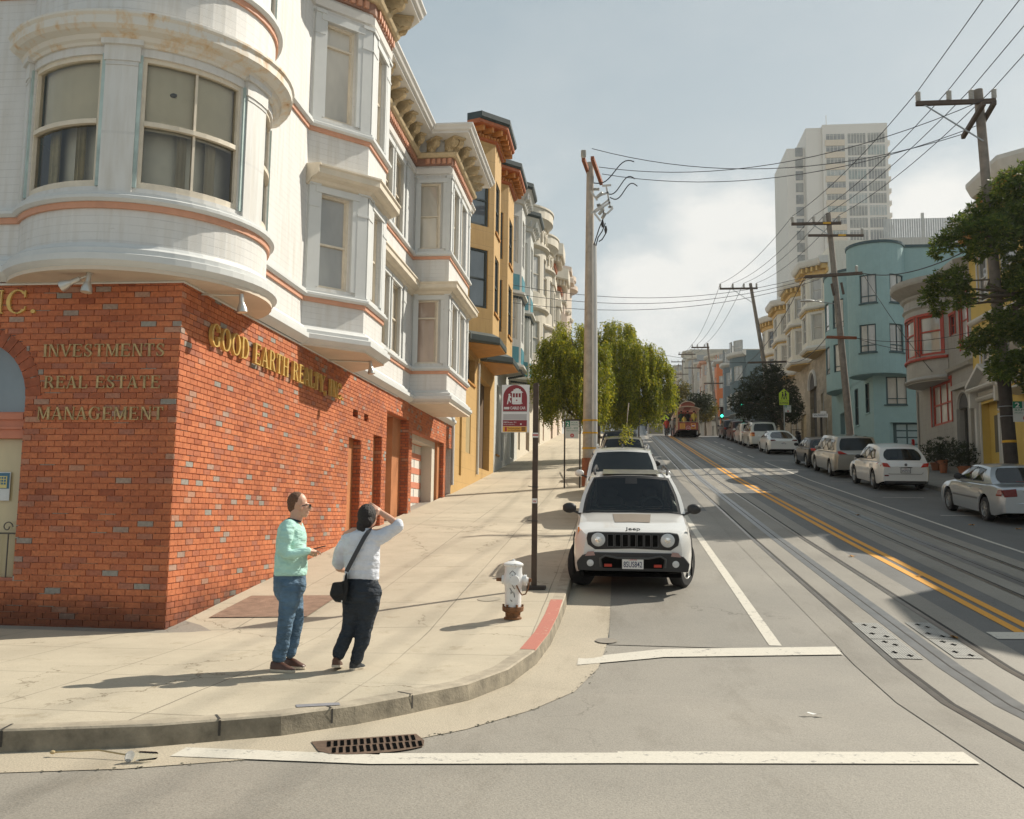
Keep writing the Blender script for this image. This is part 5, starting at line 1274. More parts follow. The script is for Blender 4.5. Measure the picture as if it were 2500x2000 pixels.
h = simple_row('R', 152.1, 166, 27.0, 'pink trimmed pale house far up the street', M_pinkw, 1.3, M_orange, G_mid, 3)
greys = [((.50,.45,.38), 'pale stone coloured'), ((.36,.36,.35), 'mid grey'), ((.52,.47,.38), 'sand coloured'), ((.46,.47,.46), 'off white'), ((.48,.40,.33), 'dusty pink'), ((.40,.40,.37), 'greenish grey')]
y = 166.2
for i in range(6):
    d_ = (13, 12, 15, 14, 13, 16)[i]; c, nm = greys[i]
    simple_row('R', y, y+d_-.1, G(y)+14.5+(i % 3)*2.2, '%s house high on the far hill, %s in its row' % (nm, ('first', 'second', 'third', 'fourth', 'fifth', 'last')[i]), mat('far_wall_%d' % i, c, .7, var=.08), 1.3, M_creamt, G_mid, 3, kind='round' if i % 2 else 'angled'); y += d_
y = 111
for i in range(9):
    d_ = 12; c, nm = greys[(i+2) % 6]
    simple_row('L', y, y+d_-.1, G(y)+10.5+(i*7 % 4)*1.1, '%s house on the left beyond the junction, %s from it' % (nm, ('first', 'second', 'third', 'fourth', 'fifth', 'sixth', 'seventh', 'eighth', 'ninth')[i]), mat('far_wall_l%d' % (i % 6), c, .7, var=.08), 1.2, M_creamt, G_mid, 2, x=-7.5); y += d_
# ---- hazy apartment tower on the hill
TW = thing('apartment_tower', 'tall hazy cream apartment tower rising behind the houses', 'tower', (78, 335, 45))
M_tw = mat('tower_concrete', (.64,.60,.54), .8, var=.05, scale=.05); M_tws = mat('tower_spandrel', (.62,.52,.40), .8, var=.06, scale=.2)
def tpt(u, v, y): r_ = ony(u, v, y); return r_
yF = 330.
xa = tpt(1928, 500, yF).x; xb_ = tpt(1972, 500, yF).x; xc = tpt(2012, 500, yF).x; xd = tpt(2172, 500, yF).x
z1 = tpt(1950, 352, yF).z; z2 = tpt(1990, 310, yF).z; z3 = tpt(2060, 296, yF).z; z3b = tpt(2160, 300, yF).z
zbase = 50
mb = MB(); mb.box(xa, xb_, yF+4, yF+30, zbase, z1); mb.box(xb_+.02, xc, yF+1, yF+30, zbase, z2); mb.box(xc+.02, xd, yF, yF+30, zbase, z3b); mb.box(xc+2, xd-8, yF+3, yF+28, z3b, z3)
part(mb, 'wall', M_tw, TW)
nfl = 17; fh = (z3b-zbase-16)/nfl; cols = [(xc+1.2, xc+7.5), (xc+8.6, xc+14.6), (xc+15.4, xd-1.0)]
wm = [glass_mat('tower_glass_%d' % k, c, coat=.5) for k, c in enumerate(((.19,.195,.19),(.27,.31,.29),(.22,.22,.20),(.36,.38,.36)))]
rnd = random.Random(3)
for k in range(nfl):
    z = z3b-3.6-fh*(k+.0)
    for ci, (a, b) in enumerate(cols):
        mb = MB(); hh = fh*(.45 if ci == 0 else .80); mb.box(a, b, yF-.12, yF-.02, z-hh, z); g = part(mb, 'window_band', wm[rnd.choice([0,0,0,1,2,2,3])], TW)
        mb = MB(); n = 6 if ci else 5
        for q in range(1, n): x_ = a+(b-a)*q/n; mb.box(x_-.06, x_+.06, yF-.2, yF-.125, z-hh, z)
        mb.box(a, b, yF-.2, yF-.125, z-.45, z-.36); part(mb, 'mullions', M_tw, g)
    mb = MB(); mb.box(xa+3.0, xb_-.6, yF+3.85, yF+3.98, z-3.0-fh*.75, z-3.0); part(mb, 'window_band', wm[rnd.choice([0,0,2])], TW)
    mb = MB(); mb.box(xc+.8, cols[0][1], yF-.3, yF-.122 if False else yF-.02, z-fh*.98, z-fh*.5); part(mb, 'spandrel', M_tws, TW)
    mb = MB(); mb.box(xd+.02, xd+1.1, yF+1, yF+9, z-fh*.9, z-fh*.55); part(mb, 'balcony', M_tw, TW)
mb = MB(); mb.tube([(xc+2.5,yF+5,z3),(xc+2.5,yF+5,z3+4.5)], .12, 6); part(mb, 'mast', M_tw, TW)
# ================================================================ TREES AND PLANTS
def leaf_mat(name, stops, trans=.35):
    m = bpy.data.materials.new(name); m.use_nodes = True; nt = m.node_tree; b = nt.nodes['Principled BSDF']; b.inputs['Roughness'].default_value = .5
    g = geo(nt); r = ramp(nt, stops); L(nt, g.outputs['Random Per Island'], r.inputs[0])
    n = noise(nt, .9, 3, .6, g.outputs['Position']); nr = ramp(nt, [(.3, (.7,.75,.7)), (.7, (1.25,1.2,1.1))]); L(nt, n.outputs[0], nr.inputs[0])
    c = mix(nt, 1., r.outputs[0], nr.outputs[0], 'MULTIPLY'); L(nt, c, b.inputs['Base Color'])
    t = nt.nodes.new('ShaderNodeBsdfTranslucent'); L(nt, c, t.inputs[0]); mx = nt.nodes.new('ShaderNodeMixShader'); mx.inputs[0].default_value = trans
    o = nt.nodes['Material Output']; L(nt, b.outputs[0], mx.inputs[1]); L(nt, t.outputs[0], mx.inputs[2]); L(nt, mx.outputs[0], o.inputs[0]); return m
LF_pep = leaf_mat('pepper_tree_leaf', [(0,(.11,.14,.012)),(.45,(.24,.27,.02)),(.8,(.42,.41,.03)),(1,(.58,.46,.03))], .5)
LF_dark = leaf_mat('dark_glossy_leaf', [(0,(.012,.022,.008)),(.6,(.022,.038,.012)),(1,(.05,.06,.018))], .2)
LF_big = leaf_mat('broad_leaf', [(0,(.05,.085,.014)),(.6,(.10,.155,.026)),(.92,(.20,.24,.04)),(1,(.25,.23,.05))], .5)
LF_yel = leaf_mat('autumn_leaf', [(0,(.05,.06,.015)),(.6,(.14,.12,.02)),(1,(.28,.2,.03))], .4)
M_bark = mat('bark', (.11,.085,.06), .9, var=.4, scale=9, bumps=.9, bscale=22)
def leaf(mb, p, d, l, w, rnd):
    d = d.normalized(); u = Vector((rnd.uniform(-1,1), rnd.uniform(-1,1), rnd.uniform(-1,1))); s = d.cross(u)
    if s.length < .01: return
    s = s.normalized()*w/2; n = d.cross(s).normalized()*w*.25
    mb.add([p, p+d*l*.5+s+n, p+d*l, p+d*l*.5-s+n], [(0,1,2,3)])
def limb(mb, a, b, r0, r1, rnd, wob=.12, n=6):
    a = Vector(a); b = Vector(b); Lg = (b-a).length; pts = [a.lerp(b, i/n)+(Vector((rnd.gauss(0,1), rnd.gauss(0,1), rnd.gauss(0,.5)))*wob*Lg/n if 0 < i < n else Vector()) for i in range(n+1)]
    mb.tube(pts, [r0+(r1-r0)*i/n for i in range(n+1)], 7); return pts
def weeping(name, label, base, clumps, rnd, nstr, group=None, hz=1.):
    base = Vector(base); t = thing(name, label, 'tree', base, group)
    mb = MB(); fork = base+Vector((rnd.uniform(-.1,.1), 0, 1.9)); limb(mb, base-Vector((0,0,.2)), fork, .22, .17, rnd)
    for c, r in clumps: limb(mb, fork, Vector(c)+Vector((0,0,-.2*r)), .10, .03, rnd, .2)
    part(mb, 'trunk', M_bark, t)
    mb = MB(); tot = sum(r**2 for _, r in clumps)
    for c, r in clumps:
        c = Vector(c)
        bun = []
        for k in range(15):
            v = Vector((rnd.gauss(0,1), rnd.gauss(0,1), rnd.gauss(0,1))).normalized(); v.z = abs(v.z) if rnd.random() < .75 else v.z; bun.append(v)
        for k in range(int(nstr*r*r/tot)):
            v = (rnd.choice(bun)+Vector((rnd.gauss(0,1), rnd.gauss(0,1), rnd.gauss(0,1)))*.17).normalized()
            p = c+Vector((v.x*r, v.y*r, v.z*r*.75))*rnd.uniform(.5, 1.03); ln = rnd.uniform(.7, 2.7)*r*.72*hz; out = Vector((v.x, v.y, .3*v.z)).normalized()
            m = max(5, int(ln/.10)); q = p.copy()
            for i in range(m):
                f = i/m; dirn = (out*max(0,.9-3.2*f)+Vector((rnd.gauss(0,.16), rnd.gauss(0,.16), -1+.9*max(0,.6-3*f)))).normalized(); q = q+dirn*.10
                if q.z < base.z+1.5: break
                for s_ in range(2): leaf(mb, q, dirn*.7+Vector((rnd.uniform(-1,1), rnd.uniform(-1,1), rnd.uniform(-.6,.3))), rnd.uniform(.10,.18), rnd.uniform(.04,.065), rnd)
    part(mb, 'crown', LF_pep, t, recalc=False); return t
rn = random.Random(11)
def CP(u, v, y): return tuple(ony(u, v, y))
yA = 47.
weeping('weeping_tree', 'yellow green weeping tree on the left pavement, half behind the grey utility pole', (-1.35, yA, SW(-1.35, yA)),
    [(CP(1395,815,yA),1.0),(CP(1360,850,yA),.95),(CP(1340,890,yA+.6),.85),(CP(1400,880,yA-.6),1.1),(CP(1345,930,yA),.95),(CP(1425,870,yA),1.1),(CP(1395,940,yA-.9),1.1),(CP(1360,980,yA-.3),.8),(CP(1430,960,yA-.5),1.0),(CP(1450,905,yA),1.0),(CP(1448,850,yA),.85)], rn, 2300, 'weeping street trees')
yB = 52.
weeping('weeping_tree', 'tall weeping tree overhanging the road to the right of the grey utility pole', (-1.15, yB, SW(-1.15, yB)),
    [(CP(1500,815,yB),1.05),(CP(1470,860,yB),1.2),(CP(1530,860,yB-.8),1.25),(CP(1570,870,yB),1.1),(CP(1600,905,yB+.4),1.0),(CP(1500,930,yB-1.),1.3),(CP(1555,940,yB-.6),1.25),(CP(1610,950,yB),.9),(CP(1580,985,yB-.3),.85),(CP(1520,1000,yB-1.2),.85),(CP(1475,960,yB-.2),1.1)], rn, 3000, 'weeping street trees')
# hanging spray over the khaki car
t = thing('branch_spray', 'loose spray of yellow green leaves dangling over the khaki windscreen', 'branch', CP(1530,1050,35.4))
mb = MB()
for k in range(26):
    q = Vector(CP(1530+rn.uniform(-14,14), 1040+rn.uniform(-10,8), 35.4+rn.uniform(-.3,.3)))
    for i in range(12):
        q = q+Vector((rn.gauss(0,.02), rn.gauss(0,.02), -.05)); leaf(mb, q, Vector((rn.uniform(-1,1), rn.uniform(-1,1), rn.uniform(-.8,.2))), .11, .035, rn)
part(mb, 'leaves', LF_pep, t, recalc=False)
mb = MB(); mb.tube([CP(1535,985,44), CP(1532,1015,39), CP(1530,1042,35.5)], [.03,.02,.012], 6); part(mb, 'twig', M_bark, t)
def leafy(name, label, base, forks, clumps, mat_, rnd, per, lsize, group=None, cat='tree', tr=.16, whorl=6):
    base = Vector(base); t = thing(name, label, cat, base, group); mb = MB()
    if forks:
        f0 = Vector(forks[0]); limb(mb, base-Vector((0,0,.2)), f0, tr, tr*.75, rnd, .06)
        for c, r in clumps:
            f = min([Vector(q) for q in forks], key=lambda q: (q-Vector(c)).length); limb(mb, f, Vector(c), tr*.32, .012, rnd, .22)
        for i in range(len(forks)-1): limb(mb, forks[i], forks[i+1], tr*.7, tr*.45, rnd, .1)
        part(mb, 'trunk', M_bark, t)
    mb = MB()
    for c, r in clumps:
        c = Vector(c); n = int(per*r*r)
        for k in range(n):
            v = Vector((rnd.gauss(0,1), rnd.gauss(0,1), rnd.gauss(0,1))).normalized(); p = c+v*r*(rnd.random()**.45)*Vector((1,1,.8)).length/1.62
            tip = (v+Vector((0,0,.35))).normalized()
            for q in range(whorl):
                d = tip*.35+Vector((rnd.uniform(-1,1), rnd.uniform(-1,1), rnd.uniform(-.7,.5))); leaf(mb, p, d, lsize*rnd.uniform(.7,1.2), lsize*rnd.uniform(.26,.38), rnd)
    part(mb, 'crown', mat_, t, recalc=False); return t
yT = 29.
cl = [(2490,440,46),(2440,480,46),(2395,530,44),(2350,560,36),(2310,590,30),(2285,612,20),(2430,575,52),(2485,540,55),(2385,610,32),(2520,500,60),(2545,600,70),(2300,690,34),(2335,680,32),(2345,725,32),(2268,725,24),(2290,755,20),(2480,670,46),(2530,700,60),(2405,830,36),(2368,845,22),(2450,790,44),(2495,790,52),(2540,820,60),(2462,890,42),(2432,905,24),(2505,890,46),(2550,930,50),(2440,715,26)]
k_ = yT/2300.
leafy('broadleaf_tree', 'broad leaved street tree spreading over the pole at the right edge', (12.6, yT+.4, SR(12.6, yT)), [(12.6,yT+.2,5.2),CP(2520,720,yT),CP(2500,560,yT)], [(CP(u,v,yT+rn.uniform(-.9,.9)), r*k_) for u, v, r in cl], LF_big, rn, 560, .17, tr=.2)
# round dark tree beside the victorian block and its neighbour
yR = 71.
cl = [(1870,930,40),(1830,950,34),(1905,945,36),(1800,985,24),(1845,985,40),(1890,985,42),(1930,985,30),(1950,1000,16),(1815,1010,20),(1860,1015,32),(1905,1015,28),(1890,905,22),(1935,960,18),(1940,1020,14)]
k_ = yR/2300.
leafy('round_tree', 'dense dark green round tree behind the school sign', (12.1, yR, SR(12.1, yR)), [(12.0,yR,8.6),CP(1870,985,yR)], [(CP(u,v,yR+rn.uniform(-.9,.9)), r*k_) for u, v, r in cl], LF_dark, rn, 300, .20, tr=.16)
leafy('slender_tree', 'thin trunked young tree beside the school sign post', CP(1914,1062,69.), [CP(1908,1010,69.)], [(CP(1925,1000,69.),.5),(CP(1935,1012,69.),.4)], LF_dark, rn, 300, .16, tr=.05)
# trees near the junction at the crest
for lab, u, v, y, rr, m in (('yellowing tree just left of the cable car roof', 1640, 968, 108, 2.3, LF_yel), ('dark tree close behind the cable car, left side', 1625, 1005, 112, 2.6, LF_dark), ('yellow green tree to the right of the cable car', 1722, 1005, 104, 1.7, LF_yel), ('small dark tree right behind the cable car', 1705, 985, 101, 1.5, LF_dark), ('dark tree on the far left kerb under the weeping branches', 1560, 1010, 118, 2.4, LF_dark)):
    c = Vector(CP(u, v, y)); k_ = rr
    leafy('kerb_tree', lab, (c.x, y, G(y)+.1), [(c.x, y, c.z-rr*.6)], [((c.x+rn.uniform(-.6,.6)*rr, y+rn.uniform(-.5,.5)*rr, c.z+rn.uniform(-.5,.45)*rr), rr*rn.uniform(.35,.55)) for i in range(9)], m, rn, 130, .3, 'trees beyond the crest', tr=.12, whorl=5)
# pots of plants in front of the grey house
M_pot = mat('terracotta_pot', (.36,.13,.06), .8, var=.15, scale=6)
def pot(lab, x, y, r, h, foliage, m, sp=.25):
    z = SR(x, y); t = thing('potted_plant', lab, 'plant', (x, y, z), 'potted plants by the grey house'); mb = MB()
    mb.lathe((x,y,z), [(r*.68,0),(r*.95,h*.82),(r*1.1,h*.82),(r*1.1,h),(r*.95,h),(r*.9,h*.9),(0,h*.9)], 16); part(mb, 'pot', M_pot, t); mb = MB()
    for k in range(int(260*foliage)):
        v = Vector((rn.gauss(0,.55), rn.gauss(0,.55), abs(rn.gauss(0,1)))).normalized(); p = Vector((x,y,z+h))+v*foliage*rn.uniform(.2,1)
        for q in range(4): leaf(mb, p, v*.5+Vector((rn.uniform(-1,1), rn.uniform(-1,1), rn.uniform(-.4,.8))), rn.uniform(.10,.18), rn.uniform(.03,.055), rn)
    part(mb, 'foliage', m, t, recalc=False)
pot('terracotta pot with pale shoots beside the turquoise garage', 13.4, 45.0, .24, .45, .45, LF_big)
pot('low dark bush in a pot under the small red window', 14.2, 44.2, .22, .35, .95, LF_dark)
pot('terracotta pot with a tall dark shrub, middle of the row', 14.0, 42.6, .20, .55, 1.0, LF_dark)
pot('wide dark shrub by the arched gate', 14.3, 41.0, .25, .4, 1.0, LF_dark)
t = thing('red_flower_stand', 'bright red upright flower spike beside the turquoise garage door', 'plant', (13.9, 46.3, SR(13.9, 46.3))); mb = MB(); mb.tube([(13.9,46.3,SR(0,46.3)),(13.9,46.3,SR(0,46.3)+.55)], .03, 6); part(mb, 'stem', M_bark, t)
mb = MB()
for k in range(120): p = Vector((13.9,46.3,SR(0,46.3)+.5+rn.random()*.75)); leaf(mb, p, Vector((rn.uniform(-1,1), rn.uniform(-1,1), .8)), .12, .06, rn)
part(mb, 'flowers', mat('red_flower', (.5,.02,.02), .6), t, recalc=False)
# small dry leaves on the road
for x, y in ((3.96,11.9),(4.75,11.7),(4.95,16.4),(4.4,18.6),(6.4,26.3),(8.6,24.3),(9.4,23.6)):
    mb = MB(); z = G(y)+.02; a = rn.uniform(0,6); mb.add([(x+.09*math.cos(a+q)*(1 if j % 2 else .45), y+.09*math.sin(a+q)*(1 if j % 2 else .45), z+.02*math.sin(3*q)) for j, q in enumerate([k*math.pi/4 for k in range(8)])], [tuple(range(8))])
    solo(mb, 'dry_leaf', mat('dry_leaf', (.38,.19,.05), .8, var=.3, scale=20), 'dry brown leaf lying on the asphalt or track bed', 'leaf', group='dry leaves on the road', recalc=False)
# ================================================================ VEHICLES
def paint(name, c, metal=0., rough=.28): return mat(name, c, rough, metal, var=.03, scale=1.2, coat=.9 if max(c) > .2 else .18, local=True, spec=None if max(c) > .2 else .25)
P_white = paint('car_paint_white', (.70,.69,.66)); P_silver = paint('car_paint_silver', (.42,.45,.47), .55, .32); P_tan = paint('car_paint_tan', (.36,.34,.30), .5, .32)
P_black = paint('car_paint_black', (.018,.018,.02)); P_pearl = paint('car_paint_pearl', (.58,.56,.50)); P_dark = paint('car_paint_dark', (.04,.042,.05), .3); P_maroon = paint('car_paint_maroon', (.06,.02,.02), .3); P_khaki = paint('car_paint_khaki', (.33,.31,.25), .2)
M_tyre = mat('tyre_rubber', (.02,.02,.021), .85, var=.2, scale=20, local=True); M_rim = mat('alloy_rim', (.50,.50,.49), .28, .8, var=.08, local=True); M_well = mat('wheel_well', (.006,.006,.006), 1., var=0, spec=0.)
M_plast = mat('black_plastic', (.022,.022,.023), .55, var=.2, scale=10, local=True); M_chrome = mat('chrome', (.75,.75,.74), .1, 1., var=0); M_seam = mat('panel_seam', (.03,.03,.03), .8, var=0)
def car_glass():
    m, nt, b = nodes('car_glass'); b.inputs['Base Color'].default_value = (.012,.016,.017,1); b.inputs['Roughness'].default_value = .03; b.inputs['IOR'].default_value = 1.45; MATS['car_glass'] = m; return m
M_cg = car_glass()
def car_clear():
    m = bpy.data.materials.new('windscreen_glass'); m.use_nodes = True; nt = m.node_tree; nt.nodes.clear()
    o = nt.nodes.new('ShaderNodeOutputMaterial'); t = nt.nodes.new('ShaderNodeBsdfTransparent'); t.inputs[0].default_value = (.42,.48,.46,1)
    gl = nt.nodes.new('ShaderNodeBsdfGlossy'); gl.inputs['Roughness'].default_value = .015; fr = nt.nodes.new('ShaderNodeFresnel'); fr.inputs[0].default_value = 1.6
    mx = nt.nodes.new('ShaderNodeMixShader'); L(nt, fr.outputs[0], mx.inputs[0]); L(nt, t.outputs[0], mx.inputs[1]); L(nt, gl.outputs[0], mx.inputs[2]); L(nt, mx.outputs[0], o.inputs[0]); return m
M_wsg = car_clear()
def lens(name, c): return mat(name, c, .18, 0, var=.15, scale=14, coat=1., local=True)
L_red = lens('red_lens', (.50,.025,.012)); L_dred = lens('dark_red_lens', (.16,.012,.012)); L_clear = lens('clear_lens', (.55,.56,.56)); L_amb = lens('amber_lens', (.75,.22,.02)); M_plate = mat('plate_white', (.72,.71,.68), .4, var=.05, local=True); M_ink = mat('plate_ink', (.03,.04,.10), .6, var=0); M_inkr = mat('plate_red_ink', (.5,.05,.05), .6, var=0)
def lerpk(K, y):
    if y <= K[0][0]: return K[0][1]
    for i in range(len(K)-1):
        if y <= K[i+1][0]:
            t = (y-K[i][0])/(K[i+1][0]-K[i][0]); t = t*t*(3-2*t)*.35+t*.65; return K[i][1]+t*(K[i+1][1]-K[i][1])
    return K[-1][1]
class Car:
    """local frame: x to the car's right, +y forward, z up, origin on the road under its middle"""
    def __init__(s, name, label, cat, Ln, W, H, deck, belt, cab, fa, ra, r, col, gc=.24, group=None, edge=.30, endw=.13, wheel='five', hubs=None, arch=None, sills=None, tumble=.86, shoulder=.06):
        s.L, s.W, s.H, s.deck, s.belt, s.cab, s.fa, s.ra, s.r, s.gc, s.edge, s.endw = Ln, W, H, deck, belt, cab, fa, ra, r, gc, edge, endw
        s.col = col; s.tumble = tumble; s.sh = shoulder; s.archc = arch
        s.root = thing(name, label, cat, (0,0,0), group, local=True)
        s.body(); s.cabin(); s.wheels(wheel)
    def hw(s, y):
        e = s.L/2-s.edge; d = max(0, abs(y)-e)/s.edge; return s.W/2*(1-.012*(abs(y)/(s.L/2))**2)-s.endw*d*d
    def zlow(s, y):
        z = s.gc
        for a in (s.fa, s.ra):
            R_ = s.r+.075; d = abs(y-a)
            if d < R_: z = max(z, s.r+math.sqrt(R_*R_-d*d)*1.02)
        if abs(y) > s.L/2-.35: z = max(z, s.gc+.10*(abs(y)-(s.L/2-.35))/.35)
        return z
    def D(s, y): return lerpk(s.deck, y)
    def sec(s, y):
        w = s.hw(y); z0 = s.zlow(y); zt = s.D(y); zb = zt-s.sh; z0 = min(z0, zb-.03); h = zb-z0; g = s.gc
        zz = [z0, max(z0+.02*h, g+.10), max(z0+.06*h, g+.30), max(z0+.12*h, g+.30+.6*(zb-g-.30)), zb, zb+s.sh*.62, zt, zt+.012]
        for i in range(1, 5): zz[i] = max(zz[i], zz[i-1]+.002)
        f = [.955, .985, 1., .992, .955, .91, .70, 0]
        return [(w*f[i], zz[i]) for i in range(8)]
    def X(s, y, z):
        q = s.sec(y)
        for i in range(6):
            if z <= q[i+1][1]:
                a, b = q[i], q[i+1]; t = max(0, (z-a[1])/(b[1]-a[1]+1e-9)); return a[0]+(b[0]-a[0])*t
        return q[5][0]
    def body(s):
        ys = {-s.L/2, s.L/2}
        for a in (s.fa, s.ra):
            R_ = s.r+.075
            for k in range(13): ys.add(round(a+R_*math.cos(math.pi*k/12)*.999, 4))
            ys.add(round(a+R_+.012, 4)); ys.add(round(a-R_-.012, 4))
        for k in range(6):
            for sg in (-1, 1): ys.add(round(sg*(s.L/2-s.edge*k/6), 4))
        for q, _ in s.deck: ys.add(round(q, 4))
        ys |= {round(-s.L/2+s.L*k/22, 4) for k in range(23)}
        ys = sorted(y for y in ys if -s.L/2 <= y <= s.L/2); o = []
        for y in ys:
            if not o or y-o[-1] > .012: o.append(y)
        ys = o; mb = MB(); V = []; n = 15
        for y in ys:
            q = s.sec(y); V += [(x, y, z) for x, z in q]+[(-x, y, z) for x, z in q[:-1][::-1]]
        F = []
        for i in range(len(ys)-1):
            for k in range(n-1): F.append((i*n+k, (i+1)*n+k, (i+1)*n+k+1, i*n+k+1))
        F.append(tuple(range(n))); F.append(tuple((len(ys)-1)*n+k for k in range(n))[::-1])
        mb.add(V, F, True); s.bodyo = part(mb, 'body', s.col, s.root, sharp=32)
        mb = MB(); mb.box(-s.W/2+.16, s.W/2-.16, -s.L/2+.25, s.L/2-.25, s.gc-.04, s.gc+.02); mb.box(-s.W/2+.17, s.W/2-.17, s.fa-.42, s.fa+.42, s.gc+.021, s.r*2+.06); mb.box(-s.W/2+.17, s.W/2-.17, s.ra-.42, s.ra+.42, s.gc+.021, s.r*2+.06)
        part(mb, 'underbody', M_well, s.root)
        if s.archc:
            for a in (s.fa, s.ra):
                for sg in (-1, 1):
                    mb = MB(); V = []; R0 = s.r+.07; nn = 18
                    for k in range(nn+1):
                        t = math.pi*(-.08+1.16*k/nn)
                        for rr in (R0-.012, R0+.055):
                            y = a+rr*math.cos(t); z = s.r+rr*math.sin(t)*1.02; x = s.X(min(max(y, -s.L/2+.01), s.L/2-.01), max(z, s.gc+.12))+.022; V.append((sg*x, y, z))
                    mb.add(V, [(2*k, 2*k+1, 2*k+3, 2*k+2) for k in range(nn)], True); part(mb, 'wheel_arch', s.archc, s.root)
    def ring(s, which):
        c = s.cab      # cab: yc cowl, yw windscreen head, yr roof rear, yg rear glass foot, zr roof height, hb half width belt factor
        return c
    def cabin(s):
        yc, yw, yr, yg, zr = s.cab[:5]; zb = lambda y: s.D(y)-.02; wt = s.W/2*s.tumble-.03
        s.wt = wt; hwb = lambda y: s.hw(y)*.935
        # side silhouettes as columns from cowl to rear foot
        cols = []
        m = 14
        for k in range(m+1):
            t = k/m; yb = yc+(yg-yc)*t; yt = yw+(yr-yw)*t
            ins = .10*max(0, 1-4*t)**2*0+.0; zt = zr-.02*abs(2*t-1)**2-s.cab[5]*(max(0, t-.35)/.65)**2 if len(s.cab) > 5 else zr-.03*abs(2*t-1)**2
            cols.append(((hwb(yb), yb, zb(yb)), (wt*(1-.05*abs(2*t-1)**3), yt, zt)))
        s.cols = cols; mb = MB(); V = []
        nn = 4
        for b, t in cols:
            for j in range(nn+1):
                f = j/nn; bul = .035*math.sin(math.pi*f); V.append((b[0]+(t[0]-b[0])*f+bul, b[1]+(t[1]-b[1])*f, b[2]+(t[2]-b[2])*f))
        N1 = nn+1
        for sg in (1, -1): mb.add([(sg*x, y, z) for x, y, z in V], [(i*N1+j, (i+1)*N1+j, (i+1)*N1+j+1, i*N1+j+1) for i in range(m) for j in range(nn)], True)
        # roof
        V = []; K = 8
        for b, t in cols:
            for j in range(K+1): u = -1+2*j/K; V.append((t[0]*u, t[1], t[2]+.045*(1-u*u)))
        mb.add(V, [(i*(K+1)+j, (i+1)*(K+1)+j, (i+1)*(K+1)+j+1, i*(K+1)+j+1) for i in range(m) for j in range(K)], True)
        s.endp = {}
        for key, (b, t), dr in (('front', cols[0], 1), ('rear', cols[-1], -1)):
            def pt(u, f, off=0., b=b, t=t, dr=dr):
                x = (b[0]+(t[0]-b[0])*f+.035*math.sin(math.pi*f))*u; bow = (.10 if dr > 0 else .07)*(1-u*u)
                nz = abs(t[1]-b[1])+.05; ny = t[2]-b[2]; l = math.hypot(nz, ny)
                return (x, b[1]+(t[1]-b[1])*f+dr*bow+dr*off*ny/l, b[2]+(t[2]-b[2])*f+.045*(1-u*u)*f+off*nz/l)
            s.endp[key] = pt
            V = []
            for i in range(K+1):
                for j in range(nn+1): V.append(pt(-1+2*i/K, j/nn))
            if key == 'front' and getattr(s, 'open_front', False): continue
            mb.add(V, [(i*N1+j, (i+1)*N1+j, (i+1)*N1+j+1, i*N1+j+1) for i in range(K) for j in range(nn)], True)
        s.cabo = part(mb, 'cabin', s.col, s.root, sharp=40)
    def sidept(s, yq, zq, off=.006):     # point on the cabin side at (y,z)
        best = None; m = len(s.cols)-1
        for i in range(m):
            for dd in (0,):
                pass
        # solve f from z on the nearest column by scanning columns
        lo = None
        for i in range(m*8+1):
            t = i/8; k = min(int(t), m-1); fr = t-k; b0, t0 = s.cols[k]; b1, t1 = s.cols[k+1]
            b = [b0[j]+(b1[j]-b0[j])*fr for j in range(3)]; tt = [t0[j]+(t1[j]-t0[j])*fr for j in range(3)]
            f = min(1, max(0, (zq-b[2])/(tt[2]-b[2]+1e-9))); y = b[1]+(tt[1]-b[1])*f
            if lo is None or abs(y-yq) < lo[0]: lo = (abs(y-yq), b[0]+(tt[0]-b[0])*f+.035*math.sin(math.pi*f))
        return (lo[1]+off, yq, zq)
    def glass_end(s, key, u=.86, f0=.10, f1=.92, m=None, name=None, round_=0.):
        pt = s.endp[key]; mb = MB(); K = 10; V = []
        for i in range(K+1):
            q = -u+2*u*i/K
            for j in range(6):
                f = f0+(f1-f0)*j/5; k = 1-round_*abs(2*j/5-1)**3
                V.append(pt(q*k, f, .008))
        mb.add(V, [(i*6+j, (i+1)*6+j, (i+1)*6+j+1, i*6+j+1) for i in range(K) for j in range(5)], True)
        return part(mb, name or ('windscreen' if key == 'front' else 'rear_window'), m or M_cg, s.root)
    def side_glass(s, polys, m=None):    # polygons in (y, z), both sides
        for pl in polys:
            for sg in (1, -1):
                mb = MB(); c = (sum(p[0] for p in pl)/len(pl), sum(p[1] for p in pl)/len(pl)); V = []
                for p in pl:
                    for f in (0, .5, 1): q = s.sidept(c[0]+(p[0]-c[0])*f, c[1]+(p[1]-c[1])*f, .007); V.append((sg*q[0], q[1], q[2]))
                n = len(pl)
                mb.add(V, [(3*i+k, 3*((i+1) % n)+k, 3*((i+1) % n)+k+1, 3*i+k+1) for i in range(n) for k in range(2)], False); o = part(mb, 'side_window', m or M_cg, s.root)
                mb = MB(); mb.tube([(sg*(s.sidept(p[0],p[1],.008)[0]),p[0],p[1]) for p in pl+pl[:1]], .010, 4, caps=False); part(mb, 'seal', M_plast, o)
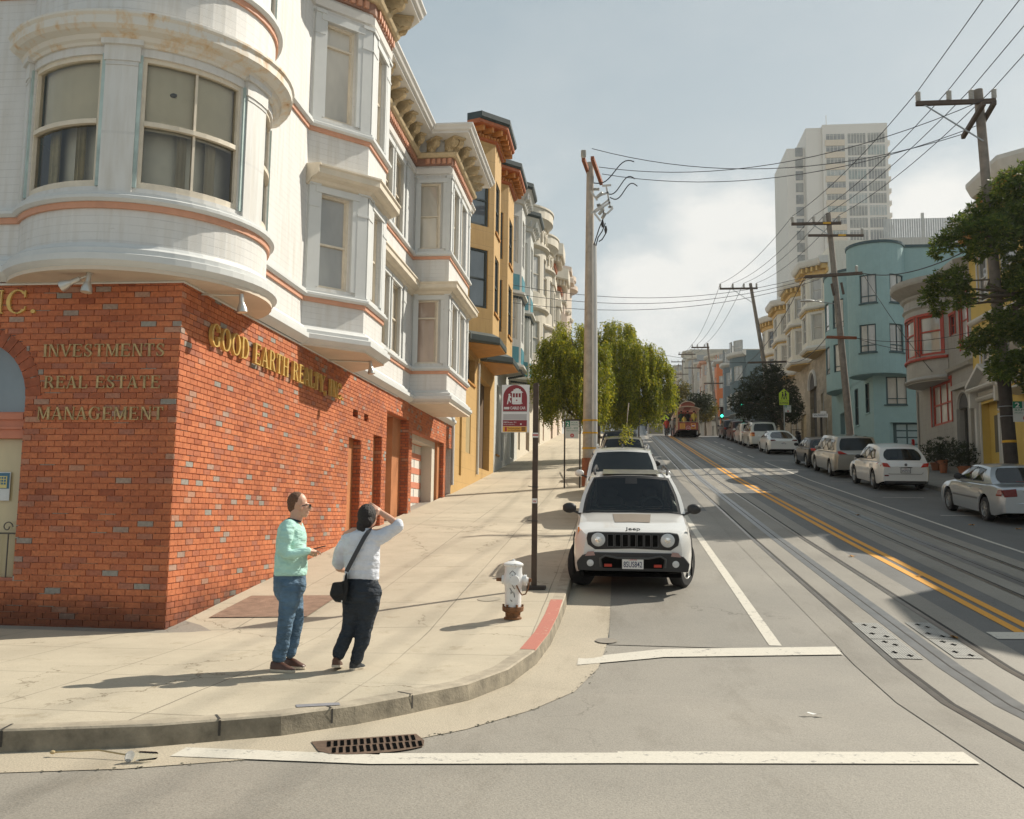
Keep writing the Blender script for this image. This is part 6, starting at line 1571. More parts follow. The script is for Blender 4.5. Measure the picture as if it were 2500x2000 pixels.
    def side_patch(s, pl, name, m, off=.006, both=True, sub=6, parent=None):
        for sg in ((1, -1) if both else (1,)):
            mb = MB(); n = len(pl); V = []
            # strip between first half and second half of the polygon (ordered lower edge then upper edge reversed)
            h = n//2; lo = pl[:h]; hi = pl[h:][::-1]
            for i in range(h):
                for j in range(sub+1):
                    f = j/sub; y = lo[i][0]+(hi[i][0]-lo[i][0])*f; z = lo[i][1]+(hi[i][1]-lo[i][1])*f; V.append((sg*(s.X(y, z)+off), y, z))
            mb.add(V, [(i*(sub+1)+j, (i+1)*(sub+1)+j, (i+1)*(sub+1)+j+1, i*(sub+1)+j+1) for i in range(h-1) for j in range(sub)], True)
            part(mb, name, m, parent or s.root)
    def end_poly(s, pl, name, m, end=-1, off=.008, th=.03, both=False, parent=None, y=None, label=None):
        r_ = None
        for sg in ((1, -1) if both else (1,)):
            mb = MB(); yb = (s.L/2 if y is None else y)
            mb.prism([(sg*a, b) for a, b in pl], yb-th, yb+off, lambda a, b, h: (a, end*h, b)); r_ = part(mb, name, m, parent or s.root, label, bevel=min(.012, (th+off)*.4))
        return r_
    def wheels(s, style):
        k = .43
        for key, a in (('f', s.fa), ('r', s.ra)):
            for sg in (1, -1): s.wheel(sg*(s.W/2-.125), a, sg, style, getattr(s, 'steer', 0) if key == 'f' else 0)
    def wheel(s, x, y, sg, style, steer=0):
        r = s.r; c, sn = math.cos(steer), math.sin(steer)
        rot = lambda p: (x+(p[0])*c-(p[1])*sn, y+p[0]*sn+p[1]*c, r+p[2])
        w2 = .105; mb = MB()
        mb.lathe((0,0,0), [(r*.64,-w2),(r*.90,-w2),(r*.975,-w2*.82),(r,-w2*.45),(r,w2*.45),(r*.975,w2*.82),(r*.90,w2),(r*.66,w2),(r*.64,w2*.75)], 28, 'x', cap=False); xform(mb, lambda a, b, d: rot((a,b,d)))
        wo = part(mb, 'wheel', M_tyre, s.root)
        mb = MB(); fx = sg*w2
        mb.lathe((0,0,0), [(r*.655,fx*.98),(r*.60,fx*.98),(r*.57,fx*.45),(r*.60,fx*.1)], 28, 'x', cap=False)
        n = {'five':5, 'six':6, 'ten':10, 'seven':7, 'star':5}.get(style, 5)
        for q in range(n):
            t = 2*math.pi*q/n+.3; wd = {'five':.085,'six':.075,'ten':.035,'seven':.055,'star':.10}[style]*r/.33
            er = Vector((0, math.cos(t), math.sin(t))); et = Vector((0, -math.sin(t), math.cos(t)))
            V = []
            for rr, ww in ((r*.10, wd*.75), (r*.60, wd)):
                for dx in (.55, .92):
                    for sgn in (-1, 1): V.append(Vector((fx*(dx-(.12 if rr > r*.3 else 0)), 0, 0))+er*rr+et*ww*.5*sgn)
            mb.add(V, [(2,3,7,6),(0,4,5,1),(0,2,6,4),(1,5,7,3)])
        mb.lathe((0,0,0), [(r*.16,fx*.3),(r*.16,fx*.9),(r*.10,fx*.97),(.0,fx*.97)], 12, 'x')
        xform(mb, lambda a, b, d: rot((a,b,d))); ro = part(mb, 'rim', M_rim, wo)
        mb = MB(); mb.lathe((0,0,0), [(r*.60,fx*.30),(0.0,fx*.30)], 20, 'x', cap=False); xform(mb, lambda a, b, d: rot((a,b,d))); part(mb, 'brake', M_well, wo, recalc=False)
    def mirrors(s, y, z, col, dx=.16):
        for sg in (1, -1):
            x = s.X(y, z-.06); mb = MB(); c = Vector((sg*(x+dx), y-.02, z+.04)); mb.ell(c, .12, .065, .085, 12, 8); mb.v = [(c.x+max(-.11, min(.11, p[0]-c.x)), max(p[1], c.y-.035), p[2]) for p in mb.v]
            mo = part(mb, 'mirror', col, s.root)
            mb = MB(); mb.bar((sg*(x-.03), y+.01, z-.06), (sg*(x+dx-.05), y, z+.0), .045, .035); part(mb, 'mirror_arm', M_plast, mo)
    def handles(s, ys, z, m):
        for y in ys:
            for sg in (1, -1): mb = MB(); x = s.X(y, z)+.012; mb.box(min(sg*x, sg*(x+.02)), max(sg*x, sg*(x+.02)), y-.10, y+.10, z-.018, z+.018); part(mb, 'door_handle', m, s.root, bevel=.006)
    def seams(s, lines, w=.010):
        for sg in (1, -1):
            mb = MB()
            for ln in lines: mb.tube([(sg*(s.X(y, z)-.001), y, z) for y, z in ln], w*.5, 4, caps=False)
            part(mb, 'panel_seam', M_seam, s.root)
    def plate(s, txt, end, z, y=None, x=0., frame=None):
        yb = (s.L/2 if y is None else y); ux = Vector((-end, 0, 0)) if end > 0 else Vector((1,0,0)); yp = end*(yb+.012); o = Vector((x,0,0))
        mb = MB(); mb.box(x-.155, x+.155, min(yp, yp-end*.02), max(yp, yp-end*.02), z-.08, z+.08); p = part(mb, 'number_plate', M_plate, s.root, bevel=.004)
        if txt:
            mb = MB(); text_on(mb, txt, Vector((x-ux.x*.135, yp+end*.002, z-.055)), ux, (0,0,1), width=.27, height=.085, extrude=.001, bold=.01); part(mb, 'characters', M_ink, p)
            mb = MB(); text_on(mb, 'California', Vector((x-ux.x*.06, yp+end*.002, z+.045)), ux, (0,0,1), width=.12, height=.024, extrude=.001); part(mb, 'state_name', M_inkr, p)
        if frame:
            mb = MB()
            for a, b, c, d in ((-.17,.17,.08,.095),(-.17,.17,-.095,-.08),(-.17,-.155,-.08,.08),(.155,.17,-.08,.08)): mb.box(x+a, x+b, min(yp+end*.004, yp-end*.02), max(yp+end*.004, yp-end*.02), z+c, z+d)
            part(mb, 'plate_frame', frame, p)
    def place(s, x, y, fwd=1, dz=0., yaw=0.):
        gr = math.atan2(G(y+1.5)-G(y-1.5), 3); s.root.location = (x, y, G(y)+.006+dz); s.root.rotation_euler = (gr*fwd, 0, (0 if fwd > 0 else math.pi)+yaw); return s
PARK = 'cars parked along the kerb'
# ---- white boxy crossover at the front, wheels turned to the kerb
Car.steer = 0
class CarJ(Car): steer = R(-24); open_front = True
c = CarJ('parked_car', 'white boxy crossover facing downhill with seven slot grille and tan bonnet patch', 'car', 4.23, 1.77, 1.70,
    [(-2.115,.98),(-1.9,1.08),(.62,1.09),(.95,1.075),(1.55,1.02),(1.95,.955),(2.08,.90),(2.115,.86)], 1.08, (.78,.22,-1.55,-2.02,1.63), 1.29, -1.28, .355, P_white, gc=.27, group=PARK, edge=.34, endw=.16, wheel='star', arch=M_plast, tumble=.80)
c.glass_end('front', 1., .0, 1., m=M_wsg); c.glass_end('rear', .85)
M_int = mat('cabin_dark', (.02,.021,.022), .8, var=.1)
pt = c.endp['front']; mb = MB()
for u0, u1, f0, f1 in ((-1.,-.90,0,1),(.90,1.,0,1),(-.9,.9,.93,1.),(-.9,.9,0,.06),(-.14,.14,.78,.93)):
    K_ = 8; mb.add([pt(u0+(u1-u0)*i/K_, f, .011) for i in range(K_+1) for f in (f0, (f0+f1)/2, f1)], [(3*i+k, 3*i+3+k, 3*i+4+k, 3*i+1+k) for i in range(K_) for k in range(2)], True)
part(mb, 'windscreen_frit', M_plast, c.root)
mb = MB()
for u0, u1 in ((-1.03,-.95),(.95,1.03)):
    mb.add([pt(u0+(u1-u0)*i/2, f/4, .014) for i in range(3) for f in range(5)], [(5*i+k, 5*i+5+k, 5*i+6+k, 5*i+1+k) for i in range(2) for k in range(4)], True)
part(mb, 'pillars', P_white, c.root)
mb = MB(); X0, X1, Z0, Z1 = -.60, .60, 1.085, 1.60
mb.quad((X0,-1.4,Z0),(X1,-1.4,Z0),(X1,.16,Z0),(X0,.16,Z0)); mb.quad((X0,-1.4,Z1),(X1,-1.4,Z1),(X1,.16,Z1),(X0,.16,Z1)); mb.quad((X0,-1.4,Z0),(X1,-1.4,Z0),(X1,-1.4,Z1),(X0,-1.4,Z1))
for x in (X0, X1): mb.quad((x*1.12,-1.4,Z0),(x*1.12,.5,Z0),(x,.16,Z1),(x,-1.4,Z1))
mb.quad((-.68,.1,1.118),(.68,.1,1.118),(.66,.80,1.108),(-.66,.80,1.108)); part(mb, 'interior', M_int, c.root, recalc=False)
for x in (-.34, .34): mb = MB(); mb.ell((x,-.35,1.32), .13, .06, .10); mb.ell((x,-.38,1.12), .24, .09, .16); part(mb, 'headrest', mat('seat_dark', (.045,.045,.045), .8, var=.1), c.root)
mb = MB(); mb.tube([(-.36+.18*math.cos(q), .22-.06*math.sin(q), 1.13+.16*math.sin(q)) for q in [k*math.pi/10 for k in range(21)]], .016, 6); part(mb, 'steering_wheel', mat('wheel_grey', (.09,.09,.09), .5), c.root)
c.side_glass([[(-.35,1.14),(.62,1.14),(.22,1.54),(-.35,1.56)],[(-1.25,1.14),(-.43,1.14),(-.43,1.56),(-1.2,1.55)],[(-1.85,1.18),(-1.33,1.14),(-1.28,1.54),(-1.6,1.5)]])
c.mirrors(.68, 1.10, M_plast, .17); c.handles((.05-.3, -1.15), .93, P_white)
# front: black grille panel with rounded ends, seven slots, round lamps, lower bumper
pan = [(-.60,.74),(-.50,.665),(-.26,.675),(0,.685),(.26,.675),(.50,.665),(.60,.74),(.615,.83),(.60,.905),(.5,.92),(-.5,.92),(-.60,.905),(-.615,.83)]
g = c.end_poly([(x*1.10, z) for x, z in pan], 'grille', M_plast, 1, .012, .10)
for k in range(7):
    xk = (k-3)*.108; c.end_poly([(xk-.042,.715),(xk+.042,.715),(xk+.042,.89),(xk-.042,.89)], 'slot', M_well, 1, .017, .02, parent=g)
    mb = MB(); q = [(xk-.042,.715),(xk+.042,.715),(xk+.042,.89),(xk-.042,.89),(xk-.042,.715)]; mb.tube([(a, c.L/2+.018, b) for a, b in q], .005, 4, caps=False); part(mb, 'slot_surround', mat('grille_grey', (.10,.10,.10), .4), g)
for sg in (1, -1):
    mb = MB(); mb.lathe((sg*.505, c.L/2, .815), [(.105,-.02),(.110,.022),(.098,.034),(.05,.046),(0,.05)], 22, 'y'); hl = part(mb, 'headlight', L_clear, c.root)
    mb = MB(); mb.lathe((sg*.505, c.L/2, .815), [(.112,.0),(.118,.026),(.110,.030)], 22, 'y'); part(mb, 'bezel', M_plast, hl)
    mb = MB(); mb.lathe((sg*.505, c.L/2, .815), [(.045,.0475),(.0,.056)], 12, 'y'); part(mb, 'bulb', M_chrome, hl)
    mb = MB(); xs_ = c.X(1.93, .9)+.004; mb.box(min(sg*xs_, sg*(xs_-.02)), max(sg*xs_, sg*(xs_+.006)), 1.90, 1.94, .83, .97); part(mb, 'side_marker', L_amb, c.root)
lw = [(-.80,.36),(.80,.36),(.82,.48),(.74,.58),(.60,.625),(-.60,.625),(-.74,.58),(-.82,.48)]
bmp = c.end_poly(lw, 'bumper', M_plast, 1, .05, .25)
c.end_poly([(-.44,.40),(.44,.40),(.46,.54),(.40,.575),(.2,.54),(-.2,.54),(-.40,.575),(-.46,.54)], 'intake', M_well, 1, .053, .02, parent=bmp)
mb = MB(); mb.tube([(-.47,c.L/2+.055,.42),(-.48,c.L/2+.055,.54),(-.40,c.L/2+.055,.585),(-.22,c.L/2+.055,.55),(.22,c.L/2+.055,.55),(.40,c.L/2+.055,.585),(.48,c.L/2+.055,.54),(.47,c.L/2+.055,.42)], .016, 6); part(mb, 'trim', mat('bumper_grey', (.07,.07,.065), .5), bmp)
for sg in (1, -1):
    mb = MB(); mb.lathe((sg*.62, c.L/2+.05, .475), [(.05,-.02),(.05,.012),(.03,.018),(0,.018)], 16, 'y'); part(mb, 'fog_lamp', L_clear, bmp)
    mb = MB(); mb.box(sg*.36-.055, sg*.36+.055, c.L/2+.0, c.L/2+.10, .43, .465); part(mb, 'tow_hook', mat('red_hook', (.45,.04,.02), .5), bmp)
    mb = MB(); mb.prism([(sg*.55,.585),(sg*.70,.575),(sg*.66,.635),(sg*.57,.645)], c.L/2+.02, c.L/2+.056, lambda a, b, h: (a, h, b)); part(mb, 'daytime_lamp', mat('smoked_lamp', (.35,.22,.2), .3), bmp)
c.plate('8SUS842', 1, .475, y=c.L/2+.05)
mb = MB(); V = []
for y in (1.02, 1.25, 1.5, 1.64):
    for x in (-.30, -.15, 0, .15, .30): k = 1-.12*(y-1.02)/.62; V.append((x*k, y, c.D(y)+.006+.0135*(1-abs(x)/.62)))
mb.add(V, [(i*5+j, i*5+j+1, (i+1)*5+j+1, (i+1)*5+j) for i in range(3) for j in range(4)], True); part(mb, 'bonnet_decal', mat('tan_decal', (.20,.165,.13), .6, var=.05, local=True), c.root)
mb = MB(); text_on(mb, 'Jeep', (.11, c.L/2-.06, .932), (-1,0,0), (0,-.45,1), width=.22, height=.055, extrude=.006, bold=.012); part(mb, 'badge', M_plast, c.root)
mb = MB(); mb.tube([(.62,.72,1.13),(.30,.80,1.14),(.02,.74,1.16)], .010, 5); mb.tube([(-.05,.80,1.14),(-.42,.78,1.15),(-.60,.70,1.16)], .010, 5); part(mb, 'wiper', M_plast, c.root)
mb = MB()
for sg in (1, -1): mb.tube([(sg*(c.wt-.08),.1,1.66),(sg*(c.wt-.06),-.05,1.73),(sg*(c.wt-.07),-1.2,1.74),(sg*(c.wt-.09),-1.4,1.67)], .022, 6)
part(mb, 'roof_rails', M_plast, c.root)
mb = MB()
V = []
for y in (.14, -.3, -.8, -1.25):
    for x in (-.48, -.24, 0, .24, .48): V.append((x, y, 1.672+.003*(1-abs(x))-.018*max(0, abs(y+.6)-.4)))
mb.add(V, [(i*5+j, i*5+j+1, (i+1)*5+j+1, (i+1)*5+j) for i in range(3) for j in range(4)], True); part(mb, 'roof_panel', mat('roof_panel_grey', (.22,.20,.16), .3, .3, coat=.5, local=True), c.root)
c.seams([[(.62,.45),(.62,1.05)],[(-.36,.4),(-.38,1.05)]])
c.place(.22, 16.25, -1)
# ---- white family SUV behind it
c = Car('parked_car', 'white SUV with rounded nose parked directly behind the boxy crossover', 'car', 4.6, 1.86, 1.86,
    [(-2.3,1.0),(-2.0,1.16),(.6,1.22),(1.0,1.20),(1.8,1.10),(2.2,.98),(2.3,.84)], 1.06, (.85,.1,-1.6,-2.1,1.80), 1.38, -1.35, .36, P_white, group=PARK, wheel='ten', tumble=.80)
c.glass_end('front', .90, .06, .93); c.glass_end('rear')
c.side_glass([[(-.4,1.26),(.62,1.26),(.12,1.70),(-.4,1.72)],[(-1.4,1.26),(-.48,1.26),(-.48,1.72),(-1.4,1.70)]]); c.mirrors(.72, 1.22, P_white, .17)
c.end_poly([(-.45,.62),(.45,.62),(.5,.78),(-.5,.78)], 'grille', M_plast, 1, .03, .12); c.end_poly([(.52,.70),(.74,.70),(.78,.80),(.55,.80)], 'headlight', L_clear, 1, .0, .22, both=True)
mb = MB()
for sg in (1, -1): mb.tube([(sg*(c.wt-.08),.0,1.83),(sg*(c.wt-.06),-.15,1.90),(sg*(c.wt-.07),-1.3,1.90),(sg*(c.wt-.09),-1.5,1.83)], .022, 6)
part(mb, 'roof_rails', mat('silver_rail', (.45,.45,.45), .3, .7), c.root); c.end_poly([(-.7,.34),(.7,.34),(.74,.5),(-.74,.5)], 'bumper', M_plast, 1, .04, .2)
mb = MB(); mb.tube([(0,-.6,1.84),(0,-.75,1.92)], .02, 6); mb.tube([(0.1,.80,1.25),(-.3,.74,1.29)], .01, 5); part(mb, 'aerial', M_plast, c.root)
c.place(.12, 24.0, -1)
def facing(lab, x, y, Ln, W, H, col, rails=True):
    c = Car('parked_car', lab, 'car', Ln, W, H, [(-Ln/2,.95),(-Ln/2+.3,1.08),(.5,1.1),(.9,1.08),(Ln/2-.4,1.0),(Ln/2-.1,.9),(Ln/2,.8)], 1.06, (.8,.15,-Ln/2+.6,-Ln/2+.2,H-.06), Ln*.3, -Ln*.3, .36, col, group=PARK, tumble=.80)
    c.glass_end('front', .90, .06, .93); c.glass_end('rear'); c.side_glass([[(-.4,1.14),(.55,1.14),(.15,H-.16),(-.4,H-.14)],[(-1.4,1.14),(-.48,1.14),(-.48,H-.14),(-1.35,H-.16)]]); c.mirrors(.65, 1.12, M_plast, .17)
    c.end_poly([(.5,.72),(.74,.72),(.76,.84),(.52,.84)], 'headlight', L_clear, 1, .0, .2, both=True); c.end_poly([(-.42,.6),(.42,.6),(.45,.8),(-.45,.8)], 'grille', M_plast, 1, .02, .1)
    if rails:
        mb = MB()
        for sg in (1, -1): mb.tube([(sg*(c.wt-.08),.0,H-.04),(sg*(c.wt-.06),-.1,H+.03),(sg*(c.wt-.07),-1.2,H+.03),(sg*(c.wt-.09),-1.4,H-.05)], .022, 6)
        part(mb, 'roof_rails', M_plast, c.root)
    return c.place(x, y, -1)
facing('dark hatchback third in the left row, mostly hidden by the white SUV', .22, 30.6, 4.3, 1.8, 1.6, P_dark)
facing('khaki four wheel drive fourth in the left row, under the hanging branch', .20, 37.2, 4.7, 1.88, 1.85, P_khaki)
facing('dark van fifth in the left row, behind the khaki four wheel drive', .1, 44.0, 4.8, 1.9, 1.9, P_dark, False)
facing('silver hatchback with roof bars farthest up the left kerb', .1, 56.0, 4.3, 1.8, 1.6, P_silver)
# ---- right kerb, seen from behind
def tailed(lab, x, y, Ln, W, deck, cab, fa, ra, r, col, sides, tl, plate=None, rearf=(.80,.12,.88,0.), wheel='five', mir=(.7,1.02), mirc=None, handles=None, hz=.88, tlm=None, **k):
    c = Car('parked_car', lab, 'car', Ln, W, 0, deck, 0, cab, fa, ra, r, col, group=PARK, wheel=wheel, **k)
    c.glass_end('rear', rearf[0], rearf[1], rearf[2], round_=rearf[3]); c.glass_end('front', .9, .06, .93); c.side_glass(sides)
    c.mirrors(mir[0], mir[1], mirc or col); c.handles(handles or (-.2, -1.1), hz, col)
    for nm, pl, m in tl: c.end_poly(pl, nm, m, -1, .012, .14, both=True)
    return c
# silver saloon
c = tailed('silver saloon nearest on the right kerb, cut by the picture edge', 10.12, 26.5, 4.45, 1.72,
    [(-2.225,.86),(-2.12,.93),(-1.55,.985),(-1.2,.96),(.7,.93),(1.1,.92),(1.75,.83),(2.1,.72),(2.225,.62)], (.95,.22,-.95,-1.62,1.375), 1.42, -1.2, .305, P_silver,
    [[(-.26,.98),(.78,.98),(.22,1.30),(-.30,1.33)],[(-1.02,1.0),(-.34,.98),(-.38,1.33),(-.86,1.29)]],
    [('tail_light', [(.44,.70),(.74,.68),(.79,.86),(.47,.89)], L_dred)], mir=(.66,.98), mirc=M_plast, handles=(-.18,-.95), hz=.80, rearf=(.84,.08,.90,.10), wheel='seven', gc=.2, tumble=.74)
c.side_patch([(-2.15,.70),(-1.98,.70),(-2.02,.85),(-2.17,.87)], 'tail_light_side', L_dred, .016)
c.plate('4WEV048', -1, .70); mb = MB(); mb.box(-.32, .32, -2.25, -2.22, .815, .845); part(mb, 'boot_trim', M_chrome, c.root); mb = MB(); mb.lathe((0,-2.225,.885), [(.045,-.012),(.045,-.006),(.03,-.006),(.03,-.012)], 14, 'y'); part(mb, 'badge', M_chrome, c.root)
c.seams([[(.72,.40),(.76,.94)],[(-.32,.36),(-.32,.95)],[(-.98,.66),(-.82,.75),(-.88,.95)]]); c.side_patch([(-.8,.52),(1.0,.50),(1.0,.545),(-.8,.565)], 'side_trim', mat('grey_moulding', (.12,.125,.13), .5), .012)
mb = MB(); mb.tube([(-.7,-2.2,.53),(0,-2.24,.53),(.7,-2.2,.53)], .012, 5); part(mb, 'bumper_line', M_chrome, c.root); mb = MB(); mb.box(-.22,.22,-1.60,-1.54,1.0,1.03); part(mb, 'brake_lamp', L_red, c.root)
c.place(10.12, 26.55, 1)
# white crossover
c = tailed('white rounded crossover with red lamps, second on the right kerb', 10.1, 37.0, 4.65, 1.80,
    [(-2.325,.86),(-2.2,1.0),(-1.7,1.04),(.8,1.0),(1.1,.99),(1.8,.90),(2.2,.8),(2.325,.66)], (.95,.15,-1.55,-2.12,1.60,.08), 1.36, -1.33, .345, P_white,
    [[(-.3,1.06),(.75,1.05),(.16,1.46),(-.3,1.50)],[(-1.12,1.08),(-.38,1.06),(-.38,1.50),(-1.0,1.46)],[(-1.5,1.14),(-1.2,1.09),(-1.1,1.44),(-1.25,1.42)]],
    [('tail_light', [(.50,.83),(.76,.86),(.79,1.0),(.62,.98)], L_red)], mir=(.7,1.05), mirc=M_plast, handles=(-.2,-1.05), hz=.90, rearf=(.84,.16,.86,.16), wheel='five', tumble=.78, edge=.4)
c.side_patch([(-2.2,.86),(-1.85,.93),(-1.9,1.0),(-2.22,.99)], 'tail_light_side', L_red, .008)
c.plate('6NZP273', -1, .73, frame=M_plast); mb = MB(); mb.box(-.22,.22,-2.35,-2.32,.825,.85); part(mb, 'tailgate_trim', M_chrome, c.root); c.end_poly([(-.72,.52),(-.57,.52),(-.57,.57),(-.72,.57)], 'reflector', L_dred, -1, .012, .05)
mb = MB(); mb.lathe((0,-2.325,.93), [(.05,-.02),(.05,-.012),(.034,-.012),(.034,-.02)], 14, 'y'); part(mb, 'badge', M_chrome, c.root); mb = MB(); mb.tube([(0,-1.3,1.66),(0,-1.36,1.78)], .008, 5); part(mb, 'aerial', M_plast, c.root)
mb = MB(); mb.tube([(-.58,-2.33,.62),(-.54,-2.335,.60),(.54,-2.335,.60),(.58,-2.33,.62),(.62,-2.3,.80)], .006, 4); part(mb, 'tailgate_seam', M_seam, c.root); c.end_poly([(-.7,.26),(.7,.26),(.72,.36),(-.72,.36)], 'bumper', M_plast, -1, .004, .1)
c.seams([[(.75,.40),(.78,1.0)],[(-.34,.38),(-.34,1.02)],[(-1.05,.72),(-.95,.85),(-1.05,1.04)]])
c.place(10.1, 37.0, 1)
# silver-tan minivan
c = tailed('silver tan minivan with three side windows, third on the right kerb', 10.1, 43.9, 5.1, 1.94,
    [(-2.55,.98),(-2.45,1.08),(-2.0,1.08),(1.2,1.03),(1.5,1.02),(2.2,.86),(2.5,.74),(2.55,.64)], (1.4,.65,-2.1,-2.42,1.73), 1.6, -1.45, .345, P_tan,
    [[(.0,1.10),(1.0,1.08),(.62,1.55),(.0,1.60)],[(-1.1,1.12),(-.1,1.10),(-.1,1.60),(-1.1,1.60)],[(-2.1,1.16),(-1.2,1.12),(-1.2,1.60),(-1.95,1.57)]],
    [('tail_light', [(.42,1.0),(.80,1.0),(.84,1.12),(.72,1.13)], L_red)], mir=(1.1,1.08), handles=(-.1,-.3), hz=.93, rearf=(.86,.14,.90,.06), wheel='five', tumble=.82)
c.side_patch([(-2.5,1.0),(-2.15,1.03),(-2.2,1.055),(-2.5,1.07)], 'tail_light_side', L_red, .008); c.plate('7KLD519', -1, .80); c.seams([[(1.1,.42),(1.12,1.02)],[(-.05,.4),(-.05,1.05)],[(-1.1,.72),(-1.15,1.08)],[(-1.15,.92),(-2.3,.92)]]); c.place(10.12, 43.9, 1)
# black hatchback
c = tailed('black compact hatchback with bright alloys, in front of the tan minivan', 10.1, 48.9, 4.2, 1.78,
    [(-2.1,.86),(-2.0,.98),(-1.6,1.0),(.7,.95),(1.0,.94),(1.7,.84),(2.0,.74),(2.1,.64)], (.95,.2,-1.35,-1.95,1.44,.06), 1.3, -1.28, .32, P_black,
    [[(-.3,1.02),(.75,1.0),(.2,1.34),(-.3,1.38)],[(-1.1,1.04),(-.38,1.02),(-.38,1.38),(-.95,1.33)]],
    [('tail_light', [(.50,.84),(.76,.86),(.78,.98),(.58,.97)], L_red)], mir=(.66,1.02), wheel='ten', rearf=(.82,.14,.88,.1), tumble=.77)
c.plate('8RTG604', -1, .66); c.place(10.08, 49.1, 1)
# white low saloon
c = tailed('white low fastback saloon with dark lamps, beyond the alley mouth', 10.1, 61.7, 4.7, 1.85,
    [(-2.35,.84),(-2.25,.95),(-1.7,.98),(.9,.93),(1.2,.92),(1.9,.80),(2.25,.68),(2.35,.58)], (1.15,.3,-.7,-1.75,1.40,.05), 1.45, -1.42, .335, P_white,
    [[(-.2,.99),(.9,.97),(.25,1.30),(-.25,1.34)],[(-1.3,1.02),(-.28,.99),(-.33,1.34),(-.95,1.24)]],
    [('tail_light', [(.46,.86),(.78,.84),(.80,.92),(.56,.93)], L_dred)], mir=(.75,1.0), wheel='five', rearf=(.84,.06,.94,.12), tumble=.72)
c.plate('8FTR120', -1, .70); c.place(10.15, 61.7, 1)
# beige four wheel drive with roof rack
c = tailed('pearl white four wheel drive with roof rack and orange lamps, by the round tree', 10.1, 69.0, 4.9, 1.94,
    [(-2.45,1.0),(-2.35,1.16),(-1.9,1.18),(.8,1.14),(1.1,1.13),(2.0,1.04),(2.35,.92),(2.45,.8)], (.95,.35,-2.05,-2.3,1.82), 1.42, -1.42, .40, P_pearl,
    [[(-.35,1.2),(.75,1.18),(.35,1.66),(-.35,1.68)],[(-1.2,1.2),(-.43,1.2),(-.43,1.68),(-1.2,1.68)],[(-2.1,1.24),(-1.3,1.2),(-1.3,1.68),(-2.0,1.64)]],
    [('tail_light', [(.64,.86),(.86,.86),(.87,1.14),(.66,1.14)], L_amb),('tail_lamp_red', [(.64,1.02),(.855,1.02),(.86,1.13),(.66,1.13)], L_red)], mir=(.75,1.2), wheel='six', rearf=(.82,.10,.86,.05), tumble=.82)
mb = MB()
for x in (-.55, .55): mb.tube([(x,.1,1.94),(x,-1.9,1.94)], .02, 6)
for y in (.1, -.5, -1.1, -1.9): mb.tube([(-.6,y,1.94),(.6,y,1.94)], .018, 6); mb.box(-.56,-.52,y-.03,y+.03,1.84,1.93); mb.box(.52,.56,y-.03,y+.03,1.84,1.93)
part(mb, 'roof_rack', M_plast, c.root); c.side_patch([(-2.36,.88),(-2.24,.88),(-2.24,1.12),(-2.36,1.12)], 'tail_light_side', L_amb, .008); c.place(10.1, 69.2, 1)
def smallback(lab, x, y, Ln, H, col, tlc=L_red):
    c = tailed(lab, x, y, Ln, 1.84, [(-Ln/2,.95),(-Ln/2+.12,1.05),(-Ln/2+.5,1.06),(.8,1.02),(1.1,1.0),(Ln/2-.4,.9),(Ln/2,.65)], (.95,.2,-Ln/2+.55,-Ln/2+.15,H-.06), Ln*.3, -Ln*.3, .35, col,
        [[(-.35,1.08),(.7,1.06),(.2,H-.16),(-.35,H-.14)],[(-1.2,1.08),(-.43,1.08),(-.43,H-.14),(-1.15,H-.16)]], [('tail_light', [(.6,.86),(.80,.88),(.82,1.02),(.64,1.02)], tlc)], mir=(.7,1.05)); c.plate('', -1, .75); return c.place(x, y, 1)
smallback('white estate half hidden behind the pearl four wheel drive', 10.1, 74.6, 4.6, 1.65, P_white)
smallback('dark red brown SUV near the crest, second from the top', 10.1, 79.9, 4.6, 1.72, P_maroon)
smallback('dark grey SUV at the crest, last on the right kerb', 10.1, 86.2, 4.6, 1.68, P_dark)
facing('dark car climbing down the far slope on the track lane', 1.0, 255, 4.6, 1.85, 1.6, P_dark)
for i, (x, y, pc, nm) in enumerate(((8.6,262,P_silver,'first'),(9.2,276,P_dark,'second'),(9.2,290,P_dark,'third'),(9.2,304,P_white,'fourth'))):
    smallback('tiny car parked on the far hill, %s up the slope' % nm, x, y, 4.5, 1.6, pc)
# ================================================================ STREET FURNITURE
M_wood2 = mat('pole_wood_grey', (.40,.35,.295), .85, var=.25, scale=4, bumps=.5, bscale=18); M_wood3 = mat('pole_wood_brown', (.22,.19,.16), .85, var=.3, scale=4, bumps=.5, bscale=18); M_woodd = mat('pole_wood_dark', (.045,.036,.03), .9, var=.3, scale=6); M_arm = mat('crossarm_dark', (.09,.065,.05), .85, var=.3, scale=6); M_armr = mat('crossarm_rust', (.26,.09,.045), .85, var=.3, scale=6)
M_insul = mat('porcelain', (.52,.52,.50), .3, var=.1); M_riser = mat('riser_grey', (.56,.55,.525), .6, var=.08, scale=3); M_wire = mat('wire_black', (.03,.03,.032), .7, var=0); M_steelg = mat('galvanised', (.36,.38,.39), .45, .5, var=.1); M_yb = mat('yellow_band', (.60,.33,.02), .6, var=.1)
def insul(mb, p, h=.34, r=.085):
    pr = [(.03,0)]
    for k in range(6): z = .05+k*h/7; pr += [(r,z),(r*.55,z+h/14)]
    pr += [(.03,h),(0,h+.01)]; mb.lathe(p, pr, 10)
def ground_z(x, y): return SW(x, y) if x < 0 else SR(x, y)
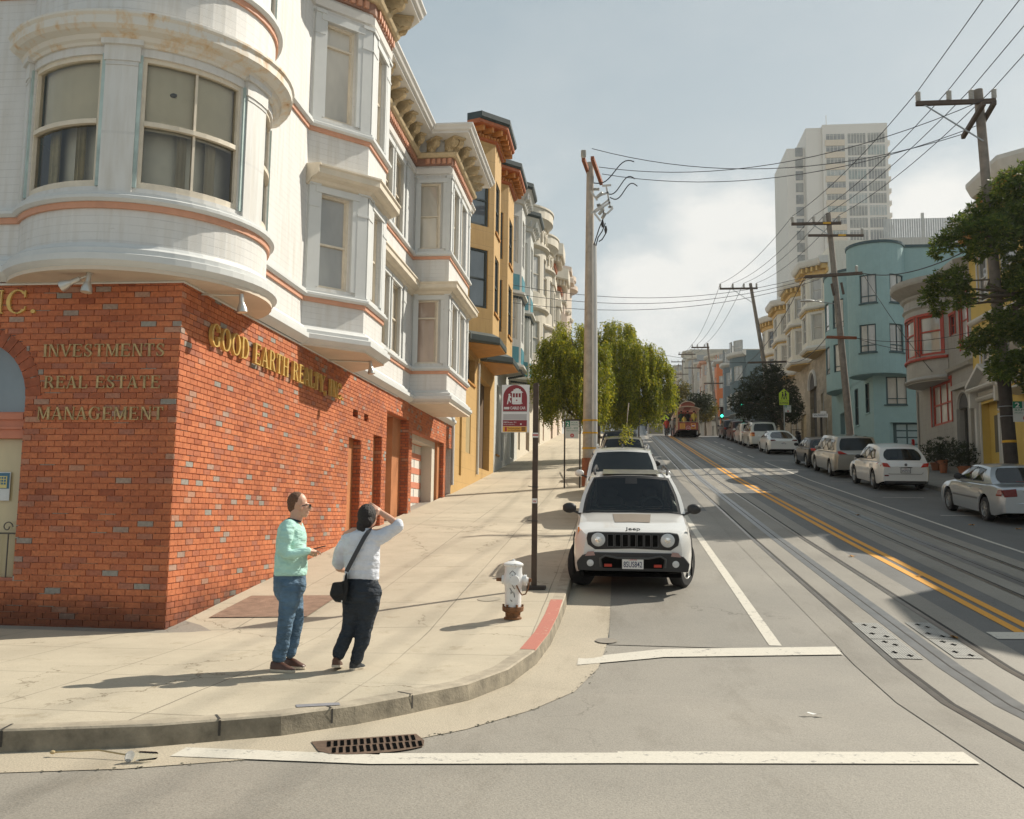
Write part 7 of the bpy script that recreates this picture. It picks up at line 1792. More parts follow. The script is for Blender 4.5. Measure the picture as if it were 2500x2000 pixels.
def pole(lab, base, top, r0, r1, m, arms, group='timber utility poles'):
    base = Vector(base); top = Vector(top); t = thing('utility_pole', lab, 'pole', base, group); mb = MB(); mb.tube([base-Vector((0,0,.3)), base.lerp(top,.5), top], [r0,(r0+r1)/2,r1], 14); part(mb, 'shaft', m, t); pts = {}
    for nm, f, x0, x1, dy, w, am, ins, brace in arms:
        c = base.lerp(top, f); mb = MB(); a = Vector((c.x+x0, c.y-dy/2-.16, c.z)); b = Vector((c.x+x1, c.y+dy/2-.16, c.z)); mb.bar(a, b, w, w*1.15); ao = part(mb, 'crossarm', am, t, bevel=.008); pts[nm] = []
        for q in ins: mb = MB(); p = a.lerp(b, q); p.z += w*.55; insul(mb, p); part(mb, 'insulator', M_insul, ao); pts[nm].append(p+Vector((0,0,.35)))
        if brace: mb = MB(); e = a.lerp(b, brace); mb.bar((e.x,e.y-.02,e.z-.05), (c.x,c.y-.18,c.z-abs(e.x-c.x)*.75), .035); part(mb, 'brace', M_steelg, ao)
        pts[nm+'_ends'] = (a, b)
    return t, pts, base, top
# R1, right foreground
r1b = Vector((11.72, 29.6, SR(0,29.6))); q = ony(2388, 220, 29.6)
R1, p1, b_, t_1 = pole('tall weathered pole with a long crossarm, right foreground, tree around it', r1b, (q.x, 29.6, q.z), .19, .135, M_wood3,
    [('top', .965, -1.95, .42, .0, .12, M_arm, (.03,.42,.70,.985), .10), ])
for nm_, a_, b_2 in (('mid',(2402,252),(2351,335)),('low',(2428,250),(2398,302))):
    mb = MB(); p1[nm_+'_ends'] = (Vector(ony(*b_2, 30.6)), Vector(ony(*a_, 28.4))); mb.bar(*p1[nm_+'_ends'], .12, .14); part(mb, 'crossarm', M_arm, R1, bevel=.008)
mb = MB()
c = r1b.lerp(t_1, .0); mb.tube([r1b.lerp(t_1, 0.0), r1b.lerp(t_1, .32)], [.205,.185], 14); part(mb, 'dark_sleeve', M_woodd, R1)
mb = MB(); zb_ = SR(0,29.6)+1.62; c1 = r1b.lerp(t_1, 1.62/12.); mb.tube([c1, c1+Vector((0,0,.07))], .207, 14); part(mb, 'yellow_band', M_yb, R1)
# R2
q = ony(2022, 521, 48.)
R2, p2, b2_, t_2 = pole('leaning pole in front of the turquoise building with three crossarms', (11.55, 48., SR(0,48)), (q.x, 48., q.z), .19, .13, M_wood3,
    [('top', .955, -1.9, .55, .0, .12, M_arm, (.02,.45,.66,.96), .42), ('two', .905, -1.15, 1.6, .2, .10, M_arm, (.98,), 0), ('mid', .745, -1.45, 1.25, -.6, .13, M_arm, (.9,), 0), ('low', .495, -.75, .75, .3, .12, M_armr, (), 0)])
mb = MB(); c = Vector(b2_).lerp(Vector(t_2), .69); mb.bar(c+Vector((-.25,-.2,.25)), c+Vector((-.15,-.2,-.35)), .1); mb.bar(c+Vector((.22,-.2,.3)), c+Vector((.32,-.2,-.3)), .1); part(mb, 'side_brackets', M_arm, R2)
for nm, f in (('top',.72),('two',.62)):
    a, b = p2[nm+'_ends']; mb = MB(); e = a.lerp(b, f); mb.box(e.x-.22, e.x+.16, e.y-.075, e.y-.065, e.z-.05, e.z+.05); part(mb, 'warning_plate', M_yb, R2)
q = ony(1832, 692, 72.); R3, p3, b3_, t_3 = pole('leaning pole by the round dark tree with one crossarm on top', (11.9, 72., SR(0,72)), (q.x, 72., q.z), .19, .12, M_wood3, [('top', .965, -2.4, .45, .0, .12, M_arm, (.02,.35,.64,.97), .33), ('low', .50, -1.2, 1.6, -.4, .12, M_arm, (), 0)])
q = ony(1727, 838, 112.); R4, p4, b4_, t_4 = pole('pole beyond the junction beside the traffic light', (11.9, 112., G(112)+.15), (q.x, 112., q.z), .2, .12, M_wood3, [('top', .955, -1.95, .15, .0, .14, M_arm, (.05,.35,.75), .3), ('low', .60, -1.0, 1.2, 0, .12, M_arm, (), 0), ('lowest', .36, -.7, .6, 0, .12, M_arm, (), 0)])
pts5 = []
for i, (u, v, y) in enumerate(((1690,859,150),(1666,878,185),(1657,888,215))):
    q = ony(u, v, y); T5, p5, _, _ = pole('small grey pole on the far slope, %s beyond the junction' % ('first','second','third')[i], (q.x+.1, y, G(y)), (q.x, y, q.z), .2, .13, M_wood2, [('top', .97, -2.2, .5, 0, .14, M_arm, (.05,.5,.95), 0), ('low', .82, -1.4, 1.4, 0, .12, M_arm, (), 0)]); pts5.append(p5)
# L1, grey pole with riser on the left kerb
l1b = Vector((-1.05, 33.8, SW(-1.05, 33.8))); q = ony(1441, 398, 33.8); l1t = Vector((q.x, 33.8, q.z))
L1 = thing('utility_pole', 'grey pole with a metal cable riser and yellow bands on the left kerb', 'pole', l1b, 'timber utility poles')
mb = MB(); mb.tube([l1b-Vector((0,0,.3)), l1b.lerp(l1t,.5), l1t], [.21,.175,.13], 16); part(mb, 'shaft', M_wood2, L1)
d_ = (l1t-l1b); mb = MB(); mb.tube([l1b+Vector((.21,-.06,0)), l1b.lerp(l1t,.40)+Vector((.195,-.06,0)), l1b.lerp(l1t,.74)+Vector((.15,-.05,0))], [.125,.125,.11], 10); part(mb, 'cable_riser', M_riser, L1)
for z in (1.35, 1.9, 2.35):
    mb = MB(); c = l1b.lerp(l1t, z/d_.length); mb.tube([c+Vector((0,0,-.03)), c+Vector((0,0,.03))], .222, 16); mb.tube([c+Vector((.20,-.06,-.03)), c+Vector((.20,-.06,.03))], .132, 12); part(mb, 'yellow_band', M_yb, L1)
mb = MB(); c = l1b.lerp(l1t, .13); mb.tube([l1b, l1b+Vector((0,0,1.0))], .225, 16); part(mb, 'rust_collar', M_armr, L1)
def LP(u, v, y=33.6): return Vector(ony(u, v, y))
for a, b in (((1424,388),(1440,432)), ((1446,386),(1468,448))):
    mb = MB(); mb.bar(LP(*a, 32.4), LP(*b, 34.6), .12, .14); part(mb, 'crossarm', M_armr, L1)
mb = MB(); p = LP(1424.5, 386, 32.4); insul(mb, p, .30, .10); part(mb, 'insulator', M_insul, L1)
for (u, v, du, dv) in ((1448,462,16,0),(1455,484,16,-14),(1457,502,10,-2),(1462,524,12,-14),(1470,534,8,-14)):
    mb = MB(); a = LP(u, v); b = LP(u+du, v+dv); nn = 7; mb.tube([a.lerp(b, i/14) for i in range(15)], [.075 if i % 2 else .04 for i in range(15)], 8); part(mb, 'bushing', M_insul, L1)
mb = MB()
for a, b in (((1443,522),(1487,487)),((1450,520),(1490,494)),((1480,455),(1490,508)),((1470,454),(1492,452)),((1443,467),(1458,489)),((1484,506),(1496,505)),((1496,508),(1482,522)),((1452,522),(1466,540)),((1462,478),(1486,470))): mb.bar(LP(*a), LP(*b), .06)
part(mb, 'switch_frame', M_riser, L1)
mb = MB()
for pl in ([(1474,508),(1472,535),(1462,560),(1450,598)],[(1478,545),(1470,565),(1460,580),(1455,600)],[(1480,556),(1479,570),(1470,585),(1462,590)]): mb.tube([LP(*p) for p in pl], .022, 6)
for p in ((1471,546),(1479,561)): c = LP(*p); mb.tube([c+Vector((0,0,.14)), c, c-Vector((0,0,.14))], [.03,.06,.03], 8)
part(mb, 'cable_tails', M_wire, L1)
# ---- wires
WG = 'overhead wires'
def wire(a, b, sag, lab, r=.013, n=18):
    a = Vector(a); b = Vector(b); mb = MB(); mb.tube([a.lerp(b, i/n)-Vector((0,0,4*sag*(i/n)*(1-i/n))) for i in range(n+1)], r, 5, sm=True); solo(mb, 'overhead_wire', M_wire, lab, 'wire', a, WG)
nm4 = ('outer left', 'second', 'third', 'outer right')
for i in range(4):
    wire(p1['top'][i], Vector((p1['top'][i].x+.3, -6, p1['top'][i].z+1.0)), .25, '%s wire running from the foreground pole out over the top of the picture' % nm4[i], .014)
    wire(p1['top'][i], p2['top'][i], .35, '%s wire between the foreground pole and the leaning pole behind it' % nm4[i], .014)
    wire(p2['top'][i], p3['top'][i], .5, '%s wire from the turquoise building pole to the pole by the round tree' % nm4[i], .014)
    if i < 3: wire(p3['top'][i], p4['top'][i], .7, '%s wire from the round tree pole across the junction' % nm4[i], .016); wire(p4['top'][i], pts5[0]['top'][i], .5, '%s wire beyond the junction up the far slope' % nm4[i], .02)
lw = [LP(1445,363,32.6), LP(1462,408), LP(1470,425)]; ends = [p1['mid_ends'][0]+Vector((0,0,.1)), p1['mid_ends'][1]+Vector((0,0,.1)), p1['low_ends'][0]]
for i in range(3): wire(lw[i], ends[i], .95, '%s sagging wire crossing the sky from the grey left pole to the foreground pole' % ('top','middle','lowest')[i], .013)
for i, (a, b) in enumerate((((1548,395),(1450,447)), ((1550,437),(1478,471)), ((1556,455),(1489,482)))):
    mb = MB(); A_ = LP(*a, 33.5); B_ = LP(*b); mb.tube([A_.lerp(B_,i/14)+Vector((0,0,.22*math.sin(2*math.pi*i/14)*(1-.3*i/14))) for i in range(15)], .02, 6); solo(mb, 'jumper_cable', M_wire, '%s black curved jumper cable on the grey left pole' % ('upper','middle','lower')[i], 'cable', A_)
for i, (u, v, z) in enumerate(((1222,690,45),(1225,712,46),(1222,735,47))):
    wire(onx(u, v, FX+.4), p2['mid_ends'][0]+Vector((.2+.25*i,0,.05-.1*i)), .9, '%s service wire crossing the street to the left house fronts' % ('upper','middle','lower')[i], .013)
wire(p2['mid_ends'][1], r1b.lerp(t_1, .63), .5, 'thick dark cable from the leaning pole into the right foreground tree', .022)
wire(p2['mid_ends'][1], Vector((RX-.6, 44.5, 8.4)), .2, 'service drop falling to the round bay of the grey house', .014); wire(p2['low_ends'][1], Vector((RX-.3, 40, 9.4)), .3, 'service drop to the yellow house front', .013); wire(p2['low_ends'][1], Vector((RX-.3, 41.5, 9.0)), .35, 'second service drop to the grey house front', .013)
wire(p2['low_ends'][0], p3['low_ends'][1], .5, 'lower cable from the leaning pole to the round tree pole', .02); wire(p3['low_ends'][0], p4['low_ends'][1], .8, 'lower cable from the round tree pole across the junction', .02); wire(p2['mid_ends'][0], p3['low_ends'][0], .6, 'long slack cable between the two middle poles', .018); wire(p3['low_ends'][0], Vector((FX+1, 66, 15.5)), .8, 'thin wire crossing to the upper left houses', .014)
# ---- street lamp head on R2
t = thing('street_lamp', 'pale street lamp head on a thin arm on the leaning pole', 'lamp', ony(1975, 735, 46.4)); p = Vector(ony(1970,735,46.4)); q = Vector(b2_).lerp(Vector(t_2), .63); mb = MB(); mb.tube([q, q+Vector((-.8,-.1,.12)), p+Vector((.3,0,.02))], .025, 6); part(mb, 'arm', M_steelg, t); mb = MB(); mb.ell(p, .36, .14, .06); part(mb, 'lamp_head', M_riser, t)
# ---- fire hydrant
hx, hy = -1.28, 11.72; hz_ = SW(hx, hy); t = thing('fire_hydrant', 'white graffitied fire hydrant with a rusty base by the kerb', 'hydrant', (hx, hy, hz_))
def hyd_mat():
    m, nt, b = nodes('hydrant_white'); P = geo(nt).outputs['Position']; b.inputs['Roughness'].default_value = .5
    n = noise(nt, 9., 5, .7, P); r = ramp(nt, [(.3, (.62,.62,.61)), (.6, (.74,.74,.73)), (.70, (.55,.50,.44))]); L(nt, n.outputs[0], r.inputs[0]); L(nt, r.outputs[0], b.inputs['Base Color']); return m
M_hyd = hyd_mat(); M_rusty = mat('rusty_iron', (.19,.085,.035), .85, var=.5, scale=18, bumps=.6, bscale=60)
mb = MB(); mb.lathe((hx,hy,hz_), [(.09,.0),(.095,.08),(.13,.10),(.135,.145),(.125,.15)], 20); mb.lathe((hx,hy,hz_), [(.11,.0),(.11,.02),(.09,.03)], 20)
for k in range(6): a = k*math.pi/3; mb.lathe((hx+.118*math.cos(a), hy+.118*math.sin(a), hz_+.15), [(.014,0),(.014,.03),(0,.03)], 6)
part(mb, 'flange', M_rusty, t)
mb = MB(); mb.lathe((hx,hy,hz_), [(.10,.151),(.102,.30),(.105,.40),(.125,.43),(.13,.47),(.12,.52),(.108,.56),(.108,.64),(.112,.642),(.12,.645),(.125,.66),(.12,.675),(.07,.70),(.02,.71),(.02,.725),(0,.728)], 24)
mb.lathe((hx,hy,hz_+.475), [(.0,-.14),(.055,-.14),(.055,.13),(.065,.13),(.065,.165),(.04,.165),(.03,.19),(0,.19)], 16, 'x'); part(mb, 'barrel', M_hyd, t)
mb = MB(); mb.lathe((hx,hy,hz_+.475), [(.0,.19),(.022,.19),(.022,.225),(0,.225)], 8, 'x'); mb.lathe((hx-.0,hy,hz_+.475), [(0,-.21),(.02,-.21),(.024,-.14),(0,-.14)], 8, 'x'); part(mb, 'outlet_nut', M_rusty, t)
mb = MB(); mb.lathe((hx+.03,hy-.10,hz_+.475), [(.0,-.05),(.06,-.05),(.06,.0),(.0,.0)][::-1], 16, 'y'); part(mb, 'front_outlet', M_hyd, t)
mb = MB(); pts = [(hx+.20,hy-.02,hz_+.46),(hx+.19,hy-.03,hz_+.38),(hx+.16,hy-.06,hz_+.31),(hx+.12,hy-.09,hz_+.30),(hx+.09,hy-.10,hz_+.34),(hx+.05,hy-.105,hz_+.42)]; mb.tube(pts, .009, 5); part(mb, 'chain', M_rusty, t)
mb = MB(); yb_ = hy-.107
for pl in ([(-.03,.56),(.0,.59),(.035,.56),(.03,.50),(-.01,.49),(-.035,.53),(-.03,.56)],[(-.02,.53),(.0,.545),(.01,.525),(.0,.51)],[(.02,.48),(.04,.44),(.03,.41)],[(-.03,.38),(-.01,.35),(-.02,.31),(.01,.34)],[(.02,.33),(.03,.27)],[(-.02,.24),(.0,.22)],[(-.01,.44),(.01,.40),(.03,.37)]): mb.tube([(hx+a, yb_-.002+ (a*a)*4.4-(.022 if .43 < b < .53 else 0), hz_+b) for a, b in pl], .004, 4)
part(mb, 'graffiti', M_wire, t)
# ---- cable car stop sign
M_post = mat('brown_post', (.075,.05,.035), .6, .3, var=.3, scale=8); M_signw = mat('sign_white', (.70,.68,.66), .45, var=.05, scale=4); M_mar = mat('sign_maroon', (.23,.018,.025), .45, var=.06); M_ysign = mat('sign_amber', (.72,.36,.04), .45, var=.05); M_black = mat('sign_black', (.02,.02,.02), .5, var=0); M_green = mat('sign_green', (.0,.17,.09), .45, var=.05); M_redA = mat('sign_red', (.42,.03,.025), .45, var=0)
px_, py_ = -1.2, 13.75; pz_ = SW(px_, py_); t = thing('cable_car_stop_sign', 'maroon and white cable car stop sign on a brown post', 'sign', (px_, py_, pz_)); ztop = ony(1302, 936, py_).z
mb = MB(); mb.box(px_-.04, px_+.04, py_-.03, py_+.03, pz_, ztop); part(mb, 'post', M_post, t, bevel=.006)
mb = MB(); mb.box(px_-.10, px_+.17, py_-.10, py_+.10, pz_-.02, pz_+.05); part(mb, 'foot', M_woodd, t, bevel=.01)
s0 = ony(1224, 1056, py_-.04); s1 = ony(1293, 940, py_-.04); W_ = s1.x-s0.x; H_ = s1.z-s0.z; yS = py_-.045
def SP(u, v): return (s0.x+(u-775)/245*W_, s0.z+(1057-v)/397*H_)      # position inside the sign, measured on the sign itself
mb = MB(); mb.box(s0.x, s1.x, yS-.008, yS+.008, s0.z, s1.z); pn = part(mb, 'panel', M_signw, t, bevel=.004)
def flat(pl, m, name, lay=1, parent=None): mb = MB(); mb.prism([SP(*p) for p in pl], -(yS-.008-.0012*lay), -(yS-.009-.0012*(lay-1)) if False else -(yS-.0085), lambda a, b, h: (a, -h, b)); return part(mb, name, m, parent or pn)
arch_ = [(788,880),(1000,880),(1000,765)]+[(894+106*math.cos(a), 765-104*math.sin(a)) for a in [math.pi*k/18 for k in range(1,18)]]+[(788,765)]
flat(arch_, M_mar, 'arch_field', 1)
def rect(a, b, c, d): return [(a,d),(c,d),(c,b),(a,b)]
mb = MB()
for pl in (rect(861,715,956,722),rect(855,722,964,726),rect(880,697,942,708),rect(896,690,926,697),[(868,715),(880,706),(942,706),(952,715)],rect(866,726,873,820),rect(944,726,952,820),rect(873,765,944,772),rect(892,726,898,765),rect(918,726,924,765),rect(873,726,944,731),rect(873,772,944,810),rect(866,811,960,817),rect(874,817,944,823)): mb.prism([SP(*p) for p in pl], -(yS-.0125), -(yS-.0112)+.0, lambda a, b, h: (a, -h, b))
for pl in ([(836,752),(852,752),(862,765),(858,770),(848,768),(848,785),(858,800),(852,812),(846,800),(838,788),(832,822),(822,822),(830,780)],): mb.prism([SP(*p) for p in pl], -(yS-.0125), -(yS-.0112), lambda a, b, h: (a, -h, b))
c_ = SP(843, 743); disc(mb, (c_[0], yS-.0125, c_[1]), (1,0,0), (0,0,1), 9/245*W_, 14); part(mb, 'tram_icon', M_signw, pn, recalc=True)
mb = MB(); c_ = SP(908, 790); disc(mb, (c_[0], yS-.0135, c_[1]), (1,0,0), (0,0,1), 7/245*W_, 12); part(mb, 'headlamp_icon', M_mar, pn)
mb = MB(); a = SP(852, 866); text_on(mb, 'CABLE CAR', (a[0], yS-.0112, a[1]), (1,0,0), (0,0,1), width=136/245*W_, height=24/397*H_, extrude=.0006, bold=.018)
for k in range(4): a0 = SP(798+k*12, 866); mb.tube([(a0[0]+.0,yS-.0115,a0[1]),(a0[0]+.002,yS-.0115,a0[1]+.034),(a0[0]+.010,yS-.0115,a0[1]+.036),(a0[0]+.012,yS-.0115,a0[1]+.002)], .005, 4)
part(mb, 'lettering', M_signw, pn)
flat(rect(788,955,1000,1006), M_mar, 'lower_band', 1); flat(rect(788,1008,1000,1053), M_ysign, 'amber_band', 1); flat(rect(788,882,1000,885), M_black, 'rule', 1); flat(rect(788,906,1000,908), M_black, 'rule', 1); flat(rect(790,910,998,952), mat('sign_grey', (.42,.40,.39), .5, var=.05), 'grey_band', 1)
mb = MB(); a = SP(793, 979); text_on(mb, 'SFMTA.com  311', (a[0], yS-.0112, a[1]), (1,0,0), (0,0,1), width=112/245*W_, height=12/397*H_, extrude=.0006, bold=.012); a = SP(793, 994); text_on(mb, 'MUNI ROUTES AND SERVICE', (a[0], yS-.0112, a[1]), (1,0,0), (0,0,1), width=98/245*W_, height=6/397*H_, extrude=.0006)
c_ = SP(948, 988); disc(mb, (c_[0], yS-.0118, c_[1]), (1,0,0), (0,0,1), 7/245*W_, 12); part(mb, 'lettering', M_signw, pn)
mb = MB(); a = SP(834, 1029); text_on(mb, 'Purchase tickets', (a[0], yS-.0112, a[1]), (1,0,0), (0,0,1), width=108/245*W_, height=14/397*H_, extrude=.0006); a = SP(834, 1047); text_on(mb, 'on MuniMobile', (a[0], yS-.0112, a[1]), (1,0,0), (0,0,1), width=108/245*W_, height=14/397*H_, extrude=.0006)
for pl in (rect(953,1014,988,1027), rect(953,1031,988,1044)): mb.prism([SP(*p) for p in pl], -(yS-.0115), -(yS-.0112), lambda a, b, h: (a, -h, b))
part(mb, 'lettering', mat('sign_brown_ink', (.16,.06,.02), .5, var=0), pn); flat(rect(806,1013,824,1048), M_redA, 'ticket_icon', 2)
z_ = ony(1300, 1063, py_).z; mb = MB(); mb.box(px_-.045, px_+.045, py_-.034, py_-.0305, z_-.035, z_+.035); st_ = part(mb, 'sticker', M_signw, t); z2_ = ony(1300, 1223, py_).z
mb = MB(); mb.box(px_-.036, px_+.036, py_-.034, py_-.0305, z2_-.035, z2_+.035); part(mb, 'sticker', M_signw, t); mb = MB(); text_on(mb, 'W', (px_-.025, py_-.035, z2_-.025), (1,0,0), (0,0,1), width=.05, extrude=.0008, bold=.03); mb.box(px_-.04, px_+.04, py_-.036, py_-.0345, z_-.01, z_+.012); part(mb, 'sticker_print', M_redA, t)
mb = MB()
for v in (1189, 1272): zz = ony(1300, v, py_).z; mb.tube([(px_-.05,py_-.036,zz),(px_+.045,py_-.036,zz),(px_+.045,py_+.035,zz),(px_-.045,py_+.035,zz),(px_-.045,py_-.036,zz)], .006, 5); mb.tube([(px_-.04,py_-.036,zz),(px_-.10,py_-.06,zz+.01)], .005, 4)
part(mb, 'cable_tie', M_wire, t)
# ---- two hour parking signs
def parking_panel(t, x, y, z, w, h, post=None):
    mb = MB(); mb.box(x, x+w, y-.008, y+.004, z, z+h); pn = part(mb, 'panel', mat('sign_offwhite', (.55,.56,.52), .5, var=.05), t); f = y-.0088
    mb = MB(); mb.box(x, x+w*.34, f-.002, f, z+h*.66, z+h); part(mb, 'green_square', M_green, pn)
    mb = MB(); text_on(mb, '2', (x+w*.08, f-.0028, z+h*.70), (1,0,0), (0,0,1), width=w*.17, height=h*.24, extrude=.0008, bold=.02); part(mb, 'numeral', M_signw, pn)
    mb = MB()
    for s_, a, b, ww, hh in (('HOUR', .42, .86, .5, .09), ('PARKING', .40, .74, .56, .08), ('8AM - 9PM', .06, .52, .88, .11), ('MON THRU SAT', .06, .40, .88, .07)): text_on(mb, s_, (x+w*a, f-.0012, z+h*b), (1,0,0), (0,0,1), width=w*ww, height=h*hh, extrude=.0006)
    part(mb, 'lettering', M_green, pn); mb = MB(); disc(mb, (x+w*.5, f-.0015, z+h*.17), (1,0,0), (0,0,1), w*.15, 16); part(mb, 'area_disc', M_redA, pn)
    mb = MB(); text_on(mb, 'A', (x+w*.43, f-.0025, z+h*.11), (1,0,0), (0,0,1), width=w*.14, height=h*.12, extrude=.0006); part(mb, 'area_letter', M_signw, pn)
    return pn
y_ = 33.0; a = ony(1381, 1071, y_); b = ony(1413, 1028, y_); t = thing('parking_sign', 'two hour parking sign on two thin posts near the grey left pole', 'sign', (a.x, y_, SW(a.x, y_)), 'two hour parking signs')
parking_panel(t, a.x, y_-.05, a.z, b.x-a.x, b.z-a.z)
for x in (a.x-.06, b.x+.02): mb = MB(); mb.box(x, x+.05, y_-.03, y_+.03, SW(x, y_)-.05, b.z+.06); part(mb, 'post', M_woodd, t)
mb = MB(); mb.box(a.x-.01, b.x+.02, y_-.028, y_+.028, b.z+.005, b.z+.06); part(mb, 'top_rail', M_woodd, t)
y_ = 29.35; a = ony(2474, 1030, y_); b = ony(2540, 980, y_); t = thing('parking_sign', 'two hour parking sign strapped to the dark foreground pole', 'sign', (a.x, y_, a.z), 'two hour parking signs'); parking_panel(t, a.x, y_, a.z, b.x-a.x, b.z-a.z)
mb = MB()
for v in (991, 1015): zz = ony(2460, v, y_).z; c = r1b.lerp(t_1, (zz-r1b.z)/(t_1.z-r1b.z)); mb.tube([(c.x+.205*math.cos(k*math.pi/8), c.y+.205*math.sin(k*math.pi/8), zz) for k in range(17)], .012, 5)
part(mb, 'strap', M_steelg, t)
# school crossing sign
y_ = 66.5; a = ony(1902, 989, y_); b = ony(1926, 949, y_); t = thing('school_sign', 'fluorescent yellow green school crossing sign in front of the round tree', 'sign', (11.75, y_, SR(0,y_))); w_ = b.x-a.x; cxs = (a.x+b.x)/2
M_fluo = mat('sign_fluorescent', (.46,.58,.02), .45, var=.04)
mb = MB(); mb.tube([(cxs,y_+.04,SR(0,y_)-.1),(cxs,y_+.04,b.z)], .035, 8); part(mb, 'post', M_steelg, t)
mb = MB(); h_ = b.z-a.z; z5 = a.z+h_*.30; mb.prism([(a.x,z5),(b.x,z5),(b.x,z5+h_*.42),(cxs,b.z),(a.x,z5+h_*.42)], -.01, .0, lambda p, q, h: (p, y_+h, q)); mb.box(a.x+.02, b.x-.02, y_-.01, y_, a.z, z5-.02); pn = part(mb, 'panel', M_fluo, t)
mb = MB()
for ox, sc in ((-.10,.9),(.10,1.)):
    X_ = cxs+ox*w_/.7; Z_ = z5+.05; k = sc*h_*.5
    disc(mb, (X_, y_-.014, Z_+k*.92), (1,0,0), (0,0,1), k*.1, 10)
    for pl in ([(-.09,.45),(.09,.45),(.10,.80),(-.06,.80)],[(-.09,.47),(.0,.47),(-.08,.0),(-.17,.0)],[(.0,.47),(.09,.47),(.18,.0),(.09,.0)],[(.08,.78),(.2,.5),(.15,.47),(.05,.65)]): mb.poly([(X_+p*k, y_-.013, Z_+q*k) for p, q in pl])
text_on(mb, 'SCHOOL', (a.x+.06, y_-.0125, a.z+h_*.06), (1,0,0), (0,0,1), width=w_-.12, height=h_*.14, extrude=.001, bold=.02); part(mb, 'symbol', M_black, pn)
a2 = ony(1916, 1007, y_); b2 = ony(1931, 990, y_); t = thing('parking_sign', 'small two hour parking sign under the school sign', 'sign', (a2.x, y_-.03, a2.z), 'two hour parking signs'); parking_panel(t, a2.x, y_-.03, a2.z, b2.x-a2.x, b2.z-a2.z)
# street name blade
y_ = 58.2; a = ony(1984, 1019, y_); b = ony(2021, 1010, y_); t = thing('street_name_sign', 'white street name blade VALPARAISO on a dark post at the alley', 'sign', ((a.x+b.x)/2, y_, SR(0,y_)))
mb = MB(); cxs = (a.x+b.x)/2+.05; mb.box(cxs-.06, cxs+.06, y_-.05, y_+.05, SR(0,y_)-.1, a.z-.0); part(mb, 'post', M_woodd, t)
mb = MB(); mb.box(a.x, b.x, y_-.02, y_+.02, a.z, b.z); pn = part(mb, 'blade', M_signw, t); mb = MB(); text_on(mb, 'VALPARAISO', (a.x+.06, y_-.021, a.z+.06), (1,0,0), (0,0,1), width=b.x-a.x-.12, height=(b.z-a.z)*.55, extrude=.001, bold=.01); part(mb, 'lettering', M_black, pn)
mb = MB(); mb.box(cxs-.03, cxs+.32, y_+.03, y_+.05, b.z+.02, b.z+.16); part(mb, 'second_blade', M_signw, t)
# traffic signals at the crest
def signal(lab, u, v, y, lit, group='traffic signals'):
    p = Vector(ony(u, v, y)); t = thing('traffic_light', lab, 'traffic light', (p.x, y, G(y)+.1), group); mb = MB(); mb.tube([(p.x,y+.12,G(y)),(p.x,y+.12,p.z)], .06, 8); part(mb, 'post', mat('signal_post', (.10,.14,.11), .6), t)
    mb = MB(); mb.box(p.x-.17, p.x+.17, y-.12, y+.08, p.z-.55, p.z+.55); hd = part(mb, 'housing', M_black, t, bevel=.03)
    for k, c_ in enumerate((mat('signal_red_off', (.10,.015,.01), .3, var=0), mat('signal_amber_off', (.10,.05,.01), .3, var=0), mat('signal_green_on', (.02,.5,.35), .3, var=0, emit=(.05,1.,.62), estr=3.) if lit else mat('signal_green_off', (.01,.06,.04), .3, var=0))):
        z = p.z+.36-.36*k; mb = MB(); mb.lathe((p.x,y-.122,z), [(.13,0.),(.10,-.03),(0,-.045)][::-1], 14, 'y'); part(mb, 'lens', c_, hd); mb = MB(); mb.lathe((p.x,y-.12,z), [(.15,-.22),(.15,0)], 14, 'y', a0=-2.2, a1=2.2); part(mb, 'visor', M_black, hd)
signal('traffic light showing green at the crest on the right', 1762, 1007, 93.5, True); signal('small traffic light half hidden by the round tree, green', 1810, 981, 94.5, True); signal('unlit signal head low beside the dark tree', 1827, 1020, 93.8, False)
p = Vector(ony(1625, 1021, 104)); t = thing('crossing_sign', 'yellow diamond crossing sign left of the cable car', 'sign', (p.x, 104, G(104))); mb = MB(); mb.tube([(p.x,104.05,G(104)),(p.x,104.05,p.z+.3)], .04, 6); part(mb, 'post', M_steelg, t); mb = MB(); mb.prism([(0,-.4),(.4,0),(0,.4),(-.4,0)], -.02, 0, lambda a, b, h: (p.x+a, 104+h, p.z+b)); mb.box(p.x-.28, p.x+.28, 103.98, 104, p.z-.75, p.z-.45); pn = part(mb, 'panel', M_fluo, t); mb = MB(); mb.ell((p.x,103.97,p.z+.16), .06,.01,.07); mb.bar((p.x,103.97,p.z+.1),(p.x-.04,103.97,p.z-.12), .07); mb.bar((p.x-.02,103.97,p.z-.1),(p.x+.08,103.97,p.z-.24), .05); part(mb, 'symbol', M_black, pn)
# ---- drain grate, cover plates, pavement plate, lids, litter
gx, gy = -1.72, 6.70; t = thing('drain_grate', 'rusty slotted storm drain grate in the gutter', 'drain', (gx, gy, 0)); ang = R(28); cu = lambda a, b, z: (gx+a*math.cos(ang)-b*math.sin(ang), gy+a*math.sin(ang)+b*math.cos(ang), z)
M_grate = mat('grate_iron', (.15,.10,.07), .7, .4, var=.4, scale=14)
mb = MB(); ol = [(-.36,.20)]+[(-.36+.0,-.06)]+[(.0+.36*math.sin(q)-.0, -.06-.17*math.cos(q)) for q in [R(-60+12*k) for k in range(11)]]+[(.36,.0),(.36,.20)]
mb.poly([cu(a*1.07, b*1.08, .0075) for a, b in ol]); part(mb, 'frame', M_grate, t)
mb = MB()
for k in range(14):
    a = -.31+k*.047
    for b0_, b1_ in ((.02,.175),(-.14-.05*math.cos(a*4),-.015)): mb.quad(cu(a-.0,b0_,.0105),cu(a+.027,b0_,.0105),cu(a+.057,b1_,.0105),cu(a+.03,b1_,.0105))
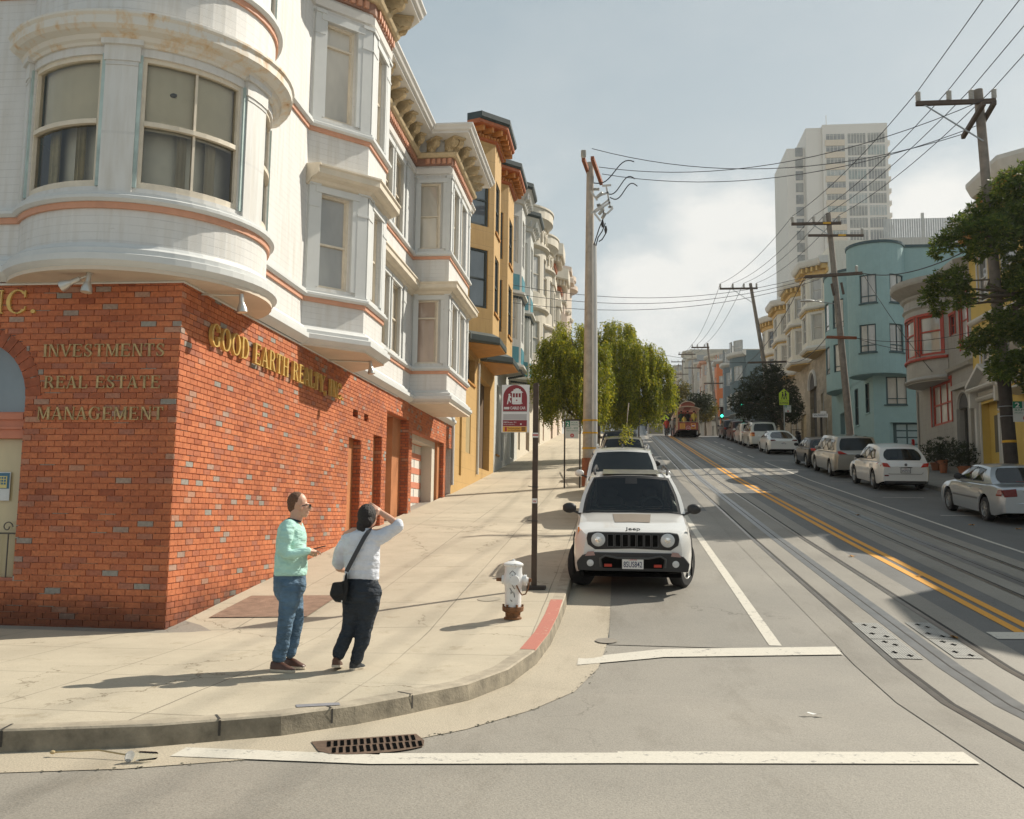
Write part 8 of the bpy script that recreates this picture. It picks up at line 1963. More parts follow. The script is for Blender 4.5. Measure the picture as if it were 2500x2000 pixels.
part(mb, 'slots', M_well, t)
M_plate_ = mat('tread_plate', (.36,.35,.33), .4, .7, var=.2, scale=5)
def treadmat():
    m, nt, b = nodes('tread_plate_rows'); g = geo(nt); b.inputs['Metallic'].default_value = .55; b.inputs['Roughness'].default_value = .45; sp = nt.nodes.new('ShaderNodeSeparateXYZ'); L(nt, g.outputs['Position'], sp.inputs[0])
    f1 = mth(nt, 'GREATER_THAN', mth(nt, 'FRACT', mth(nt, 'MULTIPLY', sp.outputs[0], 34.)), .5); f2 = mth(nt, 'GREATER_THAN', mth(nt, 'FRACT', mth(nt, 'MULTIPLY', sp.outputs[1], 3.)), .06); f = mth(nt, 'MULTIPLY', f1, f2)
    n = noise(nt, 5., 4, .6, g.outputs['Position']); r = ramp(nt, [(.3, (.20,.195,.18)), (.7, (.30,.29,.27))]); L(nt, n.outputs[0], r.inputs[0]); L(nt, mix(nt, f, r.outputs[0], (.42,.41,.38)), b.inputs['Base Color']); bump(nt, b, f, .8, .008); return m
M_tread = treadmat()
for x0, x1, y0, y1, lab in ((2.95,3.27,11.72,12.6,'upper left tread plate'),(2.95,3.27,10.8,11.7,'lower left tread plate'),(3.63,3.93,11.8,12.7,'upper right tread plate'),(3.63,3.93,10.9,11.78,'lower right tread plate')):
    t = thing('cover_plate', lab+' with lifting holes set between the cable tracks', 'plate', (x0, y0, G(y0)), 'cover plates between the tracks'); mb = MB(); strip(mb, x0, x1, y0, y1, .011); part(mb, 'plate', M_tread, t)
    mb = MB()
    for fx_, fy_ in ((.3,.3),(.65,.7),(.4,.85),(.7,.15)):
        xx = x0+(x1-x0)*fx_; yy_ = y0+(y1-y0)*fy_; mb.quad((xx-.035,yy_-.015,G(yy_)+.0135),(xx+.035,yy_-.015,G(yy_)+.0135),(xx+.035,yy_+.015,G(yy_)+.0145),(xx-.035,yy_+.015,G(yy_)+.0145)); mb.quad((xx-.012,yy_-.05,G(yy_-.05)+.0138),(xx+.012,yy_-.05,G(yy_-.05)+.0138),(xx+.012,yy_+.05,G(yy_+.05)+.0138),(xx-.012,yy_+.05,G(yy_+.05)+.0138))
    part(mb, 'lifting_holes', M_well, t)
# steel trapdoor plate in the pavement by the wall
def swq(mb, x0, x1, y0, y1, dz, m=6):
    for i in range(m):
        for j in range(m):
            q = [(x0+(x1-x0)*(i+a)/m, y0+(y1-y0)*(j+b)/m) for a, b in ((0,0),(1,0),(1,1),(0,1))]; mb.add([(x, y, SW(x, y)+dz) for x, y in q], [(0,1,2,3)])
pa = Vector(onz(450, 1518, .3)); mb = MB(); swq(mb, -5.25, -3.95, 11.9, 13.3, .012); solo(mb, 'trapdoor_plate', mat('red_tread_plate', (.30,.21,.155), .6, .3, var=.35, scale=7, bumps=.8, bscale=70), 'rust red checkered steel plate in the pavement by the brick wall', 'plate')
def lid(x, y, r, lab, m, sq=False):
    mb = MB(); z = SW(x, y)+.006 if x < -.75 else G(y)+.013
    mb.poly([(x+r*math.cos(2*math.pi*k/18), y+r*math.sin(2*math.pi*k/18), (SW(x+r*math.cos(2*math.pi*k/18), y+r*math.sin(2*math.pi*k/18))+.006) if x < -.75 else G(y+r*math.sin(2*math.pi*k/18))+.013) for k in range(18)]); solo(mb, 'manhole_cover', m, lab, 'manhole cover')
lid(-1.75, 13.0, .16, 'small round concrete utility lid near the hydrant', mat('lid_concrete', (.36,.32,.25), .8, var=.15)); lid(-.13, 11.25, .13, 'round iron lid at the gutter edge', mat('lid_iron', (.26,.23,.19), .7, var=.3))
mb = MB(); q = [(-2.42,7.13),(-2.12,7.27),(-2.16,7.36),(-2.46,7.22)]; mb.poly([(x, y, SW(x,y)+.005) for x, y in q]); solo(mb, 'manhole_cover', mat('lid_blue', (.23,.23,.25), .7, var=.3), 'rectangular bluish utility lid next to the kerb', 'manhole cover')
t = thing('plastic_cup', 'crushed clear plastic cup lying in the gutter', 'litter', (-3.05, 6.0, .02)); mb = MB(); mb.lathe((0,0,0), [(.045,-.07),(.047,-.065),(.036,.06),(.034,.065)], 14, 'x', cap=False); xform(mb, lambda a, b, c: (-3.04+a*.9+b*.2, 6.02+b*.8+a*.25, .04+c*.7)); part(mb, 'cup', G_clear, t)
mb = MB(); mb.lathe((0,0,0), [(.05,-.075),(.052,-.07),(.0,-.078)], 14, 'x'); xform(mb, lambda a, b, c: (-3.07+a*.9+b*.2, 6.01+b*.8+a*.25, .04+c*.7)); part(mb, 'lid', mat('cup_lid', (.36,.36,.35), .3, var=.1), t)
mb = MB(); a = onz(1985, 1743, .02); mb.add([(a.x+p*.11, a.y+q*.07, .014+h) for p, q, h in ((-1,.2,0),(-.5,-.2,.02),(0,.1,.0),(.3,-.3,.012),(1,.1,.02),(.4,.4,0),(-.3,.45,.014))], [(0,1,6),(1,2,6),(2,5,6),(2,3,5),(3,4,5)]); solo(mb, 'paper_scrap', mat('white_paper', (.70,.69,.67), .8, var=.05), 'torn white paper scrap lying on the open asphalt', 'litter', recalc=False)
mb = MB(); a = Vector((-3.7, 6.05, .03)); mb.tube([a, a+Vector((.3,.03,.02)), a+Vector((.55,.0,.0))], .006, 5); mb.ell((-3.7,6.05,.03), .02,.015,.012); solo(mb, 'twig', mat('twig_straw', (.45,.34,.18), .8), 'dry straw coloured twig lying against the kerb', 'litter')
# motorcycle
t = thing('motorcycle', 'black motorcycle parked on the right pavement by the archway', 'motorcycle', (13.0, 70.0, SR(0,70))); z0 = SR(0,70); 
for yy_ in (69.35, 70.7):
    mb = MB(); mb.tube([(13.0, yy_+.3*math.cos(q), z0+.31+.3*math.sin(q)) for q in [k*math.pi/10 for k in range(21)]], .06, 8); part(mb, 'wheel', M_tyre, t)
mb = MB(); mb.ell((13.0,70.1,z0+.85), .16,.35,.16); mb.ell((13.0,69.7,z0+.80), .14,.40,.09); mb.box(12.85,13.15,69.75,70.35,z0+.30,z0+.68); mb.bar((13,70.7,z0+.31),(13,70.4,z0+1.05),.06); mb.bar((12.65,70.35,z0+1.12),(13.35,70.35,z0+1.12),.04); mb.ell((13,70.55,z0+.95),.1,.1,.12); mb.bar((13,69.3,z0+.31),(13,69.6,z0+.75),.07); part(mb, 'frame', M_plast, t)
# ---- cable car
CCx, CCy = 6.39, 90.6; zc = G(87.5)+.02; C_ = thing('cable_car', 'red brown cable car with cream roof seen from behind at the crest', 'cable car', (CCx, CCy, zc)); M_cc = mat('cable_car_red', (.30,.045,.018), .45, var=.1, coat=.4); M_ccr = mat('cable_car_roof', (.58,.47,.36), .6, var=.06); M_ccc = mat('cable_car_cream', (.60,.50,.33), .5); yb_ = CCy-3.6; yf_ = CCy+4.6
CCz = lambda v: zc+v
mb = MB(); mb.box(CCx-.95, CCx+.95, yb_+.1, yf_, zc+.62, zc+.80); mb.box(CCx-.92, CCx+.92, yb_, yb_+.08, zc+.62, zc+1.32); mb.box(CCx-.98, CCx-.92, yb_+2.2, yf_, zc+.62, zc+1.3); mb.box(CCx+.92, CCx+.98, yb_+2.2, yf_, zc+.62, zc+1.3); mb.box(CCx-.9, CCx+.9, yb_+2.2, yb_+2.26, zc+.8, zc+2.5); part(mb, 'body', M_cc, C_)
mb = MB(); mb.box(CCx-.80, CCx+.80, yb_+.15, yf_-.2, zc+.12, zc+.61); part(mb, 'undercarriage', M_well, C_)
mb = MB()
for x in (-.93, .93): mb.tube([(CCx+x,yb_+.05,zc+.62),(CCx+x,yb_+.05,zc+2.52)], .028, 6); mb.tube([(CCx+x,yb_+1.2,zc+.62),(CCx+x,yb_+1.2,zc+2.52)], .028, 6); mb.tube([(CCx+x,yb_+2.2,zc+.62),(CCx+x,yb_+2.2,zc+2.52)], .035, 6)
mb.tube([(CCx-.92,yb_,zc+1.38),(CCx+.92,yb_,zc+1.38)], .02, 6); part(mb, 'posts', M_ccc, C_)
arcp = [(CCx+1.06*math.sin(a)/math.sin(R(38)), zc+2.52+.22*(math.cos(a)-math.cos(R(38)))/(1-math.cos(R(38)))) for a in [R(-38+7.6*k) for k in range(11)]]
mb = MB(); mb.prism(arcp+[(x, z+.06) for x, z in arcp[::-1]], yb_-.35, yf_+.3, lambda a, b, h: (a, h, b)); part(mb, 'roof', M_ccr, C_)
cl_ = [(CCx+.62*math.sin(a)/math.sin(R(50)), zc+2.98+.24*(math.cos(a)-math.cos(R(50)))/(1-math.cos(R(50)))) for a in [R(-50+10*k) for k in range(11)]]
mb = MB(); mb.prism([(CCx-.60,zc+2.72)]+[(CCx+.60,zc+2.72)]+cl_[::-1], yb_+.15, yf_-.3, lambda a, b, h: (a, h, b)); part(mb, 'clerestory', mat('clerestory_brown', (.32,.09,.05), .5), C_); mb = MB(); mb.prism(cl_+[(x*1.0+(x-CCx)*.08, z+.05) for x, z in cl_[::-1]], yb_-.1, yf_, lambda a, b, h: (a, h, b)); part(mb, 'clerestory_roof', M_ccr, C_)
mb = MB(); mb.box(CCx-1.2, CCx-.98, yb_+.6, yf_-.5, zc+.28, zc+.36); mb.box(CCx+.98, CCx+1.2, yb_+.6, yf_-.5, zc+.28, zc+.36); mb.box(CCx-.9,CCx+.9,yb_-.12,yb_+.1,zc+.58,zc+.64); part(mb, 'running_board', M_woodd, C_)
for x0, x1, m, nm in ((-.74,-.26,M_ysign,'yellow_notice'),(.26,.70,M_ysign,'yellow_notice')):
    mb = MB(); mb.box(CCx+x0, CCx+x1, yb_-.012, yb_-.002, zc+.74, zc+1.22); nt_ = part(mb, nm, m, C_)
    if x0 > 0: mb = MB(); disc(mb, (CCx+.48, yb_-.014, zc+1.0), (1,0,0), (0,0,1), .18, 16); part(mb, 'red_disc', M_redA, nt_); mb = MB(); mb.box(CCx+.32, CCx+.64, yb_-.018, yb_-.0155, zc+.96, zc+1.05); part(mb, 'bar', M_signw, nt_)
    else:
        mb = MB()
        for k in range(5): mb.box(CCx+x0+.06, CCx+x1-.06-.05*(k % 2), yb_-.016, yb_-.013, zc+.82+.08*k, zc+.85+.08*k)
        part(mb, 'print_lines', mat('notice_ink', (.35,.12,.03), .6), nt_)
mb = MB(); mb.poly([(CCx+.02+.20*math.cos(R(22.5+45*k)), yb_-.03, zc+.78+.20*math.sin(R(22.5+45*k))) for k in range(8)]); so2_ = part(mb, 'stop_sign', M_redA, C_); mb = MB(); text_on(mb, 'STOP', (CCx-.13, yb_-.033, zc+.72), (1,0,0), (0,0,1), width=.30, height=.12, extrude=.001, bold=.02); part(mb, 'lettering', M_signw, so2_); mb = MB(); q = [(CCx+.02+.215*math.cos(R(22.5+45*k)), yb_-.031, zc+.78+.215*math.sin(R(22.5+45*k))) for k in range(9)]; mb.tube(q, .014, 4); part(mb, 'border', M_signw, so2_)
# small work truck beyond it
tx, ty = 3.9, 97.; t = thing('flatbed_truck', 'small white truck with a grey framed panel on its bed, left of the cable car', 'truck', (tx, ty, G(ty))); z0 = 9.2
mb = MB(); mb.box(tx-.85, tx+.85, ty, ty+3.4, z0+.6, z0+.85); mb.box(tx-.85, tx+.85, ty+3.5, ty+5.2, z0+.5, z0+1.3); mb.box(tx-.75, tx+.75, ty+3.6, ty+4.8, z0+1.3, z0+1.95); part(mb, 'cab_and_bed', P_white, t, bevel=.06)
mb = MB(); mb.box(tx-.80, tx+.72, ty+.1, ty+.16, z0+.9, z0+1.85); part(mb, 'panel', mat('grey_panel', (.20,.20,.18), .7), t); mb = MB()
for a, b in (((-.82,.85),(-.82,1.92)),((.74,.85),(.74,1.92)),((-.82,1.9),(.74,1.9))): mb.bar((tx+a[0],ty+.08,z0+a[1]),(tx+b[0],ty+.08,z0+b[1]),.07)
part(mb, 'panel_frame', M_riser, t)
for x in (-.75,.75):
    for y in (.8, 4.4): mb = MB(); mb.lathe((tx+x,ty+y,z0+.36), [(.0,-.11),(.36,-.11),(.36,.11),(.0,.11)], 18, 'x'); part(mb, 'wheel', M_tyre, t)
# ================================================================ PEOPLE
def cloth(name, c, fold=.5, var=.12, weave=0., rough=.85):
    m, nt, b = nodes(name); b.inputs['Roughness'].default_value = rough; vec = nt.nodes.new('ShaderNodeTexCoord').outputs['Object']
    n = noise(nt, 5., 4, .6, vec); r = ramp(nt, [(.3, [x*(1-var) for x in c]), (.7, [x*(1+var) for x in c])]); L(nt, n.outputs[0], r.inputs[0]); L(nt, r.outputs[0], b.inputs['Base Color'])
    f = noise(nt, 6.5, 3, .5, vec, (1, 1, 2.4)); w = noise(nt, 160., 2, .6, vec); bump(nt, b, mth(nt, 'ADD', mth(nt, 'MULTIPLY', f.outputs[0], 3.), mth(nt, 'MULTIPLY', w.outputs[0], .12)), fold, .03); return m
def skin_mat():
    m, nt, b = nodes('skin'); b.inputs['Roughness'].default_value = .5; b.inputs['Base Color'].default_value = (.60,.345,.24,1); b.inputs['Subsurface Weight'].default_value = .12; b.inputs['Subsurface Scale'].default_value = .01; b.inputs['Subsurface Radius'].default_value = (1,.4,.2); return m
M_skin = skin_mat(); M_hairb = mat('hair_brown', (.15,.07,.036), .75, var=.4, scale=45, local=True, bumps=.8, bscale=120); M_hairk = mat('hair_black', (.016,.011,.010), .6, var=.5, scale=40, local=True, bumps=1., bscale=70)
M_mint = cloth('mint_jersey', (.42,.68,.60), .55); M_whitej = cloth('white_jersey', (.64,.66,.72), .55); M_jean = cloth('blue_denim', (.085,.15,.225), .8, .35); M_jeand = cloth('dark_denim', (.018,.026,.038), .8, .35)
M_leath = mat('brown_leather', (.085,.035,.022), .45, var=.25, scale=20, local=True); M_sole = mat('pale_sole', (.55,.48,.38), .7, var=.1); M_bag = cloth('black_canvas', (.012,.012,.013), .4); M_canv = cloth('grey_canvas_shoe', (.05,.055,.06), .4)
def rings(mb, rs, n=18):      # rs: (x, y, z, rx, ry) horizontal ellipses
    V = []; m = len(rs)
    for (x, y, z, rx, ry) in rs: V += [(x+rx*math.cos(2*math.pi*k/n), y+ry*math.sin(2*math.pi*k/n), z) for k in range(n)]
    F = [(i*n+k, i*n+(k+1) % n, (i+1)*n+(k+1) % n, (i+1)*n+k) for i in range(m-1) for k in range(n)]+[tuple(range(n))[::-1], tuple((m-1)*n+k for k in range(n))]
    mb.add(V, F, True)
def chain(mb, pts, rs, n=12, sub=3):   # smooth tapering limb with rounded ends
    P = [Vector(p) for p in pts]; Q = []; Rr = []
    for i in range(len(P)-1):
        p0 = P[max(i-1,0)]; p1 = P[i]; p2 = P[i+1]; p3 = P[min(i+2,len(P)-1)]
        for k in range(sub):
            t = k/sub; Q.append(.5*((2*p1)+(p2-p0)*t+(2*p0-5*p1+4*p2-p3)*t*t+(3*p1-p0-3*p2+p3)*t**3)); Rr.append(rs[i]+(rs[i+1]-rs[i])*t)
    Q.append(P[-1]); Rr.append(rs[-1]); mb.tube(Q, Rr, n); mb.ell(P[0], rs[0], rs[0], rs[0], 10, 6); mb.ell(P[-1], rs[-1], rs[-1], rs[-1], 10, 6)
def fuse(o, vox, smooth=4):
    r = o.modifiers.new('fuse', 'REMESH'); r.mode = 'VOXEL'; r.voxel_size = vox; r.use_smooth_shade = True
    s = o.modifiers.new('smooth', 'SMOOTH'); s.iterations = smooth; s.factor = .5; return o
CLT = bpy.data.textures.new('fold_noise', 'CLOUDS'); CLT.noise_scale = .11
def folds(o, st): d = o.modifiers.new('folds', 'DISPLACE'); d.texture = CLT; d.strength = st; d.mid_level = .5; d.texture_coords = 'LOCAL'
def hand(mb, wrist, d, up, ln=.175, curl=.6, spread=.012):
    """palm, four unequal fingers with knuckle bends and a thumb from the side of the palm"""
    w = Vector(wrist); d = Vector(d).normalized(); s = d.cross(Vector(up)).normalized(); u = s.cross(d).normalized(); pl = ln*.50
    for q in (-.6, -.2, .2, .6): mb.tube([w+s*q*.026, w+d*pl*.5+s*q*.046, w+d*pl+s*q*.048], [.014,.0135,.0115], 8)
    mb.ell(w+d*pl*.55, .024, .024, .018, 8, 6)
    for i, (q, l) in enumerate(((-.72,.43),(-.25,.50),(.25,.47),(.72,.36))):
        p = w+d*pl*.95+s*q*.048; a = 0; pts = [p]
        for k in range(3): a += curl*(.5+.3*k); p = p+(d*math.cos(a)-u*math.sin(a))*ln*l*(.42,.33,.25)[k]+s*q*spread*.5; pts.append(p)
        mb.tube(pts, [.0095,.009,.0082,.007], 8); mb.ell(pts[-1], .007,.007,.007, 6, 4)
    p = w+d*pl*.25-s*.034; mb.tube([p, p+d*.035-s*.026-u*.01, p+d*.066-s*.026-u*.02, p+d*.086-s*.018-u*.026], [.014,.011,.0095,.008], 8)
def shoe(par, heel, toe, z, m, sole, w=.045, lift=0.):
    h = Vector(heel); t_ = Vector(toe); d = (t_-h); ln = d.length; d.normalize(); s = Vector((d.y,-d.x,0)); z2 = lambda f: z+lift*(1-f)
    ol = [(0,-.55),(.08,-.85),(.35,-.80),(.65,-1.0),(.85,-.85),(.97,-.45),(1,0),(.97,.45),(.85,.85),(.65,1.0),(.35,.80),(.08,.85),(0,.55)]
    mb = MB(); n = len(ol); V = []
    for hh, k in ((.0,.98),(.024,1.04)): V += [tuple(h+d*ln*a*1.0+s*b*w*k+Vector((0,0,hh+z2(a)-h.z))) for a, b in ol]
    mb.add(V, [tuple(range(n))[::-1], tuple(range(n,2*n))]+[(i,(i+1)%n,n+(i+1)%n,n+i) for i in range(n)]); so = part(mb, 'sole', sole, par, bevel=.004)
    mb = MB(); V = []
    P = lambda a, b, hh: tuple(h+d*ln*a+s*b*w+Vector((0,0,z2(a)-h.z+hh)))
    prof = [(0,.09),(.12,.10),(.30,.095),(.48,.085),(.70,.058),(.88,.045),(.98,.03)]
    for a, hh in prof:
        ww = .62 if a < .02 else (.86 if a < .6 else (.98 if a < .8 else .78)); ww = .45 if a > .95 else ww
        for k in range(9): q = math.pi*k/8; V.append(P(a, -math.cos(q)*ww, .024+(hh-.024)*math.sin(q)**.6))
    mb.add(V, [(i*9+k, (i+1)*9+k, (i+1)*9+k+1, i*9+k+1) for i in range(len(prof)-1) for k in range(8)]+[tuple(range(9)), tuple(len(V)-9+k for k in range(9))[::-1]], True); part(mb, 'shoe', m, par, sharp=60)
# ---------------- man in the mint jersey, in profile, looking up the street
yM = 8.78; z0 = SW(-3.1, yM); J = lambda u, v, dy=0.: Vector(ony(u, v, yM+dy)); S = yM/2300.
A = thing('person', 'person in a mint green jersey and blue jeans, standing in profile holding a phone', 'person', (J(690,1620).x, yM, z0))
mb = MB()
hc = J(731, 1231); mb.ell(J(727,1227), .090, .076, .098, 16, 12); mb.ell(J(741,1243), .056, .055, .075, 14, 10); mb.ell(J(744,1256), .036, .042, .030, 12, 8)       # skull, face, chin
mb.tube([J(754,1232), J(757.5,1242), J(754,1245)], [.010,.015,.010], 8); mb.ell(J(753,1251), .010,.022,.008, 8, 6); mb.ell(J(752,1231),.010,.045,.010,8,6)       # nose, lips, brow
mb.ell(J(735,1240,-.075), .016, .010, .028, 10, 8)
chain(mb, [J(724,1247), J(724,1262), J(718,1282)], [.062,.060,.075]); chain(mb, [J(718,1282), J(712,1330), J(712,1400)], [.07,.09,.10])
wr = J(754, 1345, -.16); wl = J(748, 1350, .06)
chain(mb, [J(716,1290), J(700,1290,-.15), J(697,1352,-.19), wr], [.06,.045,.038,.027]); chain(mb, [J(716,1290), J(712,1290,.18), J(712,1352,.20), wl], [.06,.045,.038,.027])
for sg, k in ((-1, ((705,1415),(698,1503),(682,1596))), (1, ((712,1415),(721,1501),(709,1590)))): chain(mb, [J(k[0][0],k[0][1],sg*.09), J(k[1][0],k[1][1],sg*.09), J(k[2][0],k[2][1],sg*.07)], [.05,.03,.035])
hand(mb, wr, J(775,1343,.0)-J(754,1345,-.10), (0,-.6,.8), .165, .55); hand(mb, wl, J(774,1340,-.03)-J(748,1350,.06), (0,.7,.7), .165, .5)
fuse(part(mb, 'body', M_skin, A), .0075, 2)
mb = MB(); mb.ell(J(724,1225.2), .0925, .0785, .0985, 16, 12); mb.ell(J(717.5,1237), .060,.071,.066,12,10); mb.v = [p for p in mb.v]
o = fuse(part(mb, 'hair', M_hairb, A), .008, 2)
mb = MB(); xg = J(754,1233); mb.tube([J(735,1236,-.077), J(752,1232,-.066), J(757,1232,-.05)], .004, 5); mb.tube([J(757,1232,-.06), J(759.5,1233,0), J(757,1232,.06)], .004, 5)
mb.ell(J(757.5,1236,-.038), .008,.028,.020,10,8); mb.ell(J(757.5,1236,.038), .008,.028,.020,10,8); part(mb, 'sunglasses', mat('sunglass_black', (.01,.01,.01), .1, coat=.5), A)
mb = MB(); rr = [(672.5,747,1404,.185),(672,748,1390,.185),(674,747,1365,.175),(677,746,1335,.175),(679,745,1310,.19),(682,741,1292,.20),(690,735,1278,.17),(701,730,1267,.095)]
rings(mb, [((J(a,v).x+J(b,v).x)/2, yM, J(a,v).z, (J(b,v).x-J(a,v).x)/2, dy) for a, b, v, dy in rr])
chain(mb, [J(706,1284,-.15), J(701,1300,-.20), J(694,1338,-.235), J(697,1354,-.235), J(722,1352,-.22), J(752,1345,-.165)], [.065,.066,.056,.052,.046,.036])
chain(mb, [J(712,1284,.15), J(712,1300,.20), J(714,1345,.22), J(735,1352,.15), J(746,1350,.07)], [.065,.066,.055,.046,.038])
o = fuse(part(mb, 'jersey', M_mint, A), .011, 5); folds(o, .022)
mb = MB(); mb.tube([J(704+15*(1+math.cos(q)),1270+4*math.cos(q),.075*math.sin(q)) for q in [k*math.pi/8 for k in range(17)]], .009, 6); part(mb, 'collar', mat('navy_trim', (.015,.02,.035), .8, var=.1), A)
mb = MB()
rings(mb, [((J(a,v).x+J(b,v).x)/2, yM, J(a,v).z, (J(b,v).x-J(a,v).x)/2, dy) for a, b, v, dy in ((681,730,1466,.10),(674,737,1452,.135),(669,742,1438,.16),(668,744,1425,.168),(671,745,1408,.17),(674,745,1394,.165))])
chain(mb, [J(705,1430,-.08), J(706,1465,-.10), J(700,1503,-.11), J(692,1555,-.10), J(682,1606,-.09)], [.112,.100,.082,.070,.066]); chain(mb, [J(709,1430,.08), J(716,1465,.09), J(721,1500,.09), J(716,1550,.08), J(708,1592,.07)], [.112,.100,.080,.068,.062])
o = fuse(part(mb, 'jeans', M_jean, A), .011, 4); folds(o, .030)
def gp(u, v, yy_): p = Vector(ony(u, v, yy_)); return Vector((p.x, yy_, SW(p.x, yy_)))
shoe(A, gp(663,1625,yM-.10), gp(721,1628,yM-.14), z0+.002, M_leath, M_sole); shoe(A, gp(698,1610,yM+.10), gp(746,1612,yM+.04), z0+.006, M_leath, M_sole)
P_ = thing('phone', 'dark mobile phone held in front of the mint jersey', 'phone', J(780,1337,-.06)); mb = MB(); mb.obox(J(779,1337,-.06), (1,.1,.25), (-.1,1,0), (-.25,0,1), .12, .065, .009); part(mb, 'case', M_plast, P_, bevel=.003)
# ---------------- person in the white jersey, seen from behind, hand on head
yW = 8.86; z1_ = SW(-2.5, yW); J = lambda u, v, dy=0.: Vector(ony(u, v, yW+dy))
B = thing('person', 'person in white jersey and dark jeans seen from behind, one hand on the head', 'person', (J(860,1630).x, yW, z1_))
mb = MB(); mb.ell(J(897,1260,.02), .082, .098, .105, 16, 12); mb.ell(J(905,1268,.07), .058, .05, .075, 12, 10); mb.ell(J(914,1266,.075), .02,.03,.03,8,6); mb.ell(J(918,1263,0), .010,.018,.028,8,6)
mb.tube([J(912,1262,.115),J(915,1267,.13),J(911,1270,.115)], [.010,.013,.010], 8)
chain(mb, [J(897,1275), J(893,1292), J(888,1310)], [.062,.058,.075]); chain(mb, [J(888,1310), J(884,1380), J(884,1420)], [.08,.09,.10])
wr = J(931, 1252, .05); chain(mb, [J(890,1306), J(921,1304), J(970,1285,.03), wr], [.07,.048,.040,.027]); chain(mb, [J(885,1306), J(848,1308), J(824,1378,.03), J(842,1392,.22)], [.07,.048,.040,.027])
hand(mb, wr, J(906,1238,.0)-J(931,1252,.05), (.3,-.9,.6), .175, .30); hand(mb, J(842,1392,.22), (.9,.3,.0), (0,0,1), .17, .8)
for k, sg in ((((905,1440),(889,1526),(870,1606)), 1), (((865,1440),(855,1524),(826,1598)), -1)): chain(mb, [J(*k[0]), J(*k[1],.03), J(*k[2])], [.05,.03,.033])
fuse(part(mb, 'body', M_skin, B), .0075, 2)
mb = MB(); mb.ell(J(896,1258,.0), .092, .105, .112, 16, 12); mb.ell(J(893,1272,-.05), .075,.06,.07,12,10); mb.ell(J(881,1287,-.075), .045,.04,.040,12,8); mb.ell(J(887,1297,-.08), .026,.026,.032,10,8); mb.ell(J(877,1280,-.05), .03,.03,.04,8,6)
fuse(part(mb, 'hair', M_hairk, B), .008, 2)
mb = MB(); rr = [(845,925,1416,.13),(843,926,1404,.135),(841,927,1370,.135),(839,927,1335,.14),(841,927,1312,.135),(848,925,1301,.12),(868,914,1294,.085),(880,905,1288,.07)]
rings(mb, [((J(a,v).x+J(b,v).x)/2, yW, J(a,v).z, (J(b,v).x-J(a,v).x)/2, dy) for a, b, v, dy in rr])
chain(mb, [J(914,1314), J(938,1306,.02), J(968,1288,.03), J(972,1281,.03)], [.085,.072,.060,.056]); chain(mb, [J(852,1318), J(838,1340,.01), J(826,1368,.02), J(829,1378,.05)], [.080,.072,.064,.058])
o = fuse(part(mb, 'jersey', M_whitej, B), .011, 5); folds(o, .024)
mb = MB(); rings(mb, [((J(a,v).x+J(b,v).x)/2, yW, J(a,v).z, (J(b,v).x-J(a,v).x)/2, dy) for a, b, v, dy in ((858,912,1486,.09),(850,918,1470,.125),(845,923,1455,.150),(843,925,1440,.155),(845,924,1425,.150),(847,922,1410,.14))])
chain(mb, [J(902,1448), J(900,1480), J(890,1526,.02), J(882,1570,.01), J(870,1608,.0)], [.125,.108,.080,.068,.062]); chain(mb, [J(866,1448), J(862,1480), J(855,1523,.04), J(840,1565,.0), J(826,1598,-.03)], [.122,.105,.078,.066,.060])
o = fuse(part(mb, 'jeans', M_jeand, B), .011, 4); folds(o, .030)
shoe(B, gp(857,1634,yW-.02), gp(889,1628,yW+.13), z1_+.003, M_canv, M_sole, .043); shoe(B, gp(818,1632,yW-.10), gp(829,1622,yW+.13), z1_+.004, M_leath, M_sole, .044, .035)
T_b = thing('shoulder_bag', 'black canvas shoulder bag with long strap at the hip of the white jersey', 'bag', J(830,1450,-.16)); mb = MB()
V = []
for (u, v) in ((847,1394),(838,1420),(812,1422),(804,1452),(818,1470),(842,1472),(850,1440)):
    V.append((u, v))
mb.prism(V, -.21, -.10, lambda a, b, h: J(a, b, h)); bo = part(mb, 'bag_body', M_bag, T_b, bevel=.02)
mb = MB(); mb.prism([(836,1422),(812,1423),(806,1448),(822,1458),(838,1450)], -.225, -.2105, lambda a, b, h: J(a, b, h)); part(mb, 'flap', M_bag, T_b, bevel=.008); mb = MB(); mb.bar(J(839,1418,-.215), J(841,1404,-.215), .012); mb.bar(J(834,1473,-.215), J(835,1466,-.215), .012); part(mb, 'zip', M_chrome, T_b)
mb = MB(); st_ = [J(846,1396,-.165), J(858,1372,-.16), J(876,1338,-.165), J(890,1312,-.15), J(900,1297,-.10), J(906,1291,-.02), J(902,1296,.08)]; n_ = len(st_); V = []
for i, p in enumerate(st_): d = (st_[min(i+1,n_-1)]-st_[max(i-1,0)]).normalized(); s_ = d.cross(Vector((0,-1,.2))).normalized()*.020; V += [p-s_, p+s_, p+s_+Vector((0,-.004,.002)), p-s_+Vector((0,-.004,.002))]
mb.add(V, [(4*i+k, 4*(i+1)+k, 4*(i+1)+(k+1) % 4, 4*i+(k+1) % 4) for i in range(n_-1) for k in range(4)], True); part(mb, 'strap', mat('strap_grey', (.05,.05,.055), .8, var=.1), T_b)
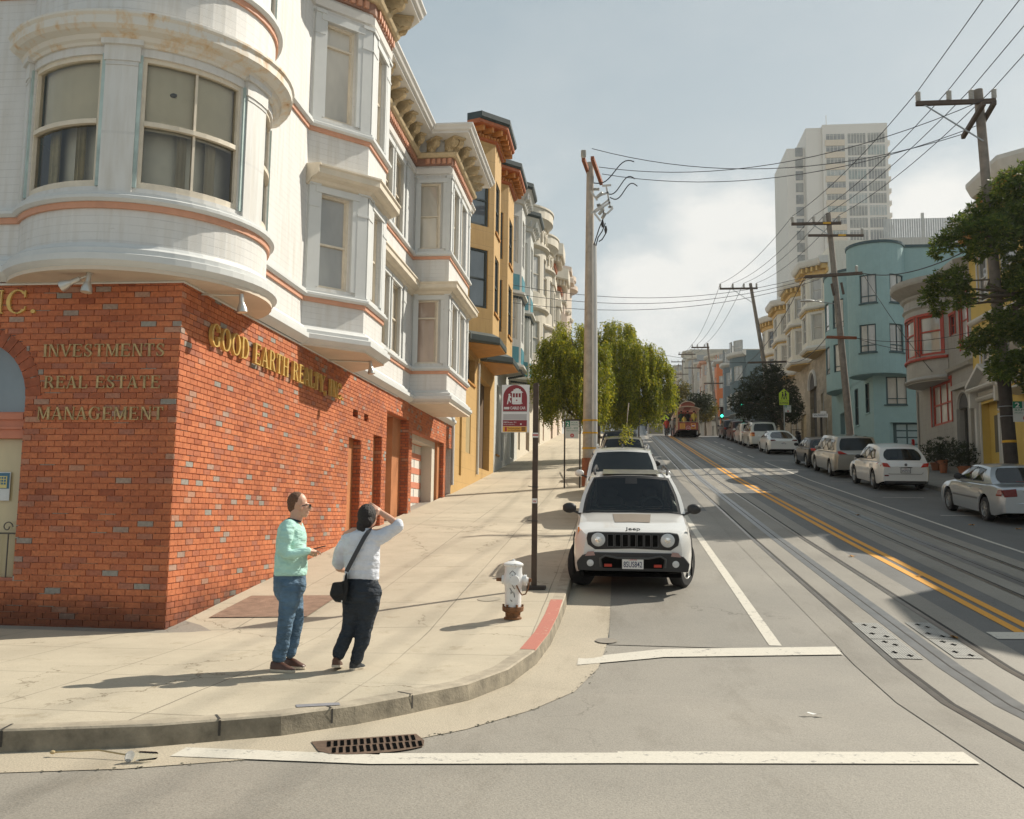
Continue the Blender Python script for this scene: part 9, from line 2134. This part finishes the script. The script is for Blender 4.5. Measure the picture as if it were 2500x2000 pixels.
# ---------------- tiny figures on and beside the cable car
def small(lab, x, y, z, h, top, legs, hat=None, seated=False, hand_up=False):
    t = thing('person', lab, 'person', (x, y, z)); k = h/1.75; P = lambda a, b, c: (x+a*k, y+b*k, z+c*k); mb = MB()
    mb.ell(P(0,0,1.62), .10*k,.11*k,.13*k, 10, 8); mb.tube([P(0,0,1.55),P(0,0,1.4)], .06*k, 8); chain(mb, [P(0,0,1.38), P(0,0,1.0), P(0,0,.9)], [.11*k,.10*k,.10*k], 8, 2)
    for s in (-1,1): chain(mb, [P(.1*s,0,.9), P(.11*s,.02,.5), P(.11*s,0,.06)], [.075*k,.06*k,.045*k], 8, 2); mb.ell(P(.11*s,.06,.04), .05*k,.12*k,.04*k, 8, 5); a = P(.26*s,.05,1.1) if not (hand_up and s > 0) else P(.34,.1,1.5); e = P(.22*s,.15,.85) if not (hand_up and s > 0) else P(.3,.2,1.85); chain(mb, [P(.17*s,0,1.38), a, e], [.055*k,.045*k,.035*k], 8, 2); mb.ell(e, .04*k,.04*k,.06*k, 6, 5)
    fuse(part(mb, 'body', M_skin, t), .022*k, 1)
    mb = MB(); chain(mb, [P(0,0,1.38), P(0,0,1.15), P(0,0,.88)], [.17*k,.16*k,.16*k], 8, 2)
    for s in (-1,1): a = P(.27*s,.05,1.1) if not (hand_up and s > 0) else P(.34,.1,1.5); chain(mb, [P(.18*s,0,1.38), a], [.075*k,.06*k], 8, 2)
    fuse(part(mb, 'jacket', top, t), .03*k, 2); mb = MB()
    for s in (-1,1): chain(mb, [P(.09*s,0,.9), P(.11*s,.02,.5), P(.11*s,0,.1)], [.11*k,.085*k,.07*k], 8, 2)
    fuse(part(mb, 'trousers', legs, t), .03*k, 2); mb = MB(); mb.ell(P(0,-.01,1.67), .108*k,.12*k,.11*k, 10, 8); part(mb, 'hair', hat or M_hairk, t)
D_ = cloth('dark_coat', (.02,.025,.03)); Yv = cloth('yellow_vest', (.62,.50,.10)); Rj = cloth('red_jacket', (.42,.05,.03)); Gr = cloth('grey_trousers', (.10,.10,.11))
zf_ = zc+.81
small('person in a dark green coat standing inside the cable car, left', CCx-.55, yb_+1.0, zf_, 1.65, cloth('green_coat', (.02,.06,.05)), D_, hand_up=True); small('person in a dark coat standing in the middle of the cable car', CCx+.08, yb_+1.5, zf_, 1.72, D_, D_); small('person in a yellow vest at the right end of the cable car', CCx+.58, yb_+.6, zf_, 1.62, Yv, D_); small('shorter person in a yellow top inside the cable car', CCx-.32, yb_+.55, zf_, 1.2, Yv, D_)
small('person in a red jacket standing on the road left of the cable car', CCx-1.75, 90.8, G(90.8)+.01, 1.7, Rj, Gr); small('person in grey stepping off the cable car running board', CCx-1.25, 89.6, G(89.6)+.02, 1.75, cloth('grey_top', (.35,.34,.33)), Gr, mat('white_cap', (.6,.58,.5), .7, var=.05))
# ================================================================ LIGHT, SKY, CAMERA
SUN_EL, SUN_AZ = 41., 52.          # azimuth measured clockwise from the street direction (+y) towards +x
w = bpy.data.worlds.new('World'); SC.world = w; w.use_nodes = True; nt = w.node_tree; nt.nodes.clear()
out = nt.nodes.new('ShaderNodeOutputWorld'); bg = nt.nodes.new('ShaderNodeBackground'); bg.inputs[1].default_value = .10
sky = nt.nodes.new('ShaderNodeTexSky'); sky.sky_type = 'NISHITA'; sky.sun_disc = False; sky.sun_elevation = R(SUN_EL); sky.sun_rotation = R(SUN_AZ)
sky.air_density = 1.0; sky.dust_density = 3.0; sky.ozone_density = 1.0; sky.altitude = 20
tc = nt.nodes.new('ShaderNodeTexCoord'); mp = nt.nodes.new('ShaderNodeMapping'); mp.inputs['Scale'].default_value = (2.2, 2.2, 5.0); mp.inputs['Location'].default_value = (.35, .2, .45)
L(nt, tc.outputs['Generated'], mp.inputs['Vector'])
n1 = noise(nt, 1.5, 8, .58, mp.outputs['Vector']); r1 = ramp(nt, [(.47, (0,0,0)), (.66, (1,1,1))]); L(nt, n1.outputs[0], r1.inputs[0])
sp = nt.nodes.new('ShaderNodeSeparateXYZ'); L(nt, tc.outputs['Generated'], sp.inputs[0])
hr = ramp(nt, [(0.02, (.55,.55,.55)), (.22, (.75,.75,.75)), (.40, (.12,.12,.12)), (.6, (.05,.05,.05))]); L(nt, sp.outputs[2], hr.inputs[0])
fac = mth(nt, 'MULTIPLY', r1.outputs[0], hr.outputs[0])
hz = ramp(nt, [(0., (4.9,5.0,4.8)), (.12, (4.3,4.65,4.6)), (.33, (3.4,3.95,4.05)), (.6, (2.6,3.2,3.45)), (1., (1.9,2.5,2.9))]); L(nt, sp.outputs[2], hz.inputs[0])
for e_ in hz.color_ramp.elements: pass
base = mix(nt, .82, sky.outputs[0], hz.outputs[0])
def cloudspot(u, v, rad, soft):
    d_ = ray(u, v).normalized(); vm = nt.nodes.new('ShaderNodeVectorMath'); vm.operation = 'DOT_PRODUCT'; L(nt, tc.outputs['Generated'], vm.inputs[0]); vm.inputs[1].default_value = d_
    nn_ = noise(nt, 9., 8, .6, tc.outputs['Generated'], (1, 1, 1.9)); a_ = mth(nt, 'ADD', mth(nt, 'MULTIPLY', mth(nt, 'SUBTRACT', nn_.outputs[0], .5), .035*soft), vm.outputs['Value'])
    r_ = ramp(nt, [(math.cos(rad)-.0026, (0,0,0)), (math.cos(rad)+.0016, (1,1,1))]); L(nt, a_, r_.inputs[0]); return r_.outputs[0]
cs = mth(nt, 'MAXIMUM', cloudspot(1760, 585, .056, .28), mth(nt, 'MAXIMUM', cloudspot(2300, 570, .045, .25), cloudspot(1600, 740, .05, .28)))
fac = mth(nt, 'MAXIMUM', fac, mth(nt, 'MULTIPLY', cs, .9))
c = mix(nt, fac, base, (6.5,6.45,6.2)); L(nt, c, bg.inputs[0]); L(nt, bg.outputs[0], out.inputs[0])
sd = bpy.data.lights.new('sun', 'SUN'); sd.energy = 4.5; sd.angle = R(.53); sd.color = (1., .93, .80)
so_ = bpy.data.objects.new('sun', sd); COL.objects.link(so_)
az = R(SUN_AZ); d = Vector((math.sin(az)*math.cos(R(SUN_EL)), math.cos(az)*math.cos(R(SUN_EL)), math.sin(R(SUN_EL))))
so_.rotation_euler = d.to_track_quat('Z', 'Y').to_euler()
HZ = .00022
m = bpy.data.materials.new('haze_air'); m.use_nodes = True; nt = m.node_tree; nt.nodes.clear(); o_ = nt.nodes.new('ShaderNodeOutputMaterial'); v_ = nt.nodes.new('ShaderNodeVolumePrincipled')
v_.inputs['Color'].default_value = (.93,.93,.90,1); v_.inputs['Density'].default_value = HZ; v_.inputs['Anisotropy'].default_value = .35; L(nt, v_.outputs[0], o_.inputs['Volume'])
mb = MB(); mb.box(-285, 295, -45, 575, -1.3, 165); struct(mb, 'haze', m, kind='stuff')
cam = bpy.data.cameras.new('camera'); co = bpy.data.objects.new('camera', cam); COL.objects.link(co); SC.camera = co
cam.sensor_width = 36; cam.lens = 36*FP/2500; cam.clip_end = 3000; cam.clip_start = .1
ax = Vector((XS[0], YS[0], UP[0])); ay = -Vector((XS[1], YS[1], UP[1])); az_ = -Vector((XS[2], YS[2], UP[2]))
M = Matrix(((ax[0], ay[0], az_[0], 0), (ax[1], ay[1], az_[1], 0), (ax[2], ay[2], az_[2], EYE), (0, 0, 0, 1))); co.matrix_world = M
SC.view_settings.view_transform = 'Standard'; SC.view_settings.look = 'None'; SC.view_settings.exposure = .48; SC.view_settings.gamma = 1.
SC.render.engine = 'CYCLES'; SC.cycles.max_bounces = 6; SC.cycles.transparent_max_bounces = 12; SC.cycles.diffuse_bounces = 3; SC.cycles.glossy_bounces = 3
SC.cycles.sample_clamp_indirect = 6
